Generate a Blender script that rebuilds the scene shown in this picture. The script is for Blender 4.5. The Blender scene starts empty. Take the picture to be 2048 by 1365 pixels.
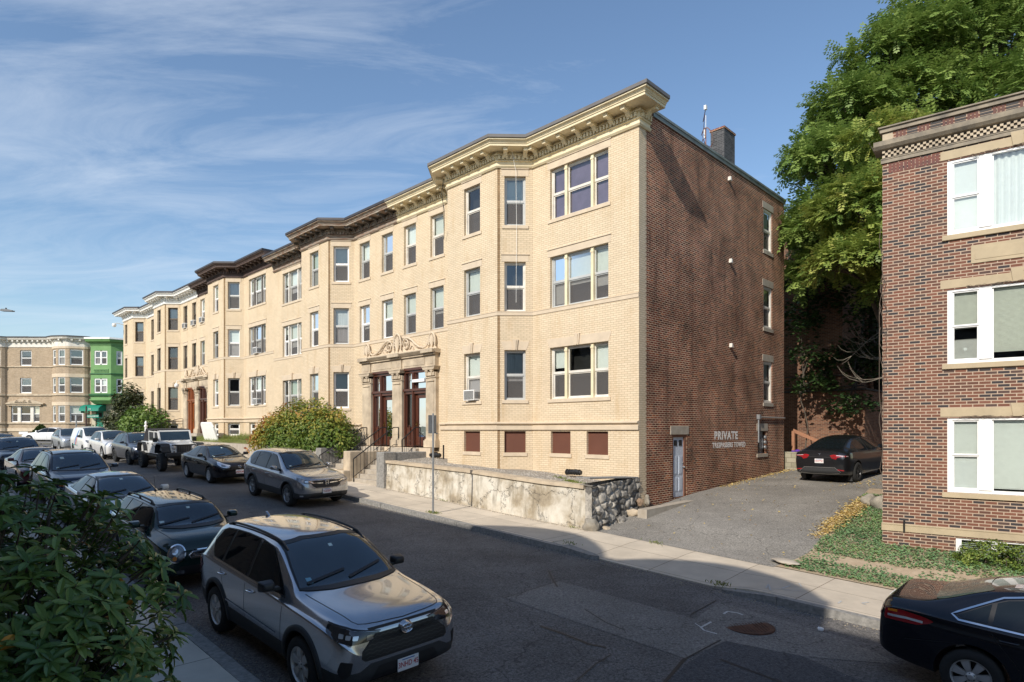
import bpy, bmesh, math, random
from mathutils import Vector, Matrix, Quaternion
from mathutils.bvhtree import BVHTree
R = math.radians
sc = bpy.context.scene
col = sc.collection
random.seed(7)
# ---------------------------------------------------------------- camera
cam_d = bpy.data.cameras.new('camera'); cam = bpy.data.objects.new('camera', cam_d); col.objects.link(cam)
cam.location = (0, 0, 0); cam.rotation_euler = (R(90), 0, 0)
cam_d.sensor_width = 36; cam_d.lens = 36*1235/2048
cam_d.shift_y = (860-682.5)/2048
cam_d.clip_start = 0.1; cam_d.clip_end = 3000
sc.camera = cam
# ---------------------------------------------------------------- street frame: s along the facades, n towards the camera
U = Vector((-0.7124838, 0.7016886, 0)); N = Vector((-0.7016886, -0.7124838, 0)); C0 = Vector((3.7842915, 18.4, 0))
ANG = math.atan2(U.y, U.x)
def P(s, n, z=0): return C0+U*s+N*n+Vector((0, 0, z))
# ---------------------------------------------------------------- light
SUN_G = R(11); SUN_E = R(35)
tosun = (N*math.cos(SUN_G)-U*math.sin(SUN_G))*math.cos(SUN_E)+Vector((0, 0, math.sin(SUN_E)))
w = bpy.data.worlds.new('World'); sc.world = w; w.use_nodes = True
nt = w.node_tree; nt.nodes.clear()
def nn(t, ty, **k):
    x = t.nodes.new(ty)
    for a, b in k.items():
        if a == 'inp':
            for i, v in b.items(): x.inputs[i].default_value = v
        else: setattr(x, a, b)
    return x
sky = nn(nt, 'ShaderNodeTexSky', sky_type='NISHITA', sun_disc=False, sun_elevation=SUN_E, sun_rotation=math.atan2(tosun.x, tosun.y), air_density=1.2, dust_density=0.5, ozone_density=3.5)
tc = nn(nt, 'ShaderNodeTexCoord')
# wispy cirrus: noise stretched on a plane high above
sep = nn(nt, 'ShaderNodeSeparateXYZ'); nt.links.new(tc.outputs['Generated'], sep.inputs[0])
zc = nn(nt, 'ShaderNodeMath', operation='MAXIMUM', inp={1: 0.04}); nt.links.new(sep.outputs[2], zc.inputs[0])
za = nn(nt, 'ShaderNodeMath', operation='ADD', inp={1: 0.12}); nt.links.new(zc.outputs[0], za.inputs[0])
dv = nn(nt, 'ShaderNodeVectorMath', operation='DIVIDE'); nt.links.new(tc.outputs['Generated'], dv.inputs[0]); nt.links.new(za.outputs[0], dv.inputs[1])
mp = nn(nt, 'ShaderNodeMapping', inp={'Rotation': (0, 0, R(28)), 'Scale': (0.55, 1.5, 1), 'Location': (3.1, 1.7, 0)}); nt.links.new(dv.outputs[0], mp.inputs[0])
n1 = nn(nt, 'ShaderNodeTexNoise', inp={'Scale': 2.2, 'Detail': 11, 'Roughness': .66, 'Distortion': .9}); nt.links.new(mp.outputs[0], n1.inputs[0])
n2 = nn(nt, 'ShaderNodeTexNoise', inp={'Scale': .55, 'Detail': 3, 'Roughness': .5}); nt.links.new(mp.outputs[0], n2.inputs[0])
mul = nn(nt, 'ShaderNodeMath', operation='MULTIPLY'); nt.links.new(n1.outputs[0], mul.inputs[0]); nt.links.new(n2.outputs[0], mul.inputs[1])
# more veil to the west (left of the view) and low down
sx = nn(nt, 'ShaderNodeMath', operation='MULTIPLY_ADD', inp={1: -0.20, 2: 0.0}); nt.links.new(sep.outputs[0], sx.inputs[0])
ad = nn(nt, 'ShaderNodeMath', operation='ADD'); nt.links.new(mul.outputs[0], ad.inputs[0]); nt.links.new(sx.outputs[0], ad.inputs[1])
rp = nn(nt, 'ShaderNodeMapRange', inp={1: 0.285, 2: 0.60, 3: 0.0, 4: 0.62}); nt.links.new(ad.outputs[0], rp.inputs[0])
mx = nn(nt, 'ShaderNodeMix', data_type='RGBA'); mx.inputs[7].default_value = (4.5, 4.9, 5.4, 1)
nt.links.new(rp.outputs[0], mx.inputs[0]); dp = nn(nt, 'ShaderNodeMix', data_type='RGBA', blend_type='MULTIPLY'); dp.inputs[0].default_value = 1; dp.inputs[7].default_value = (.80, .80, .80, 1); nt.links.new(sky.outputs[0], dp.inputs[6]); nt.links.new(dp.outputs[2], mx.inputs[6])
bg = nn(nt, 'ShaderNodeBackground', inp={1: 0.15}); nt.links.new(mx.outputs[2], bg.inputs[0])
ow = nn(nt, 'ShaderNodeOutputWorld'); nt.links.new(bg.outputs[0], ow.inputs[0])
sd = bpy.data.lights.new('sun', 'SUN'); sd.energy = 3.6; sd.angle = R(0.6); sd.color = (1.0, 0.93, 0.82)
so = bpy.data.objects.new('sun', sd); col.objects.link(so); so.rotation_euler = tosun.to_track_quat('Z', 'Y').to_euler()
sc.view_settings.view_transform = 'Standard'; sc.view_settings.look = 'None'; sc.view_settings.exposure = 0.40; sc.view_settings.gamma = 1
sc.cycles.use_adaptive_sampling = True; sc.cycles.max_bounces = 6; sc.cycles.transparent_max_bounces = 12
# ---------------------------------------------------------------- object helpers
def tag(o, label=None, cat=None, group=None, kind=None):
    if label: o['label'] = label
    if cat: o['category'] = cat
    if group: o['group'] = group
    if kind: o['kind'] = kind
    return o
def empty(name, M=None, parent=None):
    o = bpy.data.objects.new(name, None); col.objects.link(o); o.empty_display_size = .3
    if M is not None: o.matrix_world = M
    if parent: o.parent = parent
    return o
def frame(s, n, z=0, a=0):
    return Matrix.Translation(P(s, n, z)) @ Matrix.Rotation(ANG+a, 4, 'Z')
class MB:
    def __init__(self): self.v = []; self.f = []; self.m = []; self.uv = {}
    def face(self, pts, mi=0, uv=None):
        b = len(self.v); self.v += [tuple(p) for p in pts]; self.f.append(list(range(b, b+len(pts)))); self.m.append(mi)
        if uv: self.uv[len(self.f)-1] = uv
        return self
    def mesh(self, vs, fs, mi=0, M=None):
        b = len(self.v)
        self.v += [tuple(M @ Vector(p)) if M else tuple(p) for p in vs]
        for f in fs: self.f.append([b+i for i in f]); self.m.append(mi)
        return self
    def box(self, a, b, mi=0, M=None):
        x0, y0, z0 = a; x1, y1, z1 = b
        if x0 > x1: x0, x1 = x1, x0
        if y0 > y1: y0, y1 = y1, y0
        if z0 > z1: z0, z1 = z1, z0
        vs = [(x0, y0, z0), (x1, y0, z0), (x1, y1, z0), (x0, y1, z0), (x0, y0, z1), (x1, y0, z1), (x1, y1, z1), (x0, y1, z1)]
        return self.mesh(vs, [(0, 3, 2, 1), (4, 5, 6, 7), (0, 1, 5, 4), (1, 2, 6, 5), (2, 3, 7, 6), (3, 0, 4, 7)], mi, M)
    def tube(self, pts, r, seg=8, mi=0, cap=True):
        pts = [Vector(p) for p in pts]; rs = r if isinstance(r, (list, tuple)) else [r]*len(pts)
        vs = []; fs = []; up = Vector((0, 0, 1)); prev = None
        for i, p in enumerate(pts):
            d = (pts[min(i+1, len(pts)-1)]-pts[max(i-1, 0)]); d = d.normalized() if d.length > 1e-9 else up
            if prev is None:
                a = d.cross(up)
                if a.length < .05: a = d.cross(Vector((1, 0, 0)))
            else: a = prev-d*prev.dot(d)
            a.normalize(); prev = a; b = d.cross(a)
            for k in range(seg):
                t = 2*math.pi*k/seg; vs.append(p+(a*math.cos(t)+b*math.sin(t))*rs[i])
        for i in range(len(pts)-1):
            for k in range(seg):
                k2 = (k+1) % seg; fs.append((i*seg+k, (i+1)*seg+k, (i+1)*seg+k2, i*seg+k2))
        if cap: fs.append(tuple(range(seg))); fs.append(tuple((len(pts)-1)*seg+k for k in reversed(range(seg))))
        return self.mesh(vs, fs, mi)
    def lathe(self, prof, seg=24, mi=0, M=None, axis='Z'):
        vs = []; fs = []; n = len(prof)
        for k in range(seg):
            t = 2*math.pi*k/seg
            for r, z in prof:
                x, y = r*math.cos(t), r*math.sin(t)
                vs.append((x, y, z) if axis == 'Z' else (x, z, y))
        for k in range(seg):
            k2 = (k+1) % seg
            for i in range(n-1):
                q = (k*n+i, k2*n+i, k2*n+i+1, k*n+i+1)
                fs.append(q if axis == 'Z' else q[::-1])
        return self.mesh(vs, fs, mi, M)
    def prism(self, poly, h0, h1, axis='z', mi=0, M=None):
        # poly 2d; axis z: (x,y) ; axis y: (x,z) extruded along y ; axis x: (y,z)
        def m3(p, h): return (p[0], p[1], h) if axis == 'z' else ((p[0], h, p[1]) if axis == 'y' else (h, p[0], p[1]))
        n = len(poly); vs = [m3(p, h0) for p in poly]+[m3(p, h1) for p in poly]
        fs = [tuple(range(n)), tuple(range(n, 2*n))]+[(i, (i+1) % n, (i+1) % n+n, i+n) for i in range(n)]
        return self.mesh(vs, fs, mi, M)
    def build(self, name, mat, parent=None, smooth=None, bevel=0, matrix=None, norm=True, label=None):
        me = bpy.data.meshes.new(name); me.from_pydata(self.v, [], self.f)
        mats = mat if isinstance(mat, (list, tuple)) else [mat]
        for m_ in mats: me.materials.append(m_)
        if len(mats) > 1: me.polygons.foreach_set('material_index', self.m)
        bm = bmesh.new(); bm.from_mesh(me)
        if smooth is not None or bevel: bmesh.ops.remove_doubles(bm, verts=bm.verts, dist=1e-5)
        if norm: bmesh.ops.recalc_face_normals(bm, faces=bm.faces)
        uvl = bm.loops.layers.uv.new('UVMap'); bm.faces.ensure_lookup_table()
        for i, f in enumerate(bm.faces):
            f.normal_update(); n_ = f.normal
            if i in self.uv and smooth is None and not bevel:
                for l, q in zip(f.loops, self.uv[i]): l[uvl].uv = q
            elif abs(n_.z) > .75:
                for l in f.loops: l[uvl].uv = (l.vert.co.x, l.vert.co.y)
            else:
                t = Vector((-n_.y, n_.x)).normalized()
                if abs(t.x) > abs(t.y): t = t*(1 if t.x > 0 else -1)
                else: t = t*(1 if t.y > 0 else -1)
                for l in f.loops: l[uvl].uv = (l.vert.co.x*t.x+l.vert.co.y*t.y, l.vert.co.z)
        bm.to_mesh(me); bm.free()
        o = bpy.data.objects.new(name, me); col.objects.link(o)
        if parent: o.parent = parent
        if matrix is not None: o.matrix_world = matrix
        if smooth is not None:
            me.polygons.foreach_set('use_smooth', [True]*len(me.polygons))
            if smooth < 179: me.set_sharp_from_angle(angle=R(smooth))
        if bevel:
            b = o.modifiers.new('bevel', 'BEVEL'); b.width = bevel; b.segments = 2; b.limit_method = 'ANGLE'; b.angle_limit = R(40)
        if label: o['label'] = label
        return o
def text_mesh(txt, size, M, mat, name, parent=None, extrude=.002, sx=1.0, space=1.0, bold=0):
    cu = bpy.data.curves.new(name, 'FONT'); cu.body = txt; cu.size = size; cu.extrude = extrude; cu.align_x = 'CENTER'; cu.align_y = 'CENTER'; cu.space_character = space; cu.offset = bold
    to = bpy.data.objects.new(name, cu); col.objects.link(to)
    dg = bpy.context.evaluated_depsgraph_get(); me = bpy.data.meshes.new_from_object(to.evaluated_get(dg))
    bpy.data.objects.remove(to)
    me.name = name; me.materials.clear(); me.materials.append(mat)
    me.transform(Matrix.Diagonal((sx, 1, 1, 1)))
    o = bpy.data.objects.new(name, me); col.objects.link(o)
    if parent: o.parent = parent; o.matrix_local = M
    else: o.matrix_world = M
    return o
# ---------------------------------------------------------------- materials
def newmat(name):
    m_ = bpy.data.materials.new(name); m_.use_nodes = True; t = m_.node_tree
    return m_, t, t.nodes['Principled BSDF']
def hexc(c, k): return tuple(max(0, min(1, x*k)) for x in c[:3])+(1,)
def pm(name, c, rough=.7, metal=0, var=.12, scale=6, bump=0, coat=0, detail=4, c2=None, spec=.5, obj=True, stretch=None):
    m_, t, b = newmat(name)
    b.inputs['Roughness'].default_value = rough; b.inputs['Metallic'].default_value = metal
    b.inputs['Coat Weight'].default_value = coat; b.inputs['Coat Roughness'].default_value = .03; b.inputs['Specular IOR Level'].default_value = spec
    if var == 0 and not bump and not c2: b.inputs['Base Color'].default_value = tuple(c[:3])+(1,); return m_
    tc = nn(t, 'ShaderNodeTexCoord'); n_ = nn(t, 'ShaderNodeTexNoise', inp={'Scale': scale, 'Detail': detail, 'Roughness': .6})
    src = tc.outputs['Object']
    if stretch:
        mp = nn(t, 'ShaderNodeMapping', inp={'Scale': stretch}); t.links.new(src, mp.inputs[0]); src = mp.outputs[0]
    t.links.new(src, n_.inputs[0])
    cr = nn(t, 'ShaderNodeValToRGB'); cr.color_ramp.elements[0].position = .3; cr.color_ramp.elements[1].position = .7
    cr.color_ramp.elements[0].color = hexc(c2 or c, 1 if c2 else 1-var); cr.color_ramp.elements[1].color = hexc(c, 1 if c2 else 1+var)
    t.links.new(n_.outputs[0], cr.inputs[0]); t.links.new(cr.outputs[0], b.inputs['Base Color'])
    if bump:
        bu = nn(t, 'ShaderNodeBump', inp={'Strength': bump, 'Distance': .02}); t.links.new(n_.outputs[0], bu.inputs['Height']); t.links.new(bu.outputs[0], b.inputs['Normal'])
    return m_
def brick(name, cols, mortar, bw=.205, rh=.0677, ms=.008, big=.15, bump=.35, stain=None, rough=.85, pos=None):
    m_, t, b = newmat(name); b.inputs['Roughness'].default_value = rough; b.inputs['Specular IOR Level'].default_value = .25
    uv = nn(t, 'ShaderNodeUVMap', uv_map='UVMap')
    br = nn(t, 'ShaderNodeTexBrick', offset=.5, inp={'Color1': (0, 0, 0, 1), 'Color2': (1, 1, 1, 1), 'Mortar': (.5, .5, .5, 1), 'Scale': 1, 'Mortar Size': ms, 'Mortar Smooth': .3, 'Brick Width': bw, 'Row Height': rh})
    t.links.new(uv.outputs[0], br.inputs[0])
    cr = nn(t, 'ShaderNodeValToRGB'); e = cr.color_ramp
    ps = pos or [i/(len(cols)-1) for i in range(len(cols))]
    e.elements[0].color = cols[0]+(1,); e.elements[0].position = ps[0]; e.elements[1].color = cols[-1]+(1,); e.elements[1].position = ps[-1]
    for i in range(1, len(cols)-1):
        q = e.elements.new(ps[i]); q.color = cols[i]+(1,)
    if pos: e.interpolation = 'CONSTANT'
    t.links.new(br.outputs[0], cr.inputs[0])
    mo = nn(t, 'ShaderNodeMix', data_type='RGBA'); mo.inputs[7].default_value = mortar+(1,)
    t.links.new(br.outputs[1], mo.inputs[0]); t.links.new(cr.outputs[0], mo.inputs[6])
    tc = nn(t, 'ShaderNodeTexCoord'); n_ = nn(t, 'ShaderNodeTexNoise', inp={'Scale': .7, 'Detail': 8, 'Roughness': .7}); t.links.new(tc.outputs['Object'], n_.inputs[0])
    hr = nn(t, 'ShaderNodeMapRange', inp={1: .3, 2: .7, 3: 1-big, 4: 1+big}); t.links.new(n_.outputs[0], hr.inputs[0])
    hs = nn(t, 'ShaderNodeHueSaturation'); t.links.new(mo.outputs[2], hs.inputs['Color']); t.links.new(hr.outputs[0], hs.inputs['Value'])
    out = hs.outputs[0]
    if stain:
        mp = nn(t, 'ShaderNodeMapping', inp={'Scale': (1.6, 1.6, .28)}); t.links.new(tc.outputs['Object'], mp.inputs[0])
        n3 = nn(t, 'ShaderNodeTexNoise', inp={'Scale': 1.3, 'Detail': 7, 'Roughness': .7}); t.links.new(mp.outputs[0], n3.inputs[0])
        r3 = nn(t, 'ShaderNodeMapRange', inp={1: .52, 2: .72, 3: 0, 4: stain[1]}); t.links.new(n3.outputs[0], r3.inputs[0])
        m3 = nn(t, 'ShaderNodeMix', data_type='RGBA'); m3.inputs[7].default_value = stain[0]+(1,)
        t.links.new(r3.outputs[0], m3.inputs[0]); t.links.new(out, m3.inputs[6]); out = m3.outputs[2]
    t.links.new(out, b.inputs['Base Color'])
    n4 = nn(t, 'ShaderNodeTexNoise', inp={'Scale': 40, 'Detail': 3}); t.links.new(tc.outputs['Object'], n4.inputs[0])
    hm = nn(t, 'ShaderNodeMath', operation='MULTIPLY_ADD', inp={1: -1.0}); t.links.new(br.outputs[1], hm.inputs[0])
    h2 = nn(t, 'ShaderNodeMath', operation='MULTIPLY', inp={1: .5}); t.links.new(n4.outputs[0], h2.inputs[0]); t.links.new(h2.outputs[0], hm.inputs[2])
    bu = nn(t, 'ShaderNodeBump', inp={'Strength': bump, 'Distance': .008}); t.links.new(hm.outputs[0], bu.inputs['Height']); t.links.new(bu.outputs[0], b.inputs['Normal'])
    return m_
M = {}
M['ybrick'] = brick('yellow_brick', [(.625, .51, .36), (.67, .545, .385), (.70, .57, .41), (.65, .52, .36)], (.45, .35, .23), ms=.0085, big=.07, stain=((.48, .33, .17), .5))
M['rbrick'] = brick('red_brick', [(.07, .022, .015), (.17, .045, .026), (.25, .065, .035), (.10, .034, .022), (.36, .11, .045)], (.54, .39, .27), ms=.0105, big=.58, bump=.6, stain=((.035, .022, .02), .7))
M['tbrick'] = brick('tapestry_brick', [(.05, .043, .045), (.125, .06, .043), (.165, .072, .048), (.20, .088, .058), (.095, .06, .05), (.18, .076, .05)], (.46, .35, .26), ms=.010, big=.08, pos=[0, .17, .34, .55, .72, .85])
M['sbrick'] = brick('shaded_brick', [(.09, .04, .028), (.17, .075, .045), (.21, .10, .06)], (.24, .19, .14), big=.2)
M['gbrick'] = brick('grey_brick', [(.10, .092, .085), (.15, .138, .125), (.20, .185, .165)], (.20, .18, .16), big=.2)
M['tanbrick'] = brick('tan_brick', [(.36, .27, .18), (.43, .33, .23), (.48, .37, .26)], (.36, .29, .21), big=.12, stain=((.2, .16, .12), .4))
M['lime'] = pm('limestone', (.60, .49, .36), .8, var=.1, scale=3, bump=.15, detail=8)
M['limed'] = pm('limestone_dirty', (.62, .51, .37), .85, c2=(.36, .29, .21), scale=2.2, bump=.2, detail=9)
M['tanstone'] = pm('tan_stone', (.50, .40, .26), .85, c2=(.40, .32, .21), scale=3, bump=.2, detail=8)
M['cream'] = pm('cream_paint', (.84, .74, .52), .55, c2=(.70, .58, .37), scale=1.8, detail=9)
M['white'] = pm('white_paint', (.88, .87, .84), .5, var=.05, scale=4)
M['whitew'] = pm('weathered_white_paint', (.78, .75, .69), .55, c2=(.60, .55, .47), scale=3, detail=9)
M['rustdark'] = pm('weathered_cornice_paint', (.17, .16, .14), .8, c2=(.085, .06, .05), scale=3.5, detail=10, stretch=(1, 1, 3))
M['rusty'] = pm('peeling_cornice_paint', (.38, .35, .29), .8, c2=(.20, .09, .045), scale=5, detail=10, stretch=(.6, .6, 3))
M['brown'] = pm('brown_cornice_paint', (.13, .085, .07), .75, c2=(.055, .035, .03), scale=3.5, detail=9)
M['coping'] = pm('metal_coping', (.17, .155, .145), .5, .2, var=.12, scale=2)
M['copingd'] = pm('dark_metal_coping', (.055, .05, .055), .5, .2, var=.12, scale=2)
M['alu'] = pm('aluminium_frame', (.52, .52, .50), .45, .15, var=.08, scale=5)
M['bronze'] = pm('bronze_frame', (.11, .085, .065), .5, .2, var=.1, scale=5)
M['wframe'] = pm('white_frame', (.82, .81, .79), .4, var=.03, scale=5)
M['blind'] = pm('window_shade', (.72, .72, .66), .8, var=.05, scale=9)
M['blindg'] = pm('window_shade_green', (.50, .56, .48), .8, var=.06, scale=9)
M['blindw'] = pm('white_shade', (.85, .86, .84), .8, var=.03, scale=9)
M['curtain'] = pm('sheer_curtain', (.60, .60, .60), .85, var=.3, scale=14, stretch=(3, 3, .05))
M['screen'] = pm('insect_screen', (.10, .095, .09), .7, var=.15, scale=3)
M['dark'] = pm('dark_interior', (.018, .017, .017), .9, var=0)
M['black'] = pm('black_plastic', (.018, .018, .019), .45, var=.1, scale=20)
M['iron'] = pm('black_iron', (.02, .019, .019), .5, .3, var=.15, scale=20)
M['dbrown'] = pm('brown_door_wood', (.085, .028, .016), .4, var=.25, scale=6, coat=.3, stretch=(4, 4, .6))
M['obrown'] = pm('orange_door_wood', (.26, .075, .02), .4, var=.25, scale=6, coat=.3, stretch=(4, 4, .6))
M['board'] = pm('brown_board', (.125, .045, .026), .7, var=.08, scale=2)
M['gdoor'] = pm('grey_blue_door', (.58, .63, .71), .45, var=.04, scale=3)
M['conc'] = pm('concrete', (.46, .41, .34), .9, c2=(.34, .29, .23), scale=4, bump=.3, detail=10)
M['granite'] = pm('granite', (.34, .325, .30), .85, c2=(.17, .165, .155), scale=14, bump=.3, detail=12)
M['darkroof'] = pm('roof_felt', (.06, .058, .055), .9, var=.2, scale=1)
M['steel'] = pm('galvanised_steel', (.35, .36, .37), .45, .6, var=.1, scale=8)
M['green'] = pm('green_paint', (.17, .34, .12), .55, c2=(.12, .27, .085), scale=2, detail=7)
M['greend'] = pm('dark_green_trim', (.03, .125, .045), .55, var=.15, scale=2)
M['awning'] = pm('teal_awning', (.0, .20, .13), .7, var=.08, scale=2)
def glass(name, tint=(.35, .38, .40), refl=(.9, .95, 1.0), rough=.0, base=.12):
    m_ = bpy.data.materials.new(name); m_.use_nodes = True; t = m_.node_tree; t.nodes.clear()
    o = nn(t, 'ShaderNodeOutputMaterial'); tr = nn(t, 'ShaderNodeBsdfTransparent'); tr.inputs[0].default_value = tint+(1,)
    gl = nn(t, 'ShaderNodeBsdfGlossy'); gl.inputs[0].default_value = refl+(1,); gl.inputs['Roughness'].default_value = rough
    tc = nn(t, 'ShaderNodeTexCoord'); no = nn(t, 'ShaderNodeTexNoise', inp={'Scale': 1.7, 'Detail': 1}); t.links.new(tc.outputs['Object'], no.inputs[0])
    bu = nn(t, 'ShaderNodeBump', inp={'Strength': .10, 'Distance': .05}); t.links.new(no.outputs[0], bu.inputs['Height']); t.links.new(bu.outputs[0], gl.inputs['Normal'])
    fr = nn(t, 'ShaderNodeFresnel', inp={0: 1.5}); ad = nn(t, 'ShaderNodeMath', operation='MULTIPLY_ADD', inp={1: 1.1, 2: base}); t.links.new(fr.outputs[0], ad.inputs[0]); ad.use_clamp = True
    mi = nn(t, 'ShaderNodeMixShader'); t.links.new(ad.outputs[0], mi.inputs[0]); t.links.new(tr.outputs[0], mi.inputs[1]); t.links.new(gl.outputs[0], mi.inputs[2]); t.links.new(mi.outputs[0], o.inputs[0])
    return m_
M['glass'] = glass('window_glass', (.80, .84, .82), base=.06)
M['purple'] = pm('purple_tinted_shade', (.20, .155, .24), .6, var=.15, scale=3)
M['glassd'] = glass('screened_glass', (.28, .28, .27), refl=(.5, .5, .52), base=.04)
def screened():
    m_ = bpy.data.materials.new('insect_screened_sash'); m_.use_nodes = True; t = m_.node_tree; b = t.nodes['Principled BSDF']; b.inputs['Base Color'].default_value = (.15, .14, .135, 1); b.inputs['Roughness'].default_value = .35
    tr = nn(t, 'ShaderNodeBsdfTransparent'); mi = nn(t, 'ShaderNodeMixShader', inp={0: .45}); t.links.new(b.outputs[0], mi.inputs[1]); t.links.new(tr.outputs[0], mi.inputs[2]); t.links.new(mi.outputs[0], t.nodes['Material Output'].inputs[0]); return m_
M['glassd'] = screened()
# ---------------------------------------------------------------- levels
def interp(keys, x):
    if x <= keys[0][0]:
        (a, b), (c, d) = keys[0], keys[1]; return b+(x-a)*(d-b)/(c-a)
    for (a, b), (c, d) in zip(keys, keys[1:]):
        if x <= c: return b+(x-a)*(d-b)/(c-a)
    (a, b), (c, d) = keys[-2], keys[-1]; return d+(x-c)*(d-b)/(c-a)
ROAD = [(-30, -4.35), (-15, -3.62), (-9, -3.30), (-5, -3.11), (-.5, -2.89), (4, -2.67), (9, -2.41), (11.5, -2.27), (16, -2.07), (20, -1.96), (25, -1.86), (30, -1.76), (40, -1.60), (60, -1.2)]
def hr(s):
    return sum(interp(ROAD, s+d) for d in (-1.5, -.75, 0, .75, 1.5))/5
KF, KN = 4.5, 12.55    # far and near kerb lines
def zr(s, n): return hr(s)-.025*(n-KF)
DRV = [(-30, -1.0), (-20, -1.35), (-14, -1.60), (-11, -1.72), (-8, -1.88), (-5, -2.03), (-3, -2.15), (0, -2.46), (2.36, -2.76)]
def zd(s, n):
    k = max(0, min(1, (n+9)/11.4))
    z = interp(DRV, n)+(hr(s)-hr(-1))*k; q = max(0, min(1, (n-.6)/1.6)); return z*(1-q)+(hr(s)+.139)*q
def zswf(s, n): return hr(s)+.135
def sheet(name, s0, s1, ds, nf0, nf1, nn_, zf, mat, label=None, kind='structure', cat=None, skirt=0, jit=0):
    mb = MB(); k = max(1, int(math.ceil((s1-s0)/ds))); rows = []
    for i in range(k+1):
        s = s0+(s1-s0)*i/k; a = nf0(s) if callable(nf0) else nf0; b = nf1(s) if callable(nf1) else nf1
        rows.append([P(s, a+(b-a)*j/nn_, zf(s, a+(b-a)*j/nn_)+(random.uniform(-jit, jit) if jit else 0)) for j in range(nn_+1)])
    vs = [p for r in rows for p in r]; w_ = nn_+1
    fs = [(i*w_+j, i*w_+j+1, (i+1)*w_+j+1, (i+1)*w_+j) for i in range(k) for j in range(nn_)]
    mb.mesh(vs, fs)
    if skirt:
        for edge in ([r[0] for r in rows], [r[-1] for r in rows], rows[0], rows[-1]):
            for p, q in zip(edge, edge[1:]):
                mb.face([p, q, q-Vector((0, 0, skirt)), p-Vector((0, 0, skirt))])
    o = mb.build(name, mat, smooth=50)
    for p_ in o.data.polygons: pass
    tag(o, label, cat, kind=kind)
    return o
# ================================================================ ground
def asphalt(name, c, spk=.5, big=.2):
    m_, t, b = newmat(name); b.inputs['Roughness'].default_value = .85; b.inputs['Specular IOR Level'].default_value = .3
    tc = nn(t, 'ShaderNodeTexCoord')
    n1 = nn(t, 'ShaderNodeTexNoise', inp={'Scale': 26, 'Detail': 6, 'Roughness': .9}); t.links.new(tc.outputs['Object'], n1.inputs[0])
    n2 = nn(t, 'ShaderNodeTexNoise', inp={'Scale': .55, 'Detail': 8, 'Roughness': .7}); t.links.new(tc.outputs['Object'], n2.inputs[0])
    r1 = nn(t, 'ShaderNodeMapRange', inp={1: .35, 2: .68, 3: 1-spk*1.1, 4: 1+spk*1.7}); t.links.new(n1.outputs[0], r1.inputs[0])
    r2 = nn(t, 'ShaderNodeMapRange', inp={1: .3, 2: .7, 3: 1-big, 4: 1+big}); t.links.new(n2.outputs[0], r2.inputs[0])
    mu = nn(t, 'ShaderNodeMath', operation='MULTIPLY'); t.links.new(r1.outputs[0], mu.inputs[0]); t.links.new(r2.outputs[0], mu.inputs[1])
    # pale grit
    vo = nn(t, 'ShaderNodeTexVoronoi', inp={'Scale': 17}); t.links.new(tc.outputs['Object'], vo.inputs[0])
    g = nn(t, 'ShaderNodeMapRange', inp={1: .05, 2: .10, 3: 1.9, 4: 0}); t.links.new(vo.outputs[0], g.inputs[0])
    ad = nn(t, 'ShaderNodeMath', operation='ADD'); t.links.new(mu.outputs[0], ad.inputs[0]); t.links.new(g.outputs[0], ad.inputs[1])
    hs = nn(t, 'ShaderNodeHueSaturation'); hs.inputs['Color'].default_value = c+(1,); t.links.new(ad.outputs[0], hs.inputs['Value'])
    # hairline cracks
    v2 = nn(t, 'ShaderNodeTexVoronoi', feature='DISTANCE_TO_EDGE', inp={'Scale': .28}); nd = nn(t, 'ShaderNodeTexNoise', inp={'Scale': 1.5, 'Detail': 6})
    t.links.new(tc.outputs['Object'], nd.inputs[0]); va = nn(t, 'ShaderNodeVectorMath', operation='ADD'); t.links.new(tc.outputs['Object'], va.inputs[0]); t.links.new(nd.outputs[1], va.inputs[1]); t.links.new(va.outputs[0], v2.inputs[0])
    rc = nn(t, 'ShaderNodeMapRange', inp={1: .0, 2: .0045, 3: .55, 4: 0}); t.links.new(v2.outputs[0], rc.inputs[0])
    mx = nn(t, 'ShaderNodeMix', data_type='RGBA'); mx.inputs[7].default_value = (.012, .012, .012, 1); t.links.new(rc.outputs[0], mx.inputs[0]); t.links.new(hs.outputs[0], mx.inputs[6])
    t.links.new(mx.outputs[2], b.inputs['Base Color'])
    bu = nn(t, 'ShaderNodeBump', inp={'Strength': .5, 'Distance': .01}); t.links.new(n1.outputs[0], bu.inputs['Height']); t.links.new(bu.outputs[0], b.inputs['Normal'])
    return m_
M['road'] = asphalt('street_asphalt', (.115, .108, .102), .8, .35)
M['road2'] = asphalt('worn_asphalt', (.165, .155, .142), .65, .22)
M['road3'] = asphalt('dark_asphalt_patch', (.068, .068, .071), .7, .2)
M['drive'] = asphalt('driveway_asphalt', (.215, .20, .178), .6, .25)
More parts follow.
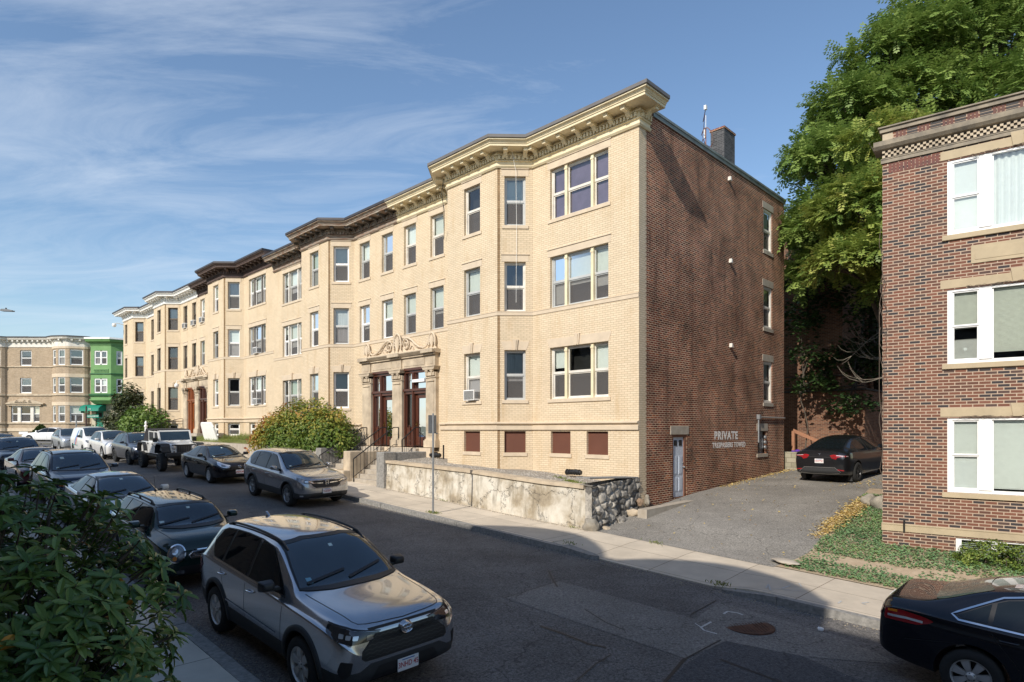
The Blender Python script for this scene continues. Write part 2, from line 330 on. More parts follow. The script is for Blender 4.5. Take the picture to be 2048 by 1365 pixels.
def slabs(name, c, w_, h_, off=(0, 0)):
    m_, t, b = newmat(name); b.inputs['Roughness'].default_value = .9
    tc = nn(t, 'ShaderNodeTexCoord'); mp = nn(t, 'ShaderNodeMapping', vector_type='TEXTURE', inp={'Location': (C0.x+off[0], C0.y+off[1], 0), 'Rotation': (0, 0, ANG)}); t.links.new(tc.outputs['Object'], mp.inputs[0])
    br = nn(t, 'ShaderNodeTexBrick', offset=0, inp={'Color1': (.88, .88, .88, 1), 'Color2': (1.06, 1.06, 1.06, 1), 'Mortar': (.33, .3, .27, 1), 'Scale': 1, 'Mortar Size': .009, 'Mortar Smooth': .2, 'Brick Width': w_, 'Row Height': h_}); t.links.new(mp.outputs[0], br.inputs[0])
    n1 = nn(t, 'ShaderNodeTexNoise', inp={'Scale': 1.3, 'Detail': 10, 'Roughness': .7}); t.links.new(tc.outputs['Object'], n1.inputs[0])
    r1 = nn(t, 'ShaderNodeMapRange', inp={1: .3, 2: .7, 3: .84, 4: 1.12}); t.links.new(n1.outputs[0], r1.inputs[0])
    mu = nn(t, 'ShaderNodeMix', data_type='RGBA', blend_type='MULTIPLY'); mu.inputs[0].default_value = 1; mu.inputs[6].default_value = c+(1,); t.links.new(br.outputs[0], mu.inputs[7])
    hs = nn(t, 'ShaderNodeHueSaturation'); t.links.new(mu.outputs[2], hs.inputs['Color']); t.links.new(r1.outputs[0], hs.inputs['Value']); t.links.new(hs.outputs[0], b.inputs['Base Color'])
    n2 = nn(t, 'ShaderNodeTexNoise', inp={'Scale': 60, 'Detail': 3}); t.links.new(tc.outputs['Object'], n2.inputs[0])
    bu = nn(t, 'ShaderNodeBump', inp={'Strength': .25, 'Distance': .006}); t.links.new(n2.outputs[0], bu.inputs['Height']); t.links.new(bu.outputs[0], b.inputs['Normal'])
    return m_
M['walk'] = slabs('sidewalk_concrete', (.60, .515, .405), 1.52, 1.06)
M['walkn'] = slabs('near_sidewalk_concrete', (.60, .54, .45), 1.5, 3.0, (.5, .3))
M['soil'] = pm('bare_soil', (.46, .36, .25), .95, c2=(.32, .24, .16), scale=5, bump=.5, detail=12)
M['gravel'] = pm('gravel', (.40, .36, .30), .95, c2=(.17, .15, .13), scale=16, bump=1, detail=3)
M['earth'] = pm('ground_earth', (.13, .12, .075), .95, c2=(.09, .10, .045), scale=1.5, detail=10)
def zg(s, n):
    if s > 75: return -1.0
    if n < 2.4 and s < .6: return zd(min(s, .6), max(n, -30))-.10
    if n > 16 and abs(s) < 40: return zr(s, KN)-.1
    b = hr(max(-40, min(60, s)))-.45
    return b
ss = [-600, -300, -150, -80, -50]+list(range(-36, 76, 3))+[85, 100, 140, 200, 350, 900]
nl = [-600, -300, -150, -80, -50, -36, -24, -18, -14, -10, -7, -4, -2, 0, 2.3, 5, 8, 11, 13.5, 16.5, 20, 30, 50, 100, 200, 400, 800]
mb = MB(); mb.mesh([P(s, n, zg(s, n)) for s in ss for n in nl], [(i*len(nl)+j, i*len(nl)+j+1, (i+1)*len(nl)+j+1, (i+1)*len(nl)+j) for i in range(len(ss)-1) for j in range(len(nl)-1)])
tag(mb.build('ground', M['earth'], smooth=60), kind='structure')
sheet('road', -40, 58, 1.0, KF-.1, KN+.1, 8, zr, M['road'])
sheet('cross_street', 58, 69, 1.2, -70, 60, 40, lambda s, n: hr(58)+.02+(s-58)*.03, M['road2'])
sheet('sidewalk_far', -.3, 57.5, 1.0, 2.2, KF-.14, 2, zswf, M['walk'], skirt=.1)
def dip(s): # dropped kerb at the driveway mouth
    k = 1 if -4.6 < s < -.9 else max(0, 1-min(abs(s+4.6), abs(s+.9))/.7); return k
sheet('sidewalk_driveway', -40, -.3, .35, 2.2, KF-.14, 4, lambda s, n: zswf(s, n)-.12*dip(s)*max(0, min(1, (n-2.6)/1.8)), M['walk'], skirt=.1)
sheet('sidewalk_near', -40, 57, 1.0, KN+.19, 15.0, 2, lambda s, n: zr(s, KN)+.135, M['walkn'], skirt=.1)
def kerb(name, s0, s1, na, nb, zf, step=1.9):
    mb = MB(); s = s0
    while s < s1-.05:
        e = min(s+step, s1); j1 = random.uniform(-.012, .012)
        k = 4
        for i in range(k):
            a = s+(e-s-.012)*i/k; b = s+(e-s-.012)*(i+1)/k; vs = []
            for q in (a, b):
                z = zf(q)+j1*.5
                vs += [P(q, na+j1, z), P(q, nb+j1, z), P(q, nb+j1, z-.3), P(q, na+j1, z-.3)]
            mb.mesh(vs, [(0, 4, 5, 1), (1, 5, 6, 2), (3, 2, 6, 7), (0, 3, 7, 4)]+([(0, 1, 2, 3)] if i == 0 else [])+([(4, 7, 6, 5)] if i == k-1 else []))
        s = e
    return tag(mb.build(name, M['granite']), kind='structure')
kerb('kerb_far', -.75, 57, KF-.14, KF+.01, lambda s: zswf(s, 0)+.004)
kerb('kerb_far_right', -40, -4.75, KF-.14, KF+.01, lambda s: zswf(s, 0)+.004-.1*max(0, 1-abs(s+4.75)/1.0))
kerb('kerb_near', -40, 57, KN, KN+.19, lambda s: zr(s, KN)+.14)
# the rounded kerb end at the driveway mouth
mb = MB(); pts = [(-.75, KF+.0), (-1.6, KF-.02), (-1.78, KF-.12), (-1.6, KF-.24), (-.75, KF-.30)]
mb.mesh([P(a, b, zswf(a, b)+(.012 if i in (0, 4) else -.05)) for i, (a, b) in enumerate(pts)]+[P(a, b, zswf(a, b)-.3) for a, b in pts], [(0, 1, 2, 3, 4), (5, 6, 7, 8, 9), (0, 1, 6, 5), (1, 2, 7, 6), (2, 3, 8, 7), (3, 4, 9, 8), (4, 0, 5, 9)])
tag(mb.build('kerb_end', M['granite']), kind='structure')
def drs(n): return interp([(-30, -1.0), (-22, -1.1), (-14, -3.2), (-8, -4.2), (-4, -4.75), (-1, -5.05), (1, -5.2), (2.35, -4.85)], n)
mb = MB(); nl2 = [-24+i*.6 for i in range(44)]+[2.3]; rows = []
for n in nl2:
    lft = -.08; rgt = -6.2 if n < -7 else drs(n)
    rows.append([P(lft+(rgt-lft)*j/6, n, zd(lft+(rgt-lft)*j/6, n)) for j in range(7)])
mb.mesh([p for r in rows for p in r], [(i*7+j, i*7+j+1, (i+1)*7+j+1, (i+1)*7+j) for i in range(len(rows)-1) for j in range(6)])
tag(mb.build('driveway', M['drive'], smooth=60), kind='structure')
# road patches and marks, laid a few millimetres proud
def road_patch(name, poly, mat, h=.005, zf=zr, kind='structure'):
    me = MB(); bm = bmesh.new(); vs = [bm.verts.new((a, b, 0)) for a, b in poly]; bm.faces.new(vs)
    bmesh.ops.triangulate(bm, faces=bm.faces)
    for _ in range(3):
        ed = [e for e in bm.edges if e.calc_length() > .7]
        if ed: bmesh.ops.subdivide_edges(bm, edges=ed, cuts=1); bmesh.ops.triangulate(bm, faces=bm.faces)
    for v in bm.verts: v.co = P(v.co.x, v.co.y, zf(v.co.x, v.co.y)+h)
    m_ = bpy.data.meshes.new(name); bmesh.ops.recalc_face_normals(bm, faces=bm.faces); bm.to_mesh(m_); bm.free(); m_.materials.append(mat)
    o = bpy.data.objects.new(name, m_); col.objects.link(o); return tag(o, kind=kind)
def G(px, py, s0=0): # pixel -> road point (used only to copy measured positions of the marks)
    z = -3
    for _ in range(8):
        Y = z*1235/(860-py); X = (px-1024)/1235*Y; d = Vector((X, Y, 0))-C0; s, n = d.dot(U), d.dot(N); z = zr(s, n)
    return s, n
road_patch('asphalt_patch', [G(1010, 1197), G(1118, 1163), G(1395, 1240), G(1358, 1258), G(1470, 1275), G(1372, 1318)], M['road2'])
road_patch('asphalt_patch_right', [G(1372, 1318), G(1358, 1258), G(1440, 1205), G(1700, 1280), G(1800, 1330), G(1560, 1310), G(1440, 1279)], M['road2'], .0045)
road_patch('asphalt_patch_dark', [G(1372, 1330), G(1445, 1282), G(1600, 1312), G(1860, 1420), G(1400, 1480), G(1300, 1400)], M['road3'])
# ================================================================ walls and windows
def wall(mb, p0, p1, z0, z1, ops, depth=.16, mi=0, out=None, rev=True):
    """vertical wall from p0 to p1 (local x,y), openings (a0,a1,z0,z1) in metres along it; out = outward normal"""
    p0 = Vector(p0); p1 = Vector(p1); L_ = (p1-p0).length; d = (p1-p0)/L_; o_ = Vector(out)
    xs = sorted(set([0, L_]+[v for o in ops for v in o[:2]])); zs = sorted(set([z0, z1]+[v for o in ops for v in o[2:4]]))
    pt = lambda a, z, k=0: (p0.x+d.x*a-o_.x*k, p0.y+d.y*a-o_.y*k, z)
    for a, b in zip(xs, xs[1:]):
        for c, e in zip(zs, zs[1:]):
            if any(o[0]-1e-6 <= a and b <= o[1]+1e-6 and o[2]-1e-6 <= c and e <= o[3]+1e-6 for o in ops): continue
            mb.face([pt(a, c), pt(b, c), pt(b, e), pt(a, e)], mi)
    if rev:
        for a, b, c, e in ops:
            mb.face([pt(a, c), pt(a, c, depth), pt(a, e, depth), pt(a, e)], mi); mb.face([pt(b, c), pt(b, e), pt(b, e, depth), pt(b, c, depth)], mi)
            mb.face([pt(a, e), pt(a, e, depth), pt(b, e, depth), pt(b, e)], mi); mb.face([pt(a, c), pt(b, c), pt(b, c, depth), pt(a, c, depth)], mi)
def wmat(p0, p1, out):
    p0 = Vector(p0); d = (Vector(p1)-p0).normalized(); o_ = Vector(out)
    return Matrix(((d.x, -o_.x, 0, p0.x), (d.y, -o_.y, 0, p0.y), (0, 0, 1, 0), (0, 0, 0, 1)))   # local x along, y into wall, z up
WR = random.Random(21)
def window(parent, Wm, a0, a1, z0, z1, depth=.13, fr=None, blind=None, ac=False, split=None, post=None, lint=None, sill=True, lmat=None, mid=.5, screen=None, keystone=False, simple=False, blindmat=None, fwd=.0, fw=.055):
    fr = fr or M['alu']; mb = MB(); y = depth-.02; secs = split or [(a0, a1)]
    mb.box((a0, y, z0), (a0+fw, y+.1, z1)); mb.box((a1-fw, y, z0), (a1, y+.1, z1)); mb.box((a0+fw, y, z1-fw), (a1-fw, y+.1, z1)); mb.box((a0+fw, y, z0), (a1-fw, y+.1, z0+fw*.9))
    panes = MB(); pd = MB(); bl = MB()
    for i, (b0, b1) in enumerate(secs):
        b0_, b1_ = b0+(fw if i == 0 else .0), b1-(fw if i == len(secs)-1 else .0)
        zm = z0+(z1-z0)*mid; s_ = .035
        mb.box((b0_, y+.02, zm-.02), (b1_, y+.075, zm+.025))
        for (q0, q1) in ((z0+fw*.9, zm-.02), (zm+.025, z1-fw)):
            yy = y+.055 if q0 < zm-.1 else y+.03
            mb.box((b0_, yy-.01, q0), (b0_+s_, yy+.03, q1)); mb.box((b1_-s_, yy-.01, q0), (b1_, yy+.03, q1)); mb.box((b0_+s_, yy-.01, q0), (b1_-s_, yy+.03, q0+s_)); mb.box((b0_+s_, yy-.01, q1-s_), (b1_-s_, yy+.03, q1))
            low = q0 < zm-.1
            scr = low if screen is None else (low and screen)
            (pd if scr else panes).face([(b0_+s_, yy+.012, q0+s_), (b1_-s_, yy+.012, q0+s_), (b1_-s_, yy+.012, q1-s_), (b0_+s_, yy+.012, q1-s_)])
        bf = blind if blind is not None else WR.choice([.5, .5, .55, .95, .35, .62, 0, .5])
        if split and bf > 0 and blind is None: bf = min(.95, max(.2, bf+WR.uniform(-.25, .35)))
        if bf > 0: bl.box((b0_+.01, y+.125, z1-fw-(z1-z0-2*fw)*bf), (b1_-.01, y+.13, z1-fw))
    w_ = mb.build('window', fr, parent, norm=True); w_.matrix_local = Wm
    if panes.f: panes.build('pane', M['glass'], w_)
    if pd.f: pd.build('screened_pane', M['glassd'], w_)
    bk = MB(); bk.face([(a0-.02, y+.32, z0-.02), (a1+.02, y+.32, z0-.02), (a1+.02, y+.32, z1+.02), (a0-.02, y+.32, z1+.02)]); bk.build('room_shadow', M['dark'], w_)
    if bl.f: bl.build('blind', blindmat or M[WR.choice(['blind', 'blindw', 'blindg', 'blind', 'curtain'])], w_)
    if split and len(split) > 1:
        pm_ = MB()
        for (x0, x1), (x2, x3) in zip(split, split[1:]):
            pm_.box((x1, .04, z0), (x2, depth+.1, z1)); pm_.box((x1-.015, .025, z1-.16), (x2+.015, .05, z1-.10))
        pm_.build('mullion', post or M['cream'], w_)
    if sill:
        sb = MB(); sb.box((a0-.09, -.035, z0-.12), (a1+.09, depth-.01, z0-.003)); sb.build('sill', lmat or M['lime'], w_, bevel=.006)
    if lint:
        lb = MB()
        if lint == 'flat': lb.box((a0-.10, -.012, z1+.003), (a1+.10, .02, z1+.235)); lb.box((a0-.115, -.04, z1+.235), (a1+.115, .02, z1+.262))
        else:
            h = .30; lb.prism([(a0-.02, z1+.003), (a1+.02, z1+.003), (a1+.13, z1+h), (a0-.13, z1+h)], -.012, .02, 'y')
            c = (a0+a1)/2; lb.prism([(c-.06, z1-.01), (c+.06, z1-.01), (c+.10, z1+h+.07), (c-.10, z1+h+.07)], -.06, -.012, 'y'); lb.prism([(c-.02, z1), (c+.02, z1), (c+.035, z1+h+.04), (c-.035, z1+h+.04)], -.085, -.06, 'y')
        lb.build('lintel', lmat or M['lime'], w_)
    if ac:
        ab = MB(); c = (a0+a1)/2; wv = min(.56, a1-a0-.16)/2
        ab.box((c-wv, -.16, z0+.03), (c+wv, depth, z0+.40), 0)
        for k in range(9): ab.box((c-wv+.03, -.167, z0+.06+k*.035), (c+wv-.03, -.16, z0+.08+k*.035), 1)
        for k in range(5): ab.box((c-wv-.004, -.12+k*.05, z0+.09), (c-wv, -.095+k*.05, z0+.33), 1); ab.box((c+wv, -.12+k*.05, z0+.09), (c+wv+.004, -.095+k*.05, z0+.33), 1)
        ab.build('air_conditioner', [M['wframe'], M['black']], w_)
    return w_
def sweep(path, prof, closed_ends=True, mb=None, mi=0):
    """path: list of 2d points, outward side = left of travel ; prof: closed polygon (d,z)"""
    mb = mb or MB(); n = len(path); m_ = len(prof); pts = [Vector(p) for p in path]; vs = []
    for i, p in enumerate(pts):
        ds = []
        if i > 0: ds.append((p-pts[i-1]).normalized())
        if i < n-1: ds.append((pts[i+1]-p).normalized())
        nr = [Vector((-d.y, d.x)) for d in ds]
        if len(nr) == 2: q = (nr[0]+nr[1]); q = q/q.dot(nr[0]) if q.length > 1e-6 else nr[0]
        else: q = nr[0]
        for d, z in prof: vs.append((p.x+q.x*d, p.y+q.y*d, z))
    fs = [(i*m_+j, i*m_+(j+1) % m_, (i+1)*m_+(j+1) % m_, (i+1)*m_+j) for i in range(n-1) for j in range(m_)]
    if closed_ends: fs += [tuple(range(m_)), tuple((n-1)*m_+j for j in range(m_))]
    mb.mesh(vs, fs, mi); return mb
def along(path, step, d0, fn, start=None):
    """call fn(matrix) at regular steps on each straight of the path (outward = left)"""
    for a, b in zip(path, path[1:]):
        a = Vector(a); b = Vector(b); L_ = (b-a).length
        if L_ < .3: continue
        d = (b-a)/L_; o_ = Vector((-d.y, d.x)); k = max(1, round((L_-2*d0)/step)); 
        for i in range(k+1 if L_-2*d0 > .1 else 1):
            q = a+d*(d0+(L_-2*d0)*i/k) if L_-2*d0 > .1 else (a+b)/2
            fn(Matrix(((d.x, o_.x, 0, q.x), (d.y, o_.y, 0, q.y), (0, 0, 1, 0), (0, 0, 0, 1))))
def cornice(parent, path, zb, mc, mcop, msoft=None, caps=True):
    """path travelled so that outward is on the left"""
    o = sweep(path, [(-.02, 0+zb), (.05, zb), (.09, zb+.05), (.09, zb+.075), (.045, zb+.08), (.045, zb+.20), (.10, zb+.215), (.10, zb+.235), (.05, zb+.24), (.05, zb+.40), (.14, zb+.41), (.14, zb+.43), (.07, zb+.44), (.07, zb+.527), (-.02, zb+.527)])
    o.build('frieze', mc, parent)
    o = sweep(path, [(-.02, zb+.53), (.56, zb+.53), (.56, zb+.60), (.585, zb+.605), (.585, zb+.635), (.60, zb+.64), (.625, zb+.68), (.68, zb+.70), (.68, zb+.735), (-.02, zb+.735)])
    cr = o.build('crown', mc, parent)
    sweep(path, [(-.4, zb+.738), (.70, zb+.738), (.72, zb+.75), (.72, zb+.85), (.70, zb+.86), (-.4, zb+.86)]).build('coping', mcop, parent)
    for a, b in zip(path, path[1:]):
        a = Vector(a); b = Vector(b); L_ = (b-a).length; d = (b-a)/L_; o_ = Vector((-d.y, d.x)); k = max(1, int(L_/.125)); st = L_/k; poly = [(0, .045)]
        for i in range(k): poly += [(i*st+st*.22, .045), (i*st+st*.22, .13), (i*st+st*.78, .13), (i*st+st*.78, .045)]
        poly += [(L_, .045), (L_, .02), (0, .02)]
        dn = MB(); dn.prism(poly, zb+.27, zb+.395, 'z', 0, Matrix(((d.x, o_.x, 0, a.x), (d.y, o_.y, 0, a.y), (0, 0, 1, 0), (0, 0, 0, 1)))); dn.build('dentil_band', mc, parent)
    def br(W_):
        m2 = MB(); m2.prism([(.05, zb+.33), (.13, zb+.31), (.19, zb+.36), (.25, zb+.43), (.36, zb+.455), (.37, zb+.435), (.46, zb+.435), (.47, zb+.528), (.05, zb+.528)], -.07, .07, 'x')
        m2.box((-.09, .05, zb+.495), (.09, .485, zb+.528))
        q = m2.build('bracket', msoft or mc, parent); q.matrix_local = W_
    along(path, .58, .28, br)
# ================================================================ terrace of four cream brick apartment units
FL = [(1.03, 2.76), (4.10, 5.82), (7.08, 8.78)]
TR = (1.11, 3.51)
def unit_path(s0, mir, L=12.3):
    k = [(0, 0), (4.29, 0), (5.15, .9), (7.83, .9), (8.69, 0), (L, 0)]
    if not mir: return [(s0+a, b) for a, b in k]
    return [(s0+L-a, b) for a, b in reversed(k)]
def rowhouse(idx, s0, mir, dz, mc, mcop, msoft, label, L=12.3, base=True, zlow=-2.6, frs=(None, None), post=None, acs=(), blinds=None, boards=False):
    root = empty('apartment_building', frame(s0, 0, 0)); tag(root, label, 'building', 'cream brick apartment buildings joined in one row')
    pl = unit_path(0, mir, L); W = MB(); z1 = 9.05+dz; z0 = zlow
    fx = lambda a: (L-a if mir else a)
    segs = []
    for a, b in zip(pl, pl[1:]):
        a = Vector(a); b = Vector(b); d = (b-a).normalized(); segs.append((a, b, Vector((-d.y, d.x))))  # outward = left? travel +s with n outward on the left
    for i, (a, b, o_) in enumerate(segs):
        Lq = (b-a).length; ops = []; typ = i if not mir else 4-i
        mid = Lq/2
        loc = lambda x: (x-a.x) if abs(b.y-a.y) < .01 else None
        specs = []
        if typ == 0:
            t0, t1 = sorted((fx(TR[0]), fx(TR[1]))); t0 -= a.x; t1 -= a.x; specs = [('tri', t0, t1)]
            bs = sorted([tuple(sorted((fx(1.12)-a.x, fx(1.96)-a.x))), tuple(sorted((fx(2.62)-a.x, fx(3.47)-a.x)))])
        elif typ in (1, 3): specs = [('one', mid-.37, mid+.37)]; bs = [(mid-.37, mid+.37)]
        elif typ == 2:
            t0, t1 = sorted((fx(6.02), fx(6.89))); specs = [('one', t0-a.x, t1-a.x)]; bs = [(t0-a.x, t1-a.x)]
        else:
            specs = []; bs = []
            for c in (9.6, 11.45):
                t0, t1 = sorted((fx(c-.43), fx(c+.43))); specs.append(('one', t0-a.x, t1-a.x))
        wl = []
        for q, t0, t1 in specs:
            for fl, (w0, w1) in enumerate(FL):
                if typ == 4 and fl == 0: continue
                wl.append((q, t0, t1, w0+dz, w1+dz, fl))
        ops = [(t0, t1, w0, w1) for q, t0, t1, w0, w1, fl in wl]
        bo = [(x0, x1, -.79+dz*.9, -.05+dz) for x0, x1 in bs] if base else []
        if typ == 4:
            # portal opening, doors set back
            e0, e1 = sorted((fx(9.95), fx(L))); ops = ops+[(e0-a.x, e1-a.x, z0, 2.72+dz)]
            wall(W, a, b, z0, z1, ops+bo, .5, out=o_, rev=False)
            wall(W, a, b, z0, z1, [], .16, out=o_) if False else None
            for (t0, t1, w0, w1) in ops[:-1]: # reveals for the windows only
                tmp = MB(); 
            d = (b-a).normalized()
            for (t0, t1, w0, w1), dep in [(x, .16) for x in ops[:-1]]:
                pt = lambda q, z, k=0: (a.x+d.x*q-o_.x*k, a.y+d.y*q-o_.y*k, z)
                W.face([pt(t0, w0), pt(t0, w0, dep), pt(t0, w1, dep), pt(t0, w1)]); W.face([pt(t1, w0), pt(t1, w1), pt(t1, w1, dep), pt(t1, w0, dep)]); W.face([pt(t0, w1), pt(t0, w1, dep), pt(t1, w1, dep), pt(t1, w1)])
        else: wall(W, a, b, z0, z1, ops+bo, .16, out=o_)
        Wm = wmat(a, b, o_)
        for q, t0, t1, w0, w1, fl in wl:
            key = (typ, fl); sp = None
            kw = dict(blind=None if not blinds else blinds.get((typ, fl, 0 if t0 < 1.6 else 1)))
            if q == 'tri':
                wd = t1-t0; m1 = t0+wd*.275; m2 = t0+wd*.725; sp = [(t0, m1-.05), (m1+.05, m2-.05), (m2+.05, t1)]
            if idx == 0 and typ == 0 and fl == 2: kw = dict(blind=1.0, blindmat=M['purple'], screen=False)
            window(root, Wm, t0, t1, w0, w1, fr=frs[0] if (typ+fl) % 2 else (frs[1] or frs[0]), split=sp, post=post, lint='key' if fl == 0 else 'flat', ac=(key in acs), sill=(fl != 1), **kw)
        for (x0, x1, w0, w1) in bo:
            mbb = MB(); 
            if boards:
                mbb.box((x0, .10, w0), (x1, .13, w1)); mbb.box((x0, .085, w0), (x1, .10, w0+.05)); mbb.box((x0, .085, w1-.03), (x1, .10, w1)); q = mbb.build('boarded_window', M['board'], root); q.matrix_local = Wm
                s_ = MB(); s_.box((x0-.05, -.03, w0-.12), (x1+.05, .10, w0-.003)); s_.build('sill', M['lime'], q)
            else:
                window(root, Wm, x0, x1, w0, w1, fr=M['wframe'], blind=0, lmat=M['lime'], mid=.5, fw=.07)
        dk = MB(); dk.face([(a.x-o_.x*.9, a.y-o_.y*.9, z0), (b.x-o_.x*.9, b.y-o_.y*.9, z0), (b.x-o_.x*.9, b.y-o_.y*.9, z1), (a.x-o_.x*.9, a.y-o_.y*.9, z1)])
    W.face([(0, -11.1, z0), (L, -11.1, z0), (L, -11.1, z1), (0, -11.1, z1)])
    for x in (0.001, L-.001):
        if not (idx == 0 and x < 1): W.face([(x, 0, z0), (x, -11.1, z0), (x, -11.1, z1+.6), (x, 0, z1+.6)])
    W.build('wall', M['ybrick'], root)
    # belt course at the second floor sills, water table
    bp = [(x, y) for x, y in pl]
    sweep(bp, [(-.01, 3.96+dz), (.022, 3.96+dz), (.022, 4.075+dz), (.035, 4.08+dz), (.035, 4.10+dz), (-.01, 4.10+dz)]).build('belt_course', M['lime'], root)
    if base:
        wp = bp[:-1]+[(9.36, 0)] if not mir else [(L-9.36, 0)]+bp[1:]
        sweep(wp, [(-.01, 0+dz), (.055, 0+dz), (.055, .13+dz), (.03, .14+dz), (.03, .17+dz), (.11, .21+dz), (.11, .24+dz), (.02, .275+dz), (-.01, .275+dz)]).build('water_table', M['lime'], root)
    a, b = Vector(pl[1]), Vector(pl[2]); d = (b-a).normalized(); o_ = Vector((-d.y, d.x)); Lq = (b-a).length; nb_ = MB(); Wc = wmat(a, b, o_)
    nb_.box((Lq-.10, -.004, z0), (Lq-.012, .02, z1)); nb_.box((Lq-.15, -.0035, z0), (Lq-.10, .0, z1), 1)  # flat strip at the bay corner, its dark colour painting in a recess's shade
    q_ = nb_.build('corner_shade_strip', [M['dbrick'], M['ybrick']], root); q_.matrix_local = Wc
    rb = MB(); rb.face([(-.0, -11.1, z1+.55)]+[(p[0], p[1], z1+.55) for p in [(0, 0)]+[q for q in pl[1:-1]]+[(L, 0)]]+[(L, -11.1, z1+.55)]); rb.build('roof', M['darkroof'], root)
    return root, pl
M['dbrick'] = brick('corner_shade_brick', [(.24, .155, .08), (.33, .22, .12), (.28, .18, .09)], (.16, .11, .07), big=.2)  # brick darkened to stand for shade between the toothed corner bricks
units = []
r1, p1 = rowhouse(0, 0, False, 0, M['cream'], M['coping'], None, 'nearest cream brick apartment building, cream cornice, brown boarded basement windows, red brick side', frs=(M['alu'], M['whitew']), post=M['cream'], acs=[(2, 0)], boards=True)
r2, p2 = rowhouse(1, 12.3, True, 0, M['rusty'], M['copingd'], M['rustdark'], 'cream brick apartment building with peeling rusty cornice, behind the red and gold shrub', frs=(M['wframe'], M['alu']), post=M['whitew'])
r3, p3 = rowhouse(2, 24.6, False, .47, M['brown'], M['copingd'], M['brown'], 'x', frs=(M['alu'], M['wframe']), post=pm('grey_mullion', (.2, .18, .16), .7), acs=[(0, 0), (0, 1), (4, 2)], zlow=-2.0)
r4, p4 = rowhouse(3, 36.9, True, .47, M['white'], M['copingd'], M['white'], 'cream brick apartment building with white cornice and orange front door', frs=(M['bronze'], M['bronze']), post=M['bronze'], acs=[(1, 2), (4, 2)], zlow=-1.8)
r3['label'] = 'cream brick apartment building with dark brown cornice, white board leaning on its base'
cornice(r1, [(0.0, -.55)]+p1, 9.05, M['cream'], M['coping'])
cornice(r2, p2, 9.05, M['rusty'], M['copingd'], M['rustdark'])
cornice(r3, p3, 9.50, M['brown'], M['copingd'])
cornice(r4, p4, 9.50, M['white'], M['copingd'])
# fifth, corner part of the row: a bay on the street corner
r5 = empty('apartment_building', frame(49.2, 0)); tag(r5, 'cream brick corner apartment building at the far end of the row, with white cornice', 'building', 'cream brick apartment buildings joined in one row')
p5 = [(0, 0), (.35, 0), (1.15, .8), (4.1, .8), (4.1, -11.1)]; W = MB()
for i, (a, b) in enumerate(zip(p5, p5[1:])):
    a = Vector(a); b = Vector(b); d = (b-a).normalized(); o_ = Vector((-d.y, d.x)); Lq = (b-a).length
    ops = [] if i == 0 else ([(Lq/2-.36, Lq/2+.36)] if i == 1 else ([(1.7, 2.5)] if i == 2 else [(2, 3), (6, 7)]))
    oo = [(x, y, w0+.5, w1+.5) for x, y in ops for w0, w1 in FL]
    wall(W, a, b, -1.8, 9.6, oo, .16, out=o_)
    for (x, y, w0, w1) in oo: window(r5, wmat(a, b, o_), x, y, w0, w1, fr=M['bronze'], lint='flat', post=None)
W.build('wall', M['ybrick'], r5); cornice(r5, p5[:4]+[(4.1, -1.2)], 9.6, M['white'], M['copingd'])
sweep(p5, [(-.01, 4.45), (.03, 4.45), (.03, 4.6), (-.01, 4.6)]).build('belt_course', M['lime'], r5)
rb = MB(); rb.face([(x, y, 10.1) for x, y in p5[:-1]]+[(4.1, -11.1, 10.1), (0, -11.1, 10.1)]); rb.build('roof', M['darkroof'], r5)
mb = MB(); mb.tube([(3.9, .8, 9.35), (3.9, 1.3, 9.45), (3.95, 1.55, 9.4)], .03); mb.lathe([(0, .16), (.12, .14), (.17, .05), (.17, -.05), (.12, -.14), (0, -.17)], 14, 0, Matrix.Translation((3.95, 1.55, 9.25)))
q = mb.build('security_camera', M['wframe'], None, smooth=40, matrix=frame(49.2, 0)); tag(q, 'white dome security camera on the far corner of the cream brick row', 'camera')
M_c = MB(); M_c.tube([(4.62, .72, 9.6), (4.63, .50, 8.9), (4.64, .46, 7.2), (4.66, .46, 4.4)], .006, 5); M_c.build('cable', M['white'], r1)
M_c = MB(); M_c.tube([(8.0, .95, 9.5), (8.45, .7, 9.1), (8.75, .3, 8.6), (9.0, .12, 7.6)], .011, 5); M_c.tube([(8.1, .9, 9.4), (8.6, .5, 8.9), (8.9, .2, 7.9)], .008, 5); M_c.build('cable', M['black'], r1)
M_c = MB(); M_c.tube([(7.9, .9, 9.5), (8.1, .5, 8.9), (8.4, .12, 7.6), (8.42, .10, 7.0)], .012, 5); M_c.build('cable', M['black'], r2)
# ---------------------------------------------------------------- red brick side wall of the first unit
SW = MB(); T = lambda t: -t   # local (s=0, n=-t)
ops = [(9.02, 9.88, a, b) for a, b in ((1.09, 2.77), (4.12, 5.80), (7.24, 8.93))]+[(1.93, 2.82, -2.2, -.16), (8.46, 9.28, -.95, -.05)]
ow = Vector((-1, 0))
wall(SW, (0, -.33), (0, -11.14), -2.8, 9.72, [(a-.33, b-.33, c, d) for a, b, c, d in ops], .1, out=ow)
SW.build('side_wall', M['rbrick'], r1)
q = MB(); wall(q, (-.003, 0), (-.003, -.36), -2.8, 9.1, [], 0, out=ow)
z = -2.8
while z < 9.0: q.box((-.003, -.36, z), (-.0025, -.36-(.05 if int((z+3)/.0677) % 2 else .0), z+.066)); z += .0677
q.build('corner_quoin', M['ybrick'], r1)
cp = MB(); cp.box((-.07, -.75, 9.722), (.25, -11.22, 9.80)); cp.box((-.045, -.75, 9.60), (-.004, -11.2, 9.722)); cp.build('side_coping', pm('grey_green_flashing', (.30, .33, .31), .5, .3, c2=(.16, .17, .165), scale=2), r1)
Wm = wmat((0, 0), (0, -11.14), ow)
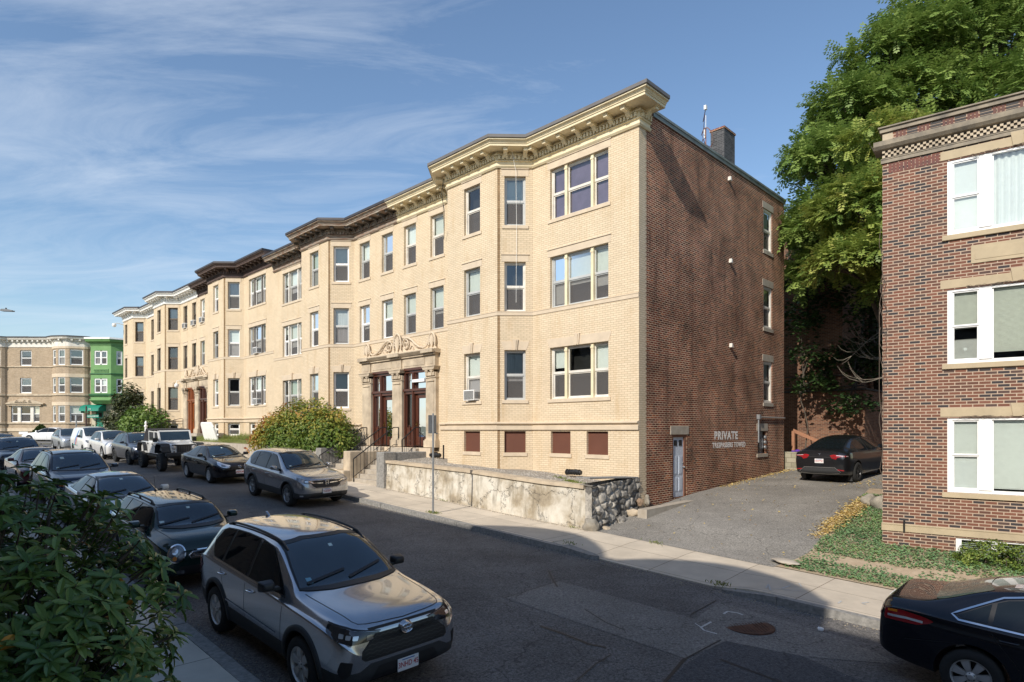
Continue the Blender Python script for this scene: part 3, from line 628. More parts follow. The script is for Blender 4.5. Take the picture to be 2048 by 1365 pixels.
for a, b, c, d in ops[:3]:
    w_ = window(r1, Wm, a, b, c, d, depth=.05, fr=M['whitew'], sill=False, fw=.09, blind=.5, blindmat=M['blindw'])
    e = MB(); e.box((a-.06, -.03, c-.14), (b+.06, .15, c-.003)); e.box((a-.10, -.015, d+.003), (b+.10, .02, d+.27)); e.build('sill', M['conc'], w_)
# side door
dm = MB(); dm.box((1.93, .01, -2.2), (2.0, .2, -.16), 1); dm.box((2.70, .01, -2.2), (2.82, .2, -.16), 1); dm.box((2.0, .01, -.24), (2.70, .2, -.16), 1)
dd = MB(); dd.box((2.0, .05, -2.18), (2.70, .09, -.24)); 
for (x0, x1) in ((2.08, 2.31), (2.39, 2.62)):
    for (a, b) in ((-2.0, -1.55), (-1.45, -.85)): dd.box((x0, .04, a), (x1, .05, b)); dd.box((x0+.03, .035, a+.03), (x1-.03, .04, b-.03))
q = dd.build('door', M['gdoor'], r1, bevel=.004); q.matrix_local = Wm; tag(q, 'pale grey-blue panelled side door with two small panes')
e = MB(); e.box((2.10, .038, -.52), (2.29, .048, -.34)); e.box((2.41, .038, -.52), (2.60, .048, -.34)); e.build('pane', M['dark'], q)
e = MB(); e.tube([(2.64, .05, -1.22), (2.64, -.01, -1.22)], .018); e.lathe([(0, -.03), (.03, -.02), (.035, 0), (.03, .02), (0, .03)], 10, 0, Matrix.Translation((2.64, -.02, -1.22))); e.tube([(2.64, .05, -1.08), (2.64, .02, -1.08)], .025); e.build('handle', M['steel'], q, smooth=40)
dm2 = dm.build('door_frame', [M['white'], pm('brown_frame', (.19, .085, .05), .6)], r1); dm2.matrix_local = Wm
e = MB(); e.box((1.80, -.02, -.157), (2.96, .02, .12)); q = e.build('door_lintel', M['conc'], r1, bevel=.008); q.matrix_local = Wm
# utility opening: board, meters, conduit
e = MB(); e.box((8.46, .14, -.95), (9.28, .17, -.05), 0); e.box((8.50, .06, -.9), (8.75, .14, -.35), 1); e.box((8.85, .02, -.75), (9.05, .14, -.35), 2); e.box((8.36, -.03, -1.09), (9.38, .14, -.953), 3); e.box((8.36, -.02, -.047), (9.40, .02, .25), 3)
e.tube([(8.42, -.05, -.5), (8.42, -.05, .42), (8.5, -.05, .5), (11.1, -.05, .5)], .03, mi=2); e.box((8.36, -.12, .42), (8.52, -.0, .60), 2)
for k in range(3): e.lathe([(0, 0), (.07, .0), (.07, .06), (0, .07)], 12, 2, Matrix.Translation((9.12, .0, -.3-.2*k)) @ Matrix.Rotation(R(90), 4, 'X'))
q = e.build('utility_cabinet', [pm('grey_board', (.32, .33, .32), .7), M['black'], M['steel'], M['conc']], r1); q.matrix_local = Wm
for tt, zz in ((5.9, 9.17), (5.98, 6.18), (6.02, 3.09)):
    e = MB(); e.prism([(tt-.07, zz-.07), (tt+.08, zz-.07), (tt+.02, zz+.08), (tt-.05, zz+.08)], -.11, .0, 'y'); q = e.build('vent_cap', M['whitew'], r1, bevel=.01); q.matrix_local = Wm
# painted writing on the brick
pw = bpy.data.materials.new('worn_white_paint'); pw.use_nodes = True; t = pw.node_tree; b_ = t.nodes['Principled BSDF']; b_.inputs['Roughness'].default_value = .9
tc = nn(t, 'ShaderNodeTexCoord'); no = nn(t, 'ShaderNodeTexNoise', inp={'Scale': 14, 'Detail': 6}); t.links.new(tc.outputs['Object'], no.inputs[0])
rr = nn(t, 'ShaderNodeValToRGB'); rr.color_ramp.elements[0].color = (.14, .06, .045, 1); rr.color_ramp.elements[1].color = (.88, .85, .82, 1); rr.color_ramp.elements[0].position = .34; rr.color_ramp.elements[1].position = .42
t.links.new(no.outputs[0], rr.inputs[0]); t.links.new(rr.outputs[0], b_.inputs['Base Color'])
def wtext(txt, size, t_, z, sx=1.0, space=1.0, bold=0):
    Mx = Matrix(((0, 0, -1, -.006), (-1, 0, 0, -t_), (0, 1, 0, z), (0, 0, 0, 1)))
    o = text_mesh(txt, size, Mx, pw, 'painted_writing', r1, .001, sx, space, bold); return o
wtext('PRIVATE', .40, 5.72, -.22, 1.12, 1.15, .016)
wtext('TRESPASSERS TOWED', .25, 5.98, -.56, .98, 1.14, .009)
# chimney with aerial
e = MB(); e.box((.45, -6.5, 9.6), (1.0, -7.4, 11.42)); 
ch = e.build('chimney', brick('soot_brick', [(.05, .05, .055), (.085, .085, .09), (.12, .12, .125)], (.16, .16, .16), big=.3), r1)
e = MB(); e.box((.42, -6.47, 11.42), (1.03, -7.43, 11.49)); e.build('chimney_cap', M['rbrick'], ch)
an = MB(); an.tube([(.3, -4.75, 9.75), (.3, -4.75, 10.75)], .018, 6); an.tube([(.3, -4.75, 10.6), (.3, -4.75, 11.2)], .010, 6, 1)
an.tube([(.3, -4.55, 10.6), (.55, -4.9, 10.62)], .012, 5); an.tube([(.3, -4.55, 10.3), (.55, -4.9, 10.32)], .012, 5)
an.tube([(.3, -4.55, 10.9), (0, -4.1, 10.95), (-.1, -3.95, 11.0)], .014, 5); an.tube([(.0, -4.1, 10.95), (.3, -4.55, 10.5)], .01, 5)
an.box((.33, -4.8, 10.4), (.36, -4.72, 10.7), 1)
for k in range(3): an.tube([(.35+.18*math.cos(a_/16*6.283), -5.0+.3*math.sin(a_/16*6.283)*.6, 10.5+.28*math.sin(a_/16*6.283)+k*.02) for a_ in range(17)], .007, 4)
an.box((-.14, -4.0, 10.96), (-.06, -3.9, 11.1), 1)
q = an.build('roof_aerial', [pm('rusty_pole', (.25, .12, .09), .7), M['wframe']], None, smooth=40, matrix=frame(0, 0)); tag(q, 'thin aerial and cables on a pole beside the brick chimney', 'aerial')
# ================================================================ front doors of the row
def portal(root, base_s, dz, doors, glob=False):
    """root-local frame; base_s = s of the portal centre in the root"""
    q = empty('entrance_portal', None, None); c = base_s
    e = MB()
    zb = -.72+dz
    pil = [(-2.72, -2.07), (-.38, .33), (2.04, 2.74)]
    for x0, x1 in pil:
        x0 += c; x1 += c
        e.box((x0, -.45, zb), (x1, .16, 2.35+dz)); e.box((x0-.06, -.45, zb), (x1+.06, .24, zb+.28)); e.box((x0-.03, -.45, zb+.28), (x1+.03, .20, zb+.34))
        e.box((x0+.12, .16, zb+.5), (x1-.12, .175, 1.95+dz)); e.box((x0+.09, .16, 1.97+dz), (x1-.09, .21, 2.01+dz)); e.box((x0-.02, .0, 2.12+dz), (x1+.02, .20, 2.16+dz))
        # capital
        e.box((x0+.04, .16, 2.2+dz), (x1-.04, .23, 2.35+dz))
        for u_ in (.25, .75):
            xx = x0+(x1-x0)*u_; e.tube([(xx-.09, .24, 2.40+dz), (xx+.09, .24, 2.40+dz)], .05, 8); e.tube([(xx, .24, 2.40+dz), (xx, .25, 2.2+dz)], [.05, .02], 6)
        e.prism([(x0-.02, 2.44+dz), (x1+.02, 2.44+dz), (x1+.10, 2.56+dz), (x0-.10, 2.56+dz)], -.3, .30, 'y'); e.box((x0-.11, -.3, 2.56+dz), (x1+.11, .32, 2.60+dz))
        e.box((x0, -.3, 2.60+dz), (x1, .20, 3.05+dz)); e.box((x0+.14, .2, 2.68+dz), (x1-.14, .212, 2.98+dz))
    for (a, b) in ((c-2.07, c-.38), (c+.33, c+2.04)):
        e.box((a, -.3, 2.62+dz), (b, .13, 3.05+dz)); e.box((a+.12, .13, 2.70+dz), (b-.12, .145, 2.97+dz))
    e.box((c-2.75, -.3, 3.05+dz), (c+2.77, .20, 3.12+dz)); e.prism([(0, 3.12+dz), (.24, 3.12+dz), (.36, 3.24+dz), (.36, 3.28+dz), (0, 3.28+dz)], c-2.84, c+2.86, 'x')
    for x0, x1 in pil: e.box((c+x0-.03, .2, 3.05+dz), (c+x1+.03, .30, 3.12+dz)); e.box((c+x0-.06, .3, 3.13+dz), (c+x1+.06, .41, 3.285+dz))
    e.build('surround', M['limed'], q, bevel=.008)
    # carved cresting: palmettes and scrolls
    k = MB(); zt = 3.28+dz; k.box((c-2.7, .02, zt), (c+2.72, .12, zt+.08))
    def shell(x, w_, h):
        n_ = 9; pts = []
        for i in range(13):
            a = math.pi*(-.12+1.24*i/12); pts.append((x+math.cos(a)*w_, .12, zt+.08+h*.40+math.sin(a)*h*.60))
        k.tube(pts, .045, 6)
        for i in range(n_):
            a = math.pi*(.02+.96*i/(n_-1)); k.tube([(x, .11, zt+.12), (x+math.cos(a)*w_*.5, .13, zt+.1+h*.35+math.sin(a)*h*.25), (x+math.cos(a)*w_*.82, .12, zt+.08+h*.38+math.sin(a)*h*.5)], [.018, .035, .03], 5)
        k.prism([(x-w_*.9, zt+.08), (x+w_*.9, zt+.08), (x+w_, zt+.08+h*.45), (x+w_*.6, zt+h*.93), (x, zt+.05+h), (x-w_*.6, zt+h*.93), (x-w_, zt+.08+h*.45)], .02, .06, 'y')
    shell(c, .27, .80); shell(c+2.42, .21, .60); shell(c-2.42, .21, .60)
    for sg in (-1, 1):
        pts = []
        for i in range(26):  # volute next to the centre shell
            a = i/25*math.pi*3.2; r_ = .26*(1-i/30); pts.append((c+sg*(.62+r_*math.cos(math.pi-a)*1), .12, zt+.36+r_*math.sin(math.pi-a)))
        k.tube(pts[::-1], .035, 6)
        k.tube([(c+sg*x, .12, zt+z) for x, z in ((.45, .55), (.62, .64), (.82, .63), (1.05, .52), (1.3, .33), (1.55, .19), (1.85, .12), (2.05, .16), (2.12, .26), (2.05, .33))], [.045, .055, .055, .05, .045, .04, .035, .035, .035, .03], 6)
        k.prism([(c+sg*x, zt+z) for x, z in ((.3, .08), (1.9, .08), (1.55, .17), (1.3, .30), (1.05, .49), (.82, .60), (.62, .61), (.42, .5), (.3, .3))], .02, .055, 'y')
        rr = random.Random(3)
        for i in range(16):
            x = .85+.075*i*.9; h_ = max(.06, .5-(x-.75)*.45); z_ = zt+.1+rr.random()*h_*.75; a = rr.random()*3
            k.tube([(c+sg*x-.05*math.cos(a), .075, z_-.05*math.sin(a)), (c+sg*x, .10, z_), (c+sg*x+.07*math.cos(a+.5), .07, z_+.07*math.sin(a+.5))], [.012, .03, .012], 5)
    k.build('cresting', M['lime'], q, smooth=50)
    for (a, b), dm, lab, bar in doors:
        a += c; b += c; y = -.12; d = MB(); g = MB()
        sl = b-.62 # sidelight next to the larger s
        for (x0, x1, z0, z1) in ((a, a+.09, zb, 2.62+dz), (b-.09, b, zb, 2.62+dz), (a, b, 2.42+dz, 2.62+dz), (a, b, 1.52+dz, 1.74+dz), (sl-.10, sl+.02, zb, 2.42+dz)): d.box((x0, y, z0), (x1, y+.16, z1))
        d.box((a, y+.14, 1.64+dz), (b, y+.22, 1.74+dz)); d.box((a, y+.14, 2.52+dz), (b, y+.24, 2.62+dz)); d.tube([(sl-.04, y+.17, zb), (sl-.04, y+.17, 2.42+dz)], .05, 8)
        # sidelight panel
        d.box((sl+.02, y+.02, zb), (b-.09, y+.09, zb+.75)); d.box((sl+.07, y+.09, zb+.12), (b-.14, y+.11, zb+.65)); d.tube([(sl+.25, y+.13, zb+.1), (sl+.25, y+.13, zb+.9)], [.03, .045], 6)
        for (x0, x1, z0, z1) in ((sl+.02, sl+.07, zb+.75, 1.52+dz), (b-.14, b-.09, zb+.75, 1.52+dz), (sl+.02, b-.09, zb+.75, zb+.82), (a+.09, a+.14, 1.74+dz, 2.42+dz), (sl-.15, sl-.1, 1.74+dz, 2.42+dz)): d.box((x0, y+.03, z0), (x1, y+.10, z1))
        fr_ = d.build('door_frame', dm, q, bevel=.006)
        g.face([(sl+.07, y+.05, zb+.82), (b-.14, y+.05, zb+.82), (b-.14, y+.05, 1.52+dz), (sl+.07, y+.05, 1.52+dz)]); g.face([(sl+.07, y+.05, 1.74+dz), (b-.14, y+.05, 1.74+dz), (b-.14, y+.05, 2.42+dz), (sl+.07, y+.05, 2.42+dz)]); g.face([(a+.14, y+.05, 1.74+dz), (sl-.15, y+.05, 1.74+dz), (sl-.15, y+.05, 2.42+dz), (a+.14, y+.05, 2.42+dz)])
        g.build('pane', M['glass'], fr_)
        f = MB(); x0, x1 = a+.09, sl-.10
        for r_ in ((x0, x0+.17, zb+.03, 1.50+dz), (x1-.17, x1, zb+.03, 1.50+dz), (x0+.17, x1-.17, zb+.03, zb+.42), (x0+.17, x1-.17, 1.33+dz, 1.50+dz)): f.box((r_[0], y+.01, r_[2]), (r_[1], y+.06, r_[3]))
        dr = f.build('front_door', dm, q, bevel=.006); tag(dr, lab)
        f = MB(); f.face([(x0+.17, y+.03, zb+.42), (x1-.17, y+.03, zb+.42), (x1-.17, y+.03, 1.33+dz), (x0+.17, y+.03, 1.33+dz)]); f.build('pane', M['glass'], dr)
        f = MB(); f.box((x1-.12, y+.06, .12+dz), (x1-.06, y+.075, .36+dz)); f.lathe([(0, -.03), (.035, -.02), (.035, .02), (0, .03)], 10, 0, Matrix.Translation((x1-.09, y+.10, .22+dz))); f.build('handle', pm('brass', (.45, .30, .10), .3, 1, var=0), dr)
        if bar:
            f = MB(); f.box((a+.14, y+.10, 2.0+dz), (sl-.10, y+.26, 2.12+dz)); f.build('white_light_bar', M['white'], q)
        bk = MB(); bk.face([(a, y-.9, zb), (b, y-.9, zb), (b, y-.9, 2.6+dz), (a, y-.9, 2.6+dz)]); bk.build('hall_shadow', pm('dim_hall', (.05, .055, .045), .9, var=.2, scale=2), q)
    q.parent = root
    return q
# the portal spans two buildings: each belongs to the building it is built into, at its own near side
portal(r1, 12.2, 0, [((-2.07, -.38), M['dbrown'], 'dark brown right front door with tall glass and white bar above', True), ((.33, 2.04), M['dbrown'], 'dark brown left front door with tall glass', False)])
portal(r3, 12.2, .47, [((-2.07, -.38), M['dbrown'], 'dark brown front door', False), ((.33, 2.04), M['obrown'], 'bright orange brown front door', False)])
# ================================================================ front steps, cheek walls, railings
def st_box(mb, s0, s1, n0, n1, z0, z1, mi=0):
    mb.box((s0, n0, z0), (s1, n1, z1), mi)
FR0 = frame(0, 0)
st = empty('front_steps', FR0); tag(st, 'worn concrete front steps with granite cheek walls up to the brown doors', 'steps')
def flight(sa, sb, zbot, ztop, n0, n1, k):
    mb = MB(); r_ = (ztop-zbot)/k; t = (n0-n1)/k
    for i in range(k): mb.box((sa, n1-.2, zbot-.3), (sb, n0-i*t, zbot+(i+1)*r_-.0)) if False else mb.mesh(*step_block(sa, sb, n0-i*t, n0-(i+1)*t-(.0 if i < k-1 else .55), zbot-.3, zbot+(i+1)*r_))
    return mb
def step_block(sa, sb, n0, n1, z0, z1):
    vs = [(sa, n1, z0), (sb, n1, z0), (sb, n0, z0), (sa, n0, z0), (sa, n1, z1), (sb, n1, z1), (sb, n0, z1), (sa, n0, z1)]
    return vs, [(0, 3, 2, 1), (4, 5, 6, 7), (0, 1, 5, 4), (1, 2, 6, 5), (2, 3, 7, 6), (3, 0, 4, 7)]
flight(10.24, 12.2, hr(11.2)+.13, -.76, 2.35, .35, 8).build('stair', M['conc'], st, bevel=.012)
flight(12.75, 14.69, hr(13.8)+.13, -.76, 2.35, .35, 7).build('stair', M['conc'], st, bevel=.012)
e = MB(); e.box((9.74, 1.9, -2.8), (10.24, 2.46, -.86)); e.box((9.76, .25, -1.7), (10.20, 1.9, -.88)); e.build('cheek_wall', M['granite'], st, bevel=.02)
e = MB(); e.box((12.2, 1.75, -2.8), (12.72, 2.44, -.88)); e.box((12.24, .25, -2.4), (12.66, 1.75, -.90)); e.box((12.72, 1.9, -2.8), (13.3, 2.75, -1.62)); e.box((12.2, 2.44, -2.8), (12.72, 2.75, -1.66)); e.build('cheek_wall', M['limed'], st, bevel=.03)
e = MB(); e.box((14.69, .25, -2.6), (15.15, 2.4, -.80)); e.build('cheek_wall', M['granite'], st, bevel=.02)
e = MB(); e.box((9.5, .22, -2.0), (15.1, .42, -.74)); e.build('threshold', M['lime'], st)
def rail(s, n0, z0, n1, z1, k=12, post=True, scroll=False, nm='railing', parent=st, h=.86):
    m = MB(); zt0, zt1 = z0+h, z1+h
    m.tube([(s, n0, zt0-.02), (s, n0-.02, zt0), (s, n1, zt1), (s, n1-.25, zt1+.0)], .024, 6)
    m.tube([(s, n0, z0+.12), (s, n1, z1+.12), (s, n1-.25, z1+.12)], .014, 5)
    m.tube([(s, n0, z0-.1), (s, n0, zt0)], .024, 6); m.tube([(s, n1-.25, z1-.05), (s, n1-.25, zt1)], .020, 6)
    for i in range(1, k):
        f = i/k; a = n0+(n1-n0)*f; z = z0+(z1-z0)*f; m.tube([(s, a, z+.1), (s, a, z+h)], .009, 4)
    if scroll:
        for f in (.2, .85):
            a = n0+(n1-n0)*f; z = z0+(z1-z0)*f+.45
            for sg in (-1, 1):
                for sq in (-1, 1): m.tube([(s, a+sg*(.02+.06*math.sin(t_*.6)), z+sq*(.02+.05*t_)) for t_ in range(7)], .008, 4)
    return m.build(nm, M['iron'], parent, smooth=60)
rail(12.0, 2.4, hr(11.3)+.25, .45, -.76)
rail(10.45, 1.1, -1.25, .45, -.76, 6)
rail(12.9, 2.1, hr(13)+.4, .45, -.76, 12)
rail(14.5, 2.55, hr(14)+.2, .45, -.76, 14, scroll=True)
# second flight of steps, railings and post at the far portal
st2 = empty('front_steps', frame(24.6, 0)); tag(st2, 'far front steps with black iron railings at the orange front door', 'steps')
flight(12.6, 14.7, -1.0, -.25, 2.0, .4, 4).build('stair', M['conc'], st2); flight(10.2, 12.0, -1.0, -.25, 2.0, .4, 4).build('stair', M['conc'], st2)
rail(14.75, 2.4, -.6, .5, -.05, 8, parent=st2); rail(15.6, 3.2, -.7, 1.2, -.05, 8, parent=st2)
e = MB(); e.tube([(0, 0, -.2), (0, 0, .95)], .075, 10); e.lathe([(0, .92), (.11, .92), (.12, .99), (.05, 1.04), (.08, 1.10), (.08, 1.17), (0, 1.28)], 12); e.tube([(-.1, 0, .62), (1.0, 0, .62)], .035, 8); e.tube([(-.28, 0, .62), (0, 0, .62)], .05, 8)
q = e.build('white_sign_post', M['wframe'], smooth=40, matrix=frame(38.2, 3.0, -.95)); tag(q, 'slim white turned post with a crossarm in front of the orange door', 'post'); q.scale = (1, 1, 1.25)
e = MB(); e.tube([(0, 0, 0), (0, .2, .25), (0, .4, .25), (0, .42, .05)], .02, 6); e.lathe([(0, .0), (.10, -.02), (.15, -.12), (.15, -.22), (.08, -.32), (0, -.34)], 14, 0, Matrix.Translation((0, .42, .05)))
q = e.build('globe_lamp', M['wframe'], smooth=60, matrix=frame(39.05, .35, 3.35)); tag(q, 'white globe lamp hanging over the orange front door', 'lamp')
# ================================================================ retaining walls and planted terraces
def top(s): return interp([(0, -1.53), (2, -1.47), (5, -1.31), (9.8, -1.17)], s)
def plaster():
    m_, t, b = newmat('whitewashed_plaster'); b.inputs['Roughness'].default_value = .95
    tc = nn(t, 'ShaderNodeTexCoord')
    n1 = nn(t, 'ShaderNodeTexNoise', inp={'Scale': 1.1, 'Detail': 9, 'Roughness': .65}); t.links.new(tc.outputs['Object'], n1.inputs[0])
    c1 = nn(t, 'ShaderNodeValToRGB'); e = c1.color_ramp; e.elements[0].position = .42; e.elements[0].color = (.36, .30, .215, 1); e.elements[1].position = .53; e.elements[1].color = (.55, .50, .415, 1)
    q = e.elements.new(.36); q.color = (.27, .225, .165, 1); q = e.elements.new(.62); q.color = (.64, .60, .52, 1); t.links.new(n1.outputs[0], c1.inputs[0])
    mp = nn(t, 'ShaderNodeMapping', inp={'Scale': (3.2, 3.2, .5)}); t.links.new(tc.outputs['Object'], mp.inputs[0])
    n2 = nn(t, 'ShaderNodeTexNoise', inp={'Scale': 1.5, 'Detail': 8, 'Roughness': .7}); t.links.new(mp.outputs[0], n2.inputs[0])
    r2 = nn(t, 'ShaderNodeMapRange', inp={1: .50, 2: .68, 3: 0, 4: .8}); t.links.new(n2.outputs[0], r2.inputs[0])
    m1 = nn(t, 'ShaderNodeMix', data_type='RGBA'); m1.inputs[7].default_value = (.20, .17, .125, 1); t.links.new(r2.outputs[0], m1.inputs[0]); t.links.new(c1.outputs[0], m1.inputs[6])
    vo = nn(t, 'ShaderNodeTexVoronoi', feature='DISTANCE_TO_EDGE', inp={'Scale': .8}); nd = nn(t, 'ShaderNodeTexNoise', inp={'Scale': 3.5, 'Detail': 8, 'Roughness': .7}); t.links.new(tc.outputs['Object'], nd.inputs[0])
    va = nn(t, 'ShaderNodeVectorMath', operation='ADD'); t.links.new(tc.outputs['Object'], va.inputs[0]); t.links.new(nd.outputs[1], va.inputs[1]); t.links.new(va.outputs[0], vo.inputs[0])
    rc = nn(t, 'ShaderNodeMapRange', inp={1: 0, 2: .012, 3: .55, 4: 0}); t.links.new(vo.outputs[0], rc.inputs[0])
    m2 = nn(t, 'ShaderNodeMix', data_type='RGBA'); m2.inputs[7].default_value = (.14, .12, .10, 1); t.links.new(rc.outputs[0], m2.inputs[0]); t.links.new(m1.outputs[2], m2.inputs[6])
    t.links.new(m2.outputs[2], b.inputs['Base Color'])
    ad = nn(t, 'ShaderNodeMath', operation='SUBTRACT'); t.links.new(n1.outputs[0], ad.inputs[0]); t.links.new(rc.outputs[0], ad.inputs[1])
    bu = nn(t, 'ShaderNodeBump', inp={'Strength': .8, 'Distance': .05}); t.links.new(ad.outputs[0], bu.inputs['Height']); t.links.new(bu.outputs[0], b.inputs['Normal'])
    return m_
M['plaster'] = plaster()
from mathutils import noise as mn
def rough_wall(mb, s0, s1, n0, n1, zb, zt, ds=.12, amp=.02, batter=.06, mi=0):
    k = max(1, int((s1-s0)/ds)); h = 8; vs = []
    for i in range(k+1):
        s = s0+(s1-s0)*i/k
        for j in range(h+1):
            z = zb(s)+(zt(s)-zb(s))*j/h; d = mn.noise(Vector((s*1.3, z*1.6, 3)))*amp+mn.noise(Vector((s*5, z*5, 9)))*amp*.5
            vs.append((s, n0+batter*(1-j/h)+d, z))
        vs.append((s, n1, zt(s))); vs.append((s, n1, zb(s)))
    w_ = h+3
    fs = [(i*w_+j, i*w_+j+1, (i+1)*w_+j+1, (i+1)*w_+j) for i in range(k) for j in range(w_-1)]+[tuple(range(w_)), tuple(k*w_+j for j in range(w_))]
    mb.mesh(vs, fs, mi)
rw = empty('retaining_wall', FR0); tag(rw, 'peeling whitewashed plaster retaining wall beside the far sidewalk, dark fieldstone at its corner', 'wall')
mb = MB(); rough_wall(mb, .02, 9.74, 2.30, 2.05, lambda s: hr(s)-.1, lambda s: top(s)-.10); mb.build('plaster_face', M['plaster'], rw, smooth=60)
mb = MB(); rough_wall(mb, .25, 9.74, 2.36, 1.98, lambda s: top(s)-.10, lambda s: top(s)+.01*mn.noise(Vector((s*2, 0, 0))), ds=.2, amp=.03, batter=0); mb.build('coping', M['limed'], rw, smooth=40)
# fieldstone return: displaced stones
def stones(seed, w_, h_, k, cell, amp=.10):
    rd = random.Random(seed); cs = []
    tries = 0
    while len(cs) < k and tries < 4000:
        p = Vector((rd.uniform(0, w_), rd.uniform(0, h_))); tries += 1
        if all((p-q[0]).length > cell*rd.uniform(.55, 1.0) for q in cs): cs.append((p, rd.uniform(.6, 1.3), rd.uniform(0, 1)))
    def f(x, z):
        x += .06*mn.noise(Vector((x*4, z*4, 1))); z += .06*mn.noise(Vector((x*4, z*4, 5)))
        ds = sorted(((Vector((x, z*1.25))-Vector((q[0].x, q[0].y*1.25))).length/q[1], q[2]) for q in cs)[:2]
        e = min(1, (ds[1][0]-ds[0][0])/(cell*.5)); return amp*(e**.5)*(.7+.5*ds[0][1])+.012*mn.noise(Vector((x*14, z*14, 2)))
    return f
f = stones(5, 2.4, 1.5, 60, .26); mb = MB(); nx, nz = 90, 56; vs = []
for i in range(nx+1):
    for j in range(nz+1):
        n_ = 2.34*i/nx; zz0 = -2.8; zz1 = interp([(0, -1.42), (1.2, -1.45), (2.34, -1.55)], n_)
        z = zz0+(zz1-zz0)*j/nz; vs.append((.06-f(n_, z+2.8), n_, z))
mb.mesh(vs, [(i*(nz+1)+j, (i+1)*(nz+1)+j, (i+1)*(nz+1)+j+1, i*(nz+1)+j+1) for i in range(nx) for j in range(nz)])
mb.face([(.06, 0, -1.42), (.06, 2.34, -1.55), (.4, 2.34, -1.5), (.4, 0, -1.42)]); mb.face([(-.02, 2.335, -2.8), (.2, 2.335, -2.8), (.2, 2.335, -1.56), (-.02, 2.335, -1.56)])
def stonemat():
    m_, t, b = newmat('fieldstone'); b.inputs['Roughness'].default_value = .9; tc = nn(t, 'ShaderNodeTexCoord')
    vo = nn(t, 'ShaderNodeTexVoronoi', inp={'Scale': 3.2}); t.links.new(tc.outputs['Object'], vo.inputs[0]); n1 = nn(t, 'ShaderNodeTexNoise', inp={'Scale': 9, 'Detail': 9, 'Roughness': .75}); t.links.new(tc.outputs['Object'], n1.inputs[0])
    s_ = nn(t, 'ShaderNodeSeparateColor'); t.links.new(vo.outputs['Color'], s_.inputs[0]); mu = nn(t, 'ShaderNodeMath', operation='MULTIPLY_ADD', inp={1: .6}); t.links.new(s_.outputs[0], mu.inputs[0]); t.links.new(n1.outputs[0], mu.inputs[2])
    c = nn(t, 'ShaderNodeValToRGB'); e = c.color_ramp; e.elements[0].position = .4; e.elements[0].color = (.05, .047, .045, 1); e.elements[1].position = 1.1; e.elements[1].color = (.48, .44, .38, 1); q = e.elements.new(.72); q.color = (.20, .185, .165, 1)
    t.links.new(mu.outputs[0], c.inputs[0]); t.links.new(c.outputs[0], b.inputs['Base Color']); bu = nn(t, 'ShaderNodeBump', inp={'Strength': .6, 'Distance': .02}); t.links.new(n1.outputs[0], bu.inputs['Height']); t.links.new(bu.outputs[0], b.inputs['Normal']); return m_
M['stone'] = stonemat(); mb.build('fieldstone_face', M['stone'], rw, smooth=180)
mb = MB(); mb.box((-.03, .0, -1.44), (.45, 2.38, -1.40), 0, Matrix.Rotation(R(2.6), 4, 'X')); mb.build('return_coping', M['granite'], rw, bevel=.01)
def rock(name, s, n, z, r, label, mat=None, sq=.7, seed=1, parent=None, cat='rock', group=None):
    bm = bmesh.new(); bmesh.ops.create_icosphere(bm, subdivisions=3, radius=1)
    for v in bm.verts:
        k = 1+.35*mn.noise(v.co*1.3+Vector((seed*7, 0, 0)))+.12*mn.noise(v.co*4+Vector((seed, 3, 0))); v.co = Vector((v.co.x*r[0]*k, v.co.y*r[1]*k, v.co.z*r[2]*k))
    me = bpy.data.meshes.new(name); bm.to_mesh(me); bm.free(); me.materials.append(mat or M['boulder']); me.polygons.foreach_set('use_smooth', [True]*len(me.polygons)); me.set_sharp_from_angle(angle=R(35))
    o = bpy.data.objects.new(name, me); col.objects.link(o); o.matrix_world = frame(s, n, z, seed*1.3)
    if parent: o.parent = parent; o.matrix_parent_inverse = parent.matrix_world.inverted(); return o
    return tag(o, label, cat, group)
M['boulder'] = pm('boulder', (.36, .32, .26), .95, c2=(.20, .18, .15), scale=6, bump=.5, detail=9)
rock('base_boulder', .05, 2.28, -2.62, (.26, .24, .24), '', seed=2, parent=rw); rock('base_boulder', -.08, 1.75, -2.74, (.14, .30, .07), '', seed=3, parent=rw, mat=M['limed'])
rock('base_boulder', -.12, .55, -2.42, (.10, .22, .13), '', seed=4, parent=rw, mat=M['limed']); rock('base_boulder', -.1, 1.0, -2.58, (.12, .22, .13), '', seed=5, parent=rw, mat=M['stone'])
# concrete strip at the side door
mb = MB(); rough_wall(mb, -.0, 4.9, .0, -.3, lambda s: -2.75, lambda s: -2.27+.014*s, ds=.3, amp=.015, batter=.02)
q = mb.build('door_kerb', M['conc'], None, smooth=40, matrix=Matrix.Translation(P(-.36, .62, 0)) @ Matrix.Rotation(ANG-math.pi/2, 4, 'Z')); tag(q, 'low concrete kerb strip in front of the grey-blue side door', 'kerb')
rock('rock', -.12, -.25, -2.12, (.07, .12, .17), 'small upright stone on the concrete strip at the brick corner', seed=8, cat='stone')
rock('rock', -.10, .1, -2.14, (.09, .10, .11), 'small brown stone wedged at the foot of the cream brick corner', mat=pm('brown_stone', (.26, .18, .12), .9), seed=9, cat='stone')
def terrace(name, s0, s1, n0, n1, zf, mat, ds=.4, nn_=6, kind='structure'):
    return sheet(name, s0, s1, ds, n0, n1, nn_, zf, mat, kind=kind)
def zgr(s, n): return interp([(0, -1.70), (2.6, -1.50), (9.7, -1.10)], s)*(1-max(0, min(1, n/2.0)))+(top(s)-.03)*max(0, min(1, n/2.0))+.03*mn.noise(Vector((s*1.5, n*1.5, 0)))
terrace('gravel_bed', .05, 9.75, -.05, 2.05, zgr, M['gravel'], .15, 12)
def ltop(s): return interp([(15, -.98), (20, -.78), (30, -.72), (45, -.75), (57, -.8)], s)
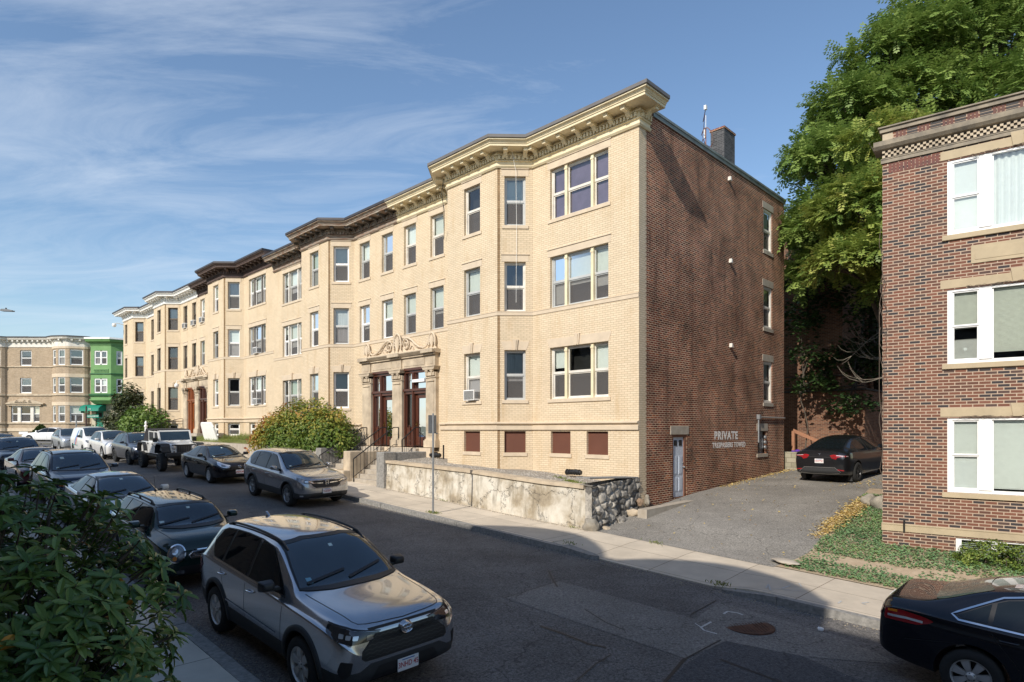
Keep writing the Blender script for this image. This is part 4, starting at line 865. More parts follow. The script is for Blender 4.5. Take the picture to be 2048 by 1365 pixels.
def zlw(s, n): return ltop(s)+(.28*(1-max(0, min(1, n/2.2))))+.04*mn.noise(Vector((s*.9, n*1.3, 4)))
M['lawn'] = pm('lawn', (.16, .20, .045), .95, c2=(.22, .19, .08), scale=3, bump=.8, detail=12)
terrace('lawn_far', 15.15, 56, -.05, 2.2, zlw, M['lawn'], .4, 8)
rw2 = MB(); rough_wall(rw2, 15.15, 56, 2.30, 2.05, lambda s: hr(s)-.1, lambda s: ltop(s), ds=.4, batter=.03); q = rw2.build('retaining_wall', M['conc'], None, smooth=60, matrix=FR0); tag(q, 'long grey concrete retaining wall under the grass behind the parked cars', 'wall')
# gravel pebbles
mb = MB(); rd = random.Random(4)
for i in range(1500):
    s, n = rd.uniform(.2, 9.6), rd.uniform(.1, 2.05)
    if 4.2 < s < 8.7 and n < .95: continue
    r_ = rd.uniform(.012, .03); z = zgr(s, n); a = rd.random()*6
    mb.mesh([(s+r_*math.cos(a), n+r_*math.sin(a), z), (s+r_*math.cos(a+2), n+r_*math.sin(a+2), z), (s+r_*math.cos(a+4), n+r_*math.sin(a+4), z), (s, n, z+r_*.9)], [(0, 1, 3), (1, 2, 3), (2, 0, 3)])
q = mb.build('gravel', pm('pebbles', (.42, .38, .33), .9, var=.35, scale=30), None, matrix=FR0); tag(q, 'loose grey pebbles on the bed behind the plaster wall', 'gravel', kind='stuff')
for i, (s, n, z, l) in enumerate(((2.2, .35, -1.36, 'black plastic drainpipe end lying on the gravel near the stone corner'), (9.25, .35, -1.02, 'black plastic drainpipe end beside the brown front doors'))):
    m = MB(); m.tube([(-.3, 0, 0), (-.1, .02, .03), (.12, .0, .0), (.3, .0, -.01)], [.07, .085, .08, .085], 12)
    for k in range(6): m.tube([(-.25+k*.1, .01, .01), (-.22+k*.1, .01, .01)], .092, 12)
    q = m.build('drainpipe', M['black'], smooth=40, matrix=frame(s, n, z)); tag(q, l, 'pipe')
m = MB(); m.tube([(0, 0, 0), (0, 0, .55)], .03, 8); q = m.build('vent_pipe', M['iron'], smooth=40, matrix=frame(8.75, .35, -1.15)); tag(q, 'short dark standpipe in the gravel beside the entrance', 'pipe')
# sign post on the far sidewalk
zs = zswf(4.48, 0)
m = MB(); m.tube([(0, 0, 0), (0, 0, 3.0)], .03, 8); q = m.build('sign_post', M['steel'], smooth=40, matrix=frame(4.48, 4.22, zs)); tag(q, 'grey metal post with an edge-on parking sign on the far sidewalk', 'sign')
m = MB(); m.box((.035, -.15, 2.40), (.042, .15, 2.95)); m.box((-.03, -.15, 2.38), (.035, -.13, 2.42), 0); m.build('sign_plate', M['steel'], q)
# white board leaning on the wall, third building
m = MB(); m.prism([(-1.05, 0), (-.9, -.06), (1.0, 0), (1.05, .25), (.9, 1.05), (.75, 1.2), (-.85, 1.18), (-1.0, .9)], -.06, .06, 'y', 0, Matrix.Rotation(R(-17), 4, 'X')); q = m.build('leaning_board', M['white'], bevel=.03, matrix=frame(29.9, 1.55, -.68)); tag(q, 'big white board leaning on the cream wall above the grass', 'board')
m = text_mesh('1', .28, Matrix.Translation((0, .12, .78)) @ Matrix(((-1, 0, 0, 0), (0, 0, 1, 0), (0, 1, 0, 0), (0, 0, 0, 1))), M['black'], 'mark', q, .002)
# ================================================================ red brick building on the right
RX = Vector((.7959827, -.6053194, 0)); RR = Matrix(((RX.x, -RX.y, 0, 8.4), (RX.y, RX.x, 0, 14.0), (0, 0, 1, 0), (0, 0, 0, 1)))
rb_ = empty('brick_house', RR); tag(rb_, 'tall red and black brick apartment house with white windows at the right', 'building')
W = MB(); rops = [(1.2, 3.54, a, b) for a, b in ((-1.34, .25), (1.41, 3.0), (4.17, 5.77))]+[(1.35, 3.4, -2.95, -2.30)]
wall(W, (0, 0), (12, 0), -4.2, -2.28, [rops[3]], .16, out=(0, -1)); wall(W, (0, 0), (12, 0), -2.1, 6.0, rops[:3], .12, out=(0, -1))
wall(W, (0, 0), (12, 0), 6.5, 6.7, [], 0, out=(0, -1)); wall(W, (0, 10), (0, 0), -4.2, 6.7, [], 0, out=(-1, 0)); wall(W, (12, 0), (12, 10), -4.2, 6.7, [], 0, out=(1, 0)); wall(W, (12, 10), (0, 10), -4.2, 6.7, [], 0, out=(0, 1))
W.build('wall', M['tbrick'], rb_)
fc = MB()  # soldier course and checkered bricks, a few mm proud
for i in range(13):
    x = .12+i*.073
    if x < 1.0: fc.box((x, -.004, 5.78), (x+.058, .0, 5.985))
fc.build('soldier_course', pm('soldier_brick', (.20, .065, .045), .8, c2=(.10, .05, .045), scale=9), rb_)
e = MB(); e.box((-.03, -.03, 6.02), (12, .05, 6.09)); e.prism([(-.02, 6.30), (-.10, 6.32), (-.16, 6.38), (-.17, 6.48), (.3, 6.48), (.3, 6.30)], -.16, 12, 'x'); e.box((-.05, -.05, 6.71), (12, .3, 6.80)); e.box((-.08, -.09, 6.80), (12, .3, 6.83)); e.box((-.035, -.035, 6.10), (12, .0, 6.125))
e.build('stone_cornice', pm('grey_stone', (.36, .30, .22), .9, c2=(.16, .14, .115), scale=4, bump=.3, detail=10), rb_)
e = MB(); e.box((-.0, -.012, 6.09), (12, .02, 6.30)); e.build('checker_back', pm('sooty_brick', (.10, .085, .075), .9), rb_)
for rw_, z in enumerate((6.13, 6.185, 6.24)):
    comb = [(0, -.012)]
    x = .0+(.055 if rw_ % 2 else 0)
    while x < 6.5: comb += [(x, -.012), (x, -.05), (x+.055, -.05), (x+.055, -.012)]; x += .11
    comb += [(x, -.012), (x, .02), (0, .02)]
    e = MB(); e.prism(comb, z, z+.054); e.build('checker_course', M['limed'], rb_)
e = MB(); e.box((-.02, -.02, -2.27), (12, .05, -2.10)); e.box((-.015, -.03, -2.13), (12, -.02, -2.10)); e.build('belt_course', M['tanstone'], rb_, bevel=.008)
e = MB(); e.box((1.61, -.02, 3.5), (3.13, .02, 3.88)); e.box((1.68, -.028, 3.57), (3.06, -.02, 3.81)); e.build('stone_panel', M['tanstone'], rb_, bevel=.008)
# brick basket-weave frieze
e = MB(); x = .25; i = 0
while x < 8:
    if i % 2 == 0:
        for k in range(3): e.box((x+.01+k*.068, -.006, 6.515), (x+.06+k*.068, -.001, 6.69), 0)
    else:
        for k in range(3): e.box((x+.005, -.006, 6.52+k*.06), (x+.20, -.001, 6.565+k*.06), 1)
    x += .215; i += 1
q = e.build('basket_weave', [pm('red_soldier', (.15, .065, .05), .8, c2=(.10, .05, .042), scale=9), pm('black_header', (.05, .045, .045), .8)], rb_); tag(q, kind='stuff')
e = MB(); e.box((.0, -.006, 6.51), (.2, -.001, 6.69)); e.build('corner_stone', M['limed'], rb_)
Wm = Matrix.Identity(4)
for i, (a, b, z0, z1) in enumerate(rops[:3]):
    mb = MB(); fw = .08
    mb.box((a, .02, z0), (b, .10, z0+.07)); mb.box((a, .02, z1-.05), (b, .10, z1)); mb.box((a, .02, z0+.07), (a+.09, .10, z1-.05)); mb.box((b-.09, .02, z0+.07), (b, .10, z1-.05))
    mb.box((1.745, -.0, z0+.07), (1.96, .10, z1-.05)); mb.box((2.78, -.0, z0+.07), (2.995, .10, z1-.05))
    pn = MB()
    for (x0, x1) in ((a+.09, 1.745), (2.995, b-.09)):
        zm = (z0+z1)/2
        for (q0, q1, y) in ((z0+.07, zm, .07), (zm, z1-.05, .05)):
            mb.box((x0, y-.01, q0), (x0+.03, y+.03, q1)); mb.box((x1-.03, y-.01, q0), (x1, y+.03, q1)); mb.box((x0+.03, y-.01, q0), (x1-.03, y+.03, q0+.035)); mb.box((x0+.03, y-.01, q1-.03), (x1-.03, y+.03, q1)); pn.face([(x0+.03, y+.01, q0+.03), (x1-.03, y+.01, q0+.03), (x1-.03, y+.01, q1-.03), (x0+.03, y+.01, q1-.03)])
    mb.box((1.96, .05, z0+.07), (1.99, .09, z1-.05)); mb.box((2.75, .05, z0+.07), (2.78, .09, z1-.05)); pn.face([(1.99, .06, z0+.07), (2.75, .06, z0+.07), (2.75, .06, z1-.05), (1.99, .06, z1-.05)])
    wn = mb.build('window', M['wframe'], rb_, bevel=.004); pn.build('pane', M['glass'], wn)
    bk = MB(); bk.face([(a, .5, z0), (b, .5, z0), (b, .5, z1), (a, .5, z1)]); bk.build('room_shadow', M['dark'], wn)
    e = MB(); e.box((a-.09, -.05, z0-.11), (b+.09, .05, z0-.002)); e.build('sill', M['tanstone'], wn, bevel=.006)
    e = MB(); e.box((a-.12, -.012, z1+.03), (b+.12, .03, z1+.215)); c = (a+b)/2; e.prism([(c-.07, z1+.03), (c+.07, z1+.03), (c+.11, z1+.30), (c-.11, z1+.30)], -.035, -.012, 'y'); e.build('lintel', M['tanstone'], wn)
    # blinds / curtains as the photo shows them
    sl = MB(); y = .115
    def slats(x0, x1, zb_, zt_):
        z = zt_
        while z > zb_: sl.box((x0, y, z-.021), (x1, y+.012, z-.006)); z -= .0245
        sl.box((x0, y+.01, zb_), (x1, y+.012, zt_))
    if i == 0: slats(1.97, 2.77, z0+.13, z1-.06); slats(1.3, 1.74, z0+.10, z1-.06); slats(3.0, 3.45, z0+.3, z1-.06)
    if i == 1: slats(1.97, 2.77, z0+.22, z1-.06); slats(1.3, 1.74, z0+.75, z1-.06)
    if i == 2:
        sl.box((1.3, y, z0+.07), (1.74, y+.01, z1-.05)); 
        pts = [(1.99+.8*k/40, y+.02+.018*math.sin(k*1.1)) for k in range(41)]
        for p, r_ in zip(pts, pts[1:]): sl.face([(p[0], p[1], z0+.07), (r_[0], r_[1], z0+.07), (r_[0], r_[1], z1-.05), (p[0], p[1], z1-.05)])
    sl.build('blind', M['blindw'] if i != 1 else M['blind'], wn)
    if i == 1: # box fan in the sash
        f_ = MB(); f_.box((1.30, .12, z0+.09), (1.72, .2, z0+.52), 0); f_.lathe([(0, .0), (.03, .0), (.035, .01), (.075, .012), (.075, .0)], 20, 1, Matrix.Translation((1.51, .112, z0+.31)), axis='Y')
        for k in range(24): f_.box((1.31+k*.017, .112, z0+.11), (1.315+k*.017, .12, z0+.50), 1)
        f_.build('box_fan', [pm('fan_grey', (.30, .28, .25), .7, var=.2), M['white']], wn)
a, b, z0, z1 = rops[3]; mb = MB(); mb.box((a, .03, z1-.04), (b, .1, z1)); mb.box((a, .03, z0), (b, .1, z0+.05)); [mb.box((x, .03, z0+.05), (x+.1, .1, z1-.04)) for x in (a, 1.95, 2.7, b-.1)]
wn = mb.build('basement_window', M['wframe'], rb_); e = MB(); e.face([(a, .09, z0), (b, .09, z0), (b, .09, z1), (a, .09, z1)]); e.build('pane', M['glass'], wn)
e = MB(); 
z = z1-.06
while z > z0+.05: e.box((a+.1, .13, z-.025), (b-.1, .14, z-.008)); z -= .04
e.build('blind', M['blindg'], wn)
e = MB(); e.tube([(.42, -.03, -2.02), (.42, -.07, -2.05), (.42, -.07, -2.24)], .02, 6); e.build('wall_hook', M['iron'], rb_)
e = MB(); e.face([(0, 0, 6.68), (12, 0, 6.68), (12, 10, 6.68), (0, 10, 6.68)]); e.build('roof', M['darkroof'], rb_)
# dry vine stems clinging to the corner
m = MB(); rd = random.Random(11)
for k in range(9):
    x, z = rd.uniform(-.02, .12), rd.uniform(-1.8, 3.0); pts = []
    for i in range(12): pts.append((x, -.02-.02*rd.random(), z)); x += rd.uniform(-.06, .05); z += rd.uniform(.05, .3); x = max(-.06, min(.35, x))
    m.tube(pts, .005, 4)
for zc_ in (3.02, .27, 5.78):
    for k in range(10):
        x = rd.uniform(1.2, 3.0); pts = [(x+i*.07, -.02-.02*rd.random(), zc_+rd.uniform(-.03, .035)) for i in range(8)]; m.tube(pts, .004, 4)
q = m.build('dry_vine', pm('dry_stem', (.16, .12, .09), .9), None, matrix=RR); tag(q, 'thin dry vine stems clinging to the corner of the red brick house', 'vine')
# ================================================================ brick buildings at the back of the driveway
bw_ = empty('rear_brick_building', frame(0, -14.5)); tag(bw_, 'shaded red brick wing with a low annexe behind the black parked car', 'building')
W = MB(); wall(W, (-1.3, 0), (1.6, 0), 1.75, 9.5, [], 0, out=(0, 1)); wall(W, (-2.2, .0), (1.6, .0), -1.3, 1.75, [], 0, out=(0, 1)); wall(W, (-1.3, 0), (-1.3, -9), 1.7, 9.5, [], 0, out=(-1, 0)); wall(W, (-2.2, 0), (-2.2, -6), -1.3, 1.75, [], 0, out=(-1, 0)); W.box((-1.3, -9, 9.4), (1.6, 0, 9.5)); W.box((-2.2, -6, 1.72), (1.6, -.0, 1.78)); W.build('wall', M['sbrick'], bw_)
e = MB(); e.box((-2.28, -6, 1.76), (1.6, .08, 1.84)); e.tube([(-2.2, .1, 1.95), (1.6, .1, 1.95)], .03, 6); e.tube([(-1.5, .1, 2.45), (1.6, .08, 2.5)], .025, 6); e.build('annexe_roof', M['darkroof'], bw_)
b3 = empty('rear_brick_building', frame(0, -22)); tag(b3, 'dark brick building deep in the shade of the trees behind the driveway', 'building')
W = MB(); ro = [(3.0, 3.9, -.2, 1.6), (7, 7.9, -.2, 1.6), (3.0, 3.9, 3.2, 5.0), (7, 7.9, 3.2, 5.0)]; wall(W, (-12, 0), (-1, 0), -1.3, 8.5, ro, .2, out=(0, 1)); W.build('wall', M['sbrick'], b3)
for o_ in ro: window(b3, wmat((-12, 0), (-1, 0), (0, 1)), *o_[:4], fr=M['bronze'], lint='flat', lmat=M['conc'])
# block wall, stair rail and toy behind the building's end
e = MB(); e.box((-.75, -11.7, -2.2), (1.4, -11.4, -.95)); q = e.build('block_wall', brick('block', [(.26, .24, .17), (.36, .33, .25), (.31, .29, .21)], (.17, .15, .11), bw=.4, rh=.2, ms=.012), None, matrix=FR0); tag(q, 'low grey concrete block wall behind the parked black car', 'wall')
sheet('yard', -1.4, .6, 1.0, -21.9, -11.7, 5, lambda s, n: -1.0, M['soil'])
sheet('yard_rear', -12, -2.2, 1.0, -22, -14.6, 5, lambda s, n: zd(s, n)+.03, M['soil'])
e = MB(); e.box((-.06, -.06, -.2), (.06, .06, .75)); e.prism([(-.0, .68), (1.9, -.15), (1.9, -.01), (.0, .84)], -.03, .03, 'y'); q = e.build('wooden_stair_rail', pm('red_timber', (.34, .16, .09), .7), None, matrix=frame(.25, -12.9, -.8, math.pi)); tag(q, 'reddish wooden handrail sloping down behind the parked black car', 'railing')
e = MB(); e.lathe([(0, 0), (.10, .02), (.12, .06), (.07, .12), (0, .13)], 14); e.box((.08, -.03, .02), (.24, .04, .08)); q = e.build('purple_toy', pm('purple_plastic', (.10, .03, .32), .5, var=0), smooth=40, matrix=frame(-.25, -12.0, -.98)); tag(q, 'small purple toy on top of the block wall terrace', 'toy')
# ================================================================ buildings across the cross street
X7 = lambda px, Y=70: (px-1024)/1235*Y
Z7 = lambda py, Y=70: (860-py)/1235*Y
def T7(x, y=70, z=0): return Matrix(((1, 0, 0, x), (0, 1, 0, y), (0, 0, 1, z), (0, 0, 0, 1)))
tb = empty('tan_apartment_building', T7(X7(105))); tag(tb, 'tan brick apartment building with curved bow windows and a carved pediment', 'building')
W = MB(); x0 = X7(-60)-X7(105); rows7 = [(Z7(845), Z7(812)), (Z7(787), Z7(756)), (Z7(732), Z7(701))]
fx7 = lambda px: X7(px)-X7(105)
fops = [(fx7(40)-x0, fx7(63)-x0, a, b) for a, b in rows7[1:]]+[(fx7(22)-x0, fx7(79)-x0, rows7[0][0], rows7[0][1])]
wall(W, (x0, 0), (0, 0), -1.2, Z7(695), fops, .15, out=(0, -1))
def bowpts(xa, xb, d): return [(xa+(xb-xa)*f_, -d*max(0, math.sin(math.pi*f_))**.7) for f_ in (0, .035, .23, .28, .53, .60, .92, .97, 1)]
bows = [bowpts(fx7(105), fx7(180), 1.05), bowpts(fx7(-60), fx7(15), 1.05)]
for bp in bows:
    for i, (a, b) in enumerate(zip(bp, bp[1:])):
        L_ = (Vector(b)-Vector(a)).length; d = (Vector(b)-Vector(a)).normalized(); o_ = Vector((d.y, -d.x)); ops = [(L_*.08, L_*.92, z0, z1) for z0, z1 in rows7] if i in (1, 3, 5) else []
        wall(W, a, b, -1.2, Z7(695), ops, .12, out=o_)
        for (q0, q1, z0, z1) in ops: window(tb, wmat(a, b, o_), q0, q1, z0, z1, fr=M['wframe'], sill=False, depth=.08, fw=.09)
wall(W, (fx7(180), 0), (fx7(183.5), 0), -1.2, Z7(680), [], 0, out=(0, -1)); W.box((x0, .5, -1), (fx7(183), 8, Z7(680)))
W.build('wall', M['tanbrick'], tb)
Wf = wmat((x0, 0), (0, 0), (0, -1))
for (q0, q1, z0, z1) in fops[:2]: window(tb, Wf, q0, q1, z0, z1, fr=M['wframe'], fw=.1, lmat=M['lime'])
q0, q1, z0, z1 = fops[2]; w_ = q1-q0; window(tb, Wf, q0, q1, z0, z1, fr=M['wframe'], split=[(q0, q0+w_*.22), (q0+w_*.33, q0+w_*.67), (q0+w_*.78, q1)], post=M['whitew'], fw=.08)
pth = [(x0, 0)]+[p for p in bows[1]][1:] if False else None
pth = bows[1][::-1]; pth = [(fx7(183.5), 0)]+bows[0][::-1]+[(fx7(15), 0)]+bows[1][::-1][1:]
def swp(nm, prof, mat): 
    sweep(pth, prof).build(nm, mat, tb)
swp('cornice', [(-.1, Z7(695)), (.06, Z7(695)), (.06, Z7(686)), (.15, Z7(685)), (.15, Z7(682)), (.45, Z7(681)), (.55, Z7(677)), (-.1, Z7(677))], M['whitew'])
swp('coping', [(-.3, Z7(677)+.01), (.6, Z7(677)+.01), (.6, Z7(675)), (-.3, Z7(675))], M['copingd'])
swp('belt_course', [(-.02, Z7(735)), (.10, Z7(735)), (.10, Z7(733)), (-.02, Z7(733))], M['limed']); swp('belt_course', [(-.02, Z7(792)), (.12, Z7(792)), (.12, Z7(788.5)), (-.02, Z7(788.5))], M['limed'])
swp('belt_course', [(-.02, Z7(848)), (.12, Z7(848)), (.12, Z7(845.5)), (-.02, Z7(845.5))], M['limed']); swp('stone_base', [(-.02, Z7(863)), (.1, Z7(863)), (.1, Z7(857)), (-.02, Z7(857))], M['lime'])
for zz in (697, 754, 810): sweep(bows[0][::-1], [(-.02, Z7(zz+2)), (.05, Z7(zz+2)), (.05, Z7(zz-5)), (-.02, Z7(zz-5))]).build('bow_lintel', M['lime'], tb)
xx = .0
for a, b in zip(pth, pth[1:]):
    a = Vector(a); b = Vector(b); L_ = (b-a).length; k = int(L_/.55)
    for i in range(k):
        q = a+(b-a)*(i+.5)/k; d = (b-a).normalized(); o_ = Vector((-d.y, d.x)); e = MB(); e.box((-.09, .0, Z7(684.5)), (.09, .4, Z7(681)), 0, Matrix(((d.x, o_.x, 0, q.x), (d.y, o_.y, 0, q.y), (0, 0, 1, 0), (0, 0, 0, 1)))); e.build('bracket', M['whitew'], tb)
e = MB(); pa, pb = fx7(15), fx7(90); zc_ = Z7(809); e.prism([(pa, zc_), (pb, zc_), (pb, zc_+.12), ((pa+pb)/2, Z7(796)), (pa, zc_+.12)], -.30, .0, 'y'); e.prism([(pa+.5, zc_+.12), (pb-.5, zc_+.12), ((pa+pb)/2, Z7(799))], -.34, -.30, 'y')
for i in range(14): a = random.random()*6; x = (pa+pb)/2+random.uniform(-.9, .9); e.tube([(x-.12, -.36, zc_+.2), (x, -.4, zc_+.25+.2*random.random()), (x+.12, -.36, zc_+.2)], .05, 5)
e.box((fx7(16), -.2, Z7(812)), (fx7(84), 0, Z7(809))); e.build('pediment', M['limed'], tb)
e = MB(); e.box((x0, .4, Z7(680)), (fx7(50), 6, Z7(672))); e.prism([(x0, Z7(672)), (fx7(50), Z7(672)), (fx7(10), Z7(667)), (x0, Z7(660))], 5, 9, 'y'); e.build('roof', M['copingd'], tb)
e = MB(); e.box((fx7(38), -.03, Z7(869)), (fx7(56), .0, Z7(863))); e.build('basement_window', M['wframe'], tb)
# green bay house
gb = empty('green_bay_house', T7(X7(183, 69.5), 69.5)); tag(gb, 'apartment house with a bright green bay, teal awning and teal door', 'building')
g7 = lambda px: X7(px, 69.5)-X7(183, 69.5); zg7 = lambda py: Z7(py, 69.5)
W = MB(); xe = g7(262); wall(W, (0, 0), (xe, 0), -1.2, zg7(694), [(g7(191), g7(207), -.9, zg7(822))], .3, out=(0, -1)); W.box((0, .6, -1), (xe, 8, zg7(690))); W.build('wall', pm('pale_stucco', (.52, .46, .34), .8, var=.06), gb)
gp = [(g7(258), 0), (g7(247), -.95), (g7(243), -1.0), (g7(193.5), -1.0), (g7(184.5), -.1)]
gpp = [(g7(256), -.05), (g7(234), -1.05), (g7(194), -1.05), (g7(185), -.05)]
bay = MB(); gops = {}
for i, (a, b) in enumerate(zip(gpp, gpp[1:])):
    a = Vector(a); b = Vector(b); L_ = (b-a).length; d = (b-a)/L_; o_ = Vector((-d.y, d.x))
    r_ = [(zg7(787.5), zg7(759)), (zg7(732), zg7(704))]
    ops = [(L_*.18, L_*.82, z0, z1) for z0, z1 in r_] if i == 1 else [(L_*.32, L_*.68, z0, z1) for z0, z1 in r_]
    wall(bay, a, b, zg7(800), zg7(694), ops, .12, out=o_)
    for (q0, q1, z0, z1) in ops: window(gb, wmat(a, b, o_), q0, q1, z0, z1, fr=M['wframe'], sill=False, fw=.10, depth=.06, split=[(q0, (q0+q1)/2-.07), ((q0+q1)/2+.07, q1)] if i == 1 else None, post=M['wframe'])
bay.build('green_bay', M['green'], gb)
sweep(gpp, [(-.4, zg7(794)), (.12, zg7(794)), (.18, zg7(791)), (.18, zg7(789)), (-.4, zg7(789))]).build('bay_ledge', M['greend'], gb); sweep(gpp, [(-1.0, zg7(809)), (-.3, zg7(809)), (.12, zg7(802)), (.12, zg7(800)), (-1.0, zg7(800))]).build('bay_foot', M['green'], gb)
sweep(gpp, [(-.1, zg7(750.5)), (.10, zg7(750.5)), (.10, zg7(748.5)), (-.1, zg7(748.5))]).build('bay_band', M['greend'], gb)
e = MB(); a_, b_2 = g7(200.5), g7(229); z_a, z_b = zg7(747), zg7(740); e.box((a_, -1.10, z_a), (b_2, -1.05, z_b), 0)
for i in range(9):
    x = a_+.15+(b_2-a_-.3)*i/8; e.tube([(x+.10*math.cos(t), -1.12, (z_a+z_b)/2+.10*math.sin(t)) for t in [j*.8 for j in range(8)]], .02, 5, 1)
e.build('bay_panel', [M['green'], M['greend']], gb)
sweep([(g7(264), 0)]+gpp[0:]+[(g7(182), -.05)], [(-.3, zg7(694)), (.06, zg7(694)), (.08, zg7(688)), (.45, zg7(687)), (.55, zg7(682.5)), (-.3, zg7(682.5))]).build('cornice', M['green'], gb)
sweep([(g7(264), 0)]+gpp[0:]+[(g7(182), -.05)], [(-.3, zg7(682.5)+.01), (.58, zg7(682.5)+.01), (.58, zg7(679)), (-.3, zg7(679))]).build('coping', M['white'], gb)
# awning, door, steps rails
e = MB(); aw = []; xa, xb = g7(174), g7(212)
prof = [(-.0, zg7(810)), (-.6, zg7(811)), (-1.0, zg7(814)), (-1.25, zg7(818)), (-1.32, zg7(823.2)), (-1.28, zg7(823.4)), (-.95, zg7(815)), (-.0, zg7(811.5))]
e.prism([(y-.0, z) for y, z in prof], xa, xb, 'x'); e.prism([(0, zg7(810)), (-.6, zg7(811)), (-1.0, zg7(814)), (-1.25, zg7(818)), (-1.32, zg7(823.2)), (0, zg7(823.2))], xa-.01, xa+.02, 'x'); e.prism([(0, zg7(810)), (-.6, zg7(811)), (-1.0, zg7(814)), (-1.25, zg7(818)), (-1.32, zg7(823.2)), (0, zg7(823.2))], xb-.02, xb+.01, 'x')
q = e.build('awning', M['awning'], gb); text_mesh('14', .30, Matrix.Translation(((xa+xb)/2+.1, -1.33, zg7(819.5))) @ Matrix.Rotation(R(100), 4, 'X'), M['white'], 'house_number', q, .004)
e = MB(); e.box((g7(192), .1, -.9), (g7(206.5), .16, zg7(823))); dr = e.build('front_door', pm('teal_door', (.0, .19, .12), .5, var=.05), gb)
e = MB(); e.box((g7(196), .08, zg7(834)), (g7(203), .1, zg7(826))); e.build('pane', M['dark'], dr)
e = MB(); e.box((g7(190), -1.6, -1.4), (g7(208), 0, -.55)); e.box((g7(190), -2.2, -1.4), (g7(208), -1.6, -.85)); e.build('steps', M['conc'], gb)
e = MB()
for x in (g7(189.5), g7(208.5), g7(180), g7(164)):
    e.tube([(x, -.2, -.1), (x, -.3, .35), (x, -2.2, -.2), (x, -2.2, -.9)], .03, 5)
    for k in range(6): y = -.4-k*.3; e.tube([(x, y, -.9), (x, y, .30-.09*k)], .015, 4)
e.build('step_railings', M['iron'], gb)
e = MB(); e.box((g7(227), .0, zg7(836)), (g7(240), .1, zg7(818))); 
window(gb, wmat((0, 0), (xe, 0), (0, -1)), g7(229), g7(240), zg7(832), zg7(818), fr=M['wframe'], depth=.02, fw=.1)
# street lamp reaching in from the left, street name signs
lm = MB(); lz = 6.02; 
lm.tube([(-27.6, 31, -2.2), (-27.6, 31, 5.2), (-27.5, 31, 5.8), (-27.0, 31, 6.0), (-25.6, 31, 6.02)], [.09, .06, .05, .045, .035], 8)
lp_ = lm.build('street_lamp', M['steel'], smooth=50); tag(lp_, 'street lamp with a flat grey head reaching in at the left edge', 'street lamp')
lm = MB(); lm.prism([(-25.62, 6.02), (-25.55, 6.06), (-25.3, 6.05), (-25.02, 5.98), (-25.05, 5.93), (-25.6, 5.95)], 30.9, 31.1, 'y'); lm.build('lamp_head', pm('lamp_grey', (.16, .17, .18), .5, .3), lp_); lm = MB(); lm.lathe([(0, 0), (.035, 0), (.035, .06), (0, .06)], 8, 0, Matrix.Translation((-25.4, 31, 6.06))); lm.build('photocell', M['black'], lp_)
Y = 58; sp_ = MB(); xs_ = (172.5-1024)/1235*Y; zq = lambda py: (860-py)/1235*Y
sp_.tube([(xs_, Y, -1.4), (xs_, Y, zq(813))], .06, 8); sg = sp_.build('street_name_sign', pm('brown_post', (.07, .035, .03), .6), smooth=40); tag(sg, 'green street name signs on a dark pole in front of the teal awning', 'sign')
e = MB(); e.box((xs_+.08, Y-.02, zq(836)), (xs_+1.18, Y+.02, zq(830)), 0); pl_ = e.build('name_plate', [M['awning']], sg); text_mesh('HIGHLAND AV', .20, Matrix.Translation((xs_+.63, Y-.025, zq(833))) @ Matrix.Rotation(R(90), 4, 'X'), M['white'], 'lettering', pl_, .002, .78)
e = MB(); e.box((xs_-.28, Y-.35, zq(826.5)), (xs_-.24, Y+.0, zq(823))); e.box((xs_-.28, Y-.02, zq(826.5)), (xs_+.2, Y+.02, zq(823))); e.build('name_plate', M['greend'], sg)
e = MB(); e.tube([((152.5-1024)/1235*56, 56, -1.4), ((152.5-1024)/1235*56, 56, (860-831)/1235*56)], .05, 6); e.box(((151.3-1024)/1235*56, 55.9, (860-842)/1235*56), ((154-1024)/1235*56, 55.93, (860-831)/1235*56)); q = e.build('sign_post', M['steel']); tag(q, 'small dark road sign on a pole in front of the bow windows', 'sign')
# ================================================================ the houses on this side of the street (behind the viewer): they shade it
def bow(s0, s1, d, k=10): return [(s0+(s1-s0)*i/k, -d*math.sin(math.pi*i/k)**.8) for i in range(k+1)]
nb = empty('bow_front_houses', frame(0, 18.0)); tag(nb, 'row of brick bow-front houses on the near side of the street', 'building')
pl = [(-30, 1.3), (-9.3, 1.3), (-9.3, 0)]+bow(-9.2, -4.8, 1.3)+bow(-4.5, -.1, 1.45)+[(.4, 0), (6.3, 0)]+bow(6.4, 10.6, 1.3)+[(14, 0)]+bow(18, 22, 1.3)+[(27, 0)]
W = MB(); zt = 6.95
wops = 0
for a, b in zip(pl, pl[1:]):
    a_ = Vector(a); b_ = Vector(b); L_ = (b_-a_).length
    if L_ < 1e-4: continue
    d = (b_-a_)/L_; o_ = Vector((d.y, -d.x)); ops = []
    if L_ > 2.5:
        k = int(L_/2.0); ops = [(L_*(i+.5)/k-.5, L_*(i+.5)/k+.5, z, z+1.8) for i in range(k) for z in (-1.2, 1.7, 4.5)]
    wall(W, a_, b_, -4.2, zt, ops, .15, out=o_)
W.face([(x, y, zt) for x, y in pl]+[(27, 9, zt), (-30, 9, zt)]); W.face([(-30, 1.3, -4.2), (-30, 9, -4.2), (-30, 9, zt), (-30, 1.3, zt)]); W.face([(27, 0, -4.2), (27, 9, -4.2), (27, 9, zt), (27, 0, zt)]); W.face([(27, 9, -4.2), (-30, 9, -4.2), (-30, 9, zt), (27, 9, zt)])
W.build('wall', M['gbrick'], nb)
sheet('front_yards', -40, 40, 2, 15.0, 18.2, 2, lambda s, n: zr(s, KN)+.10, M['soil'])
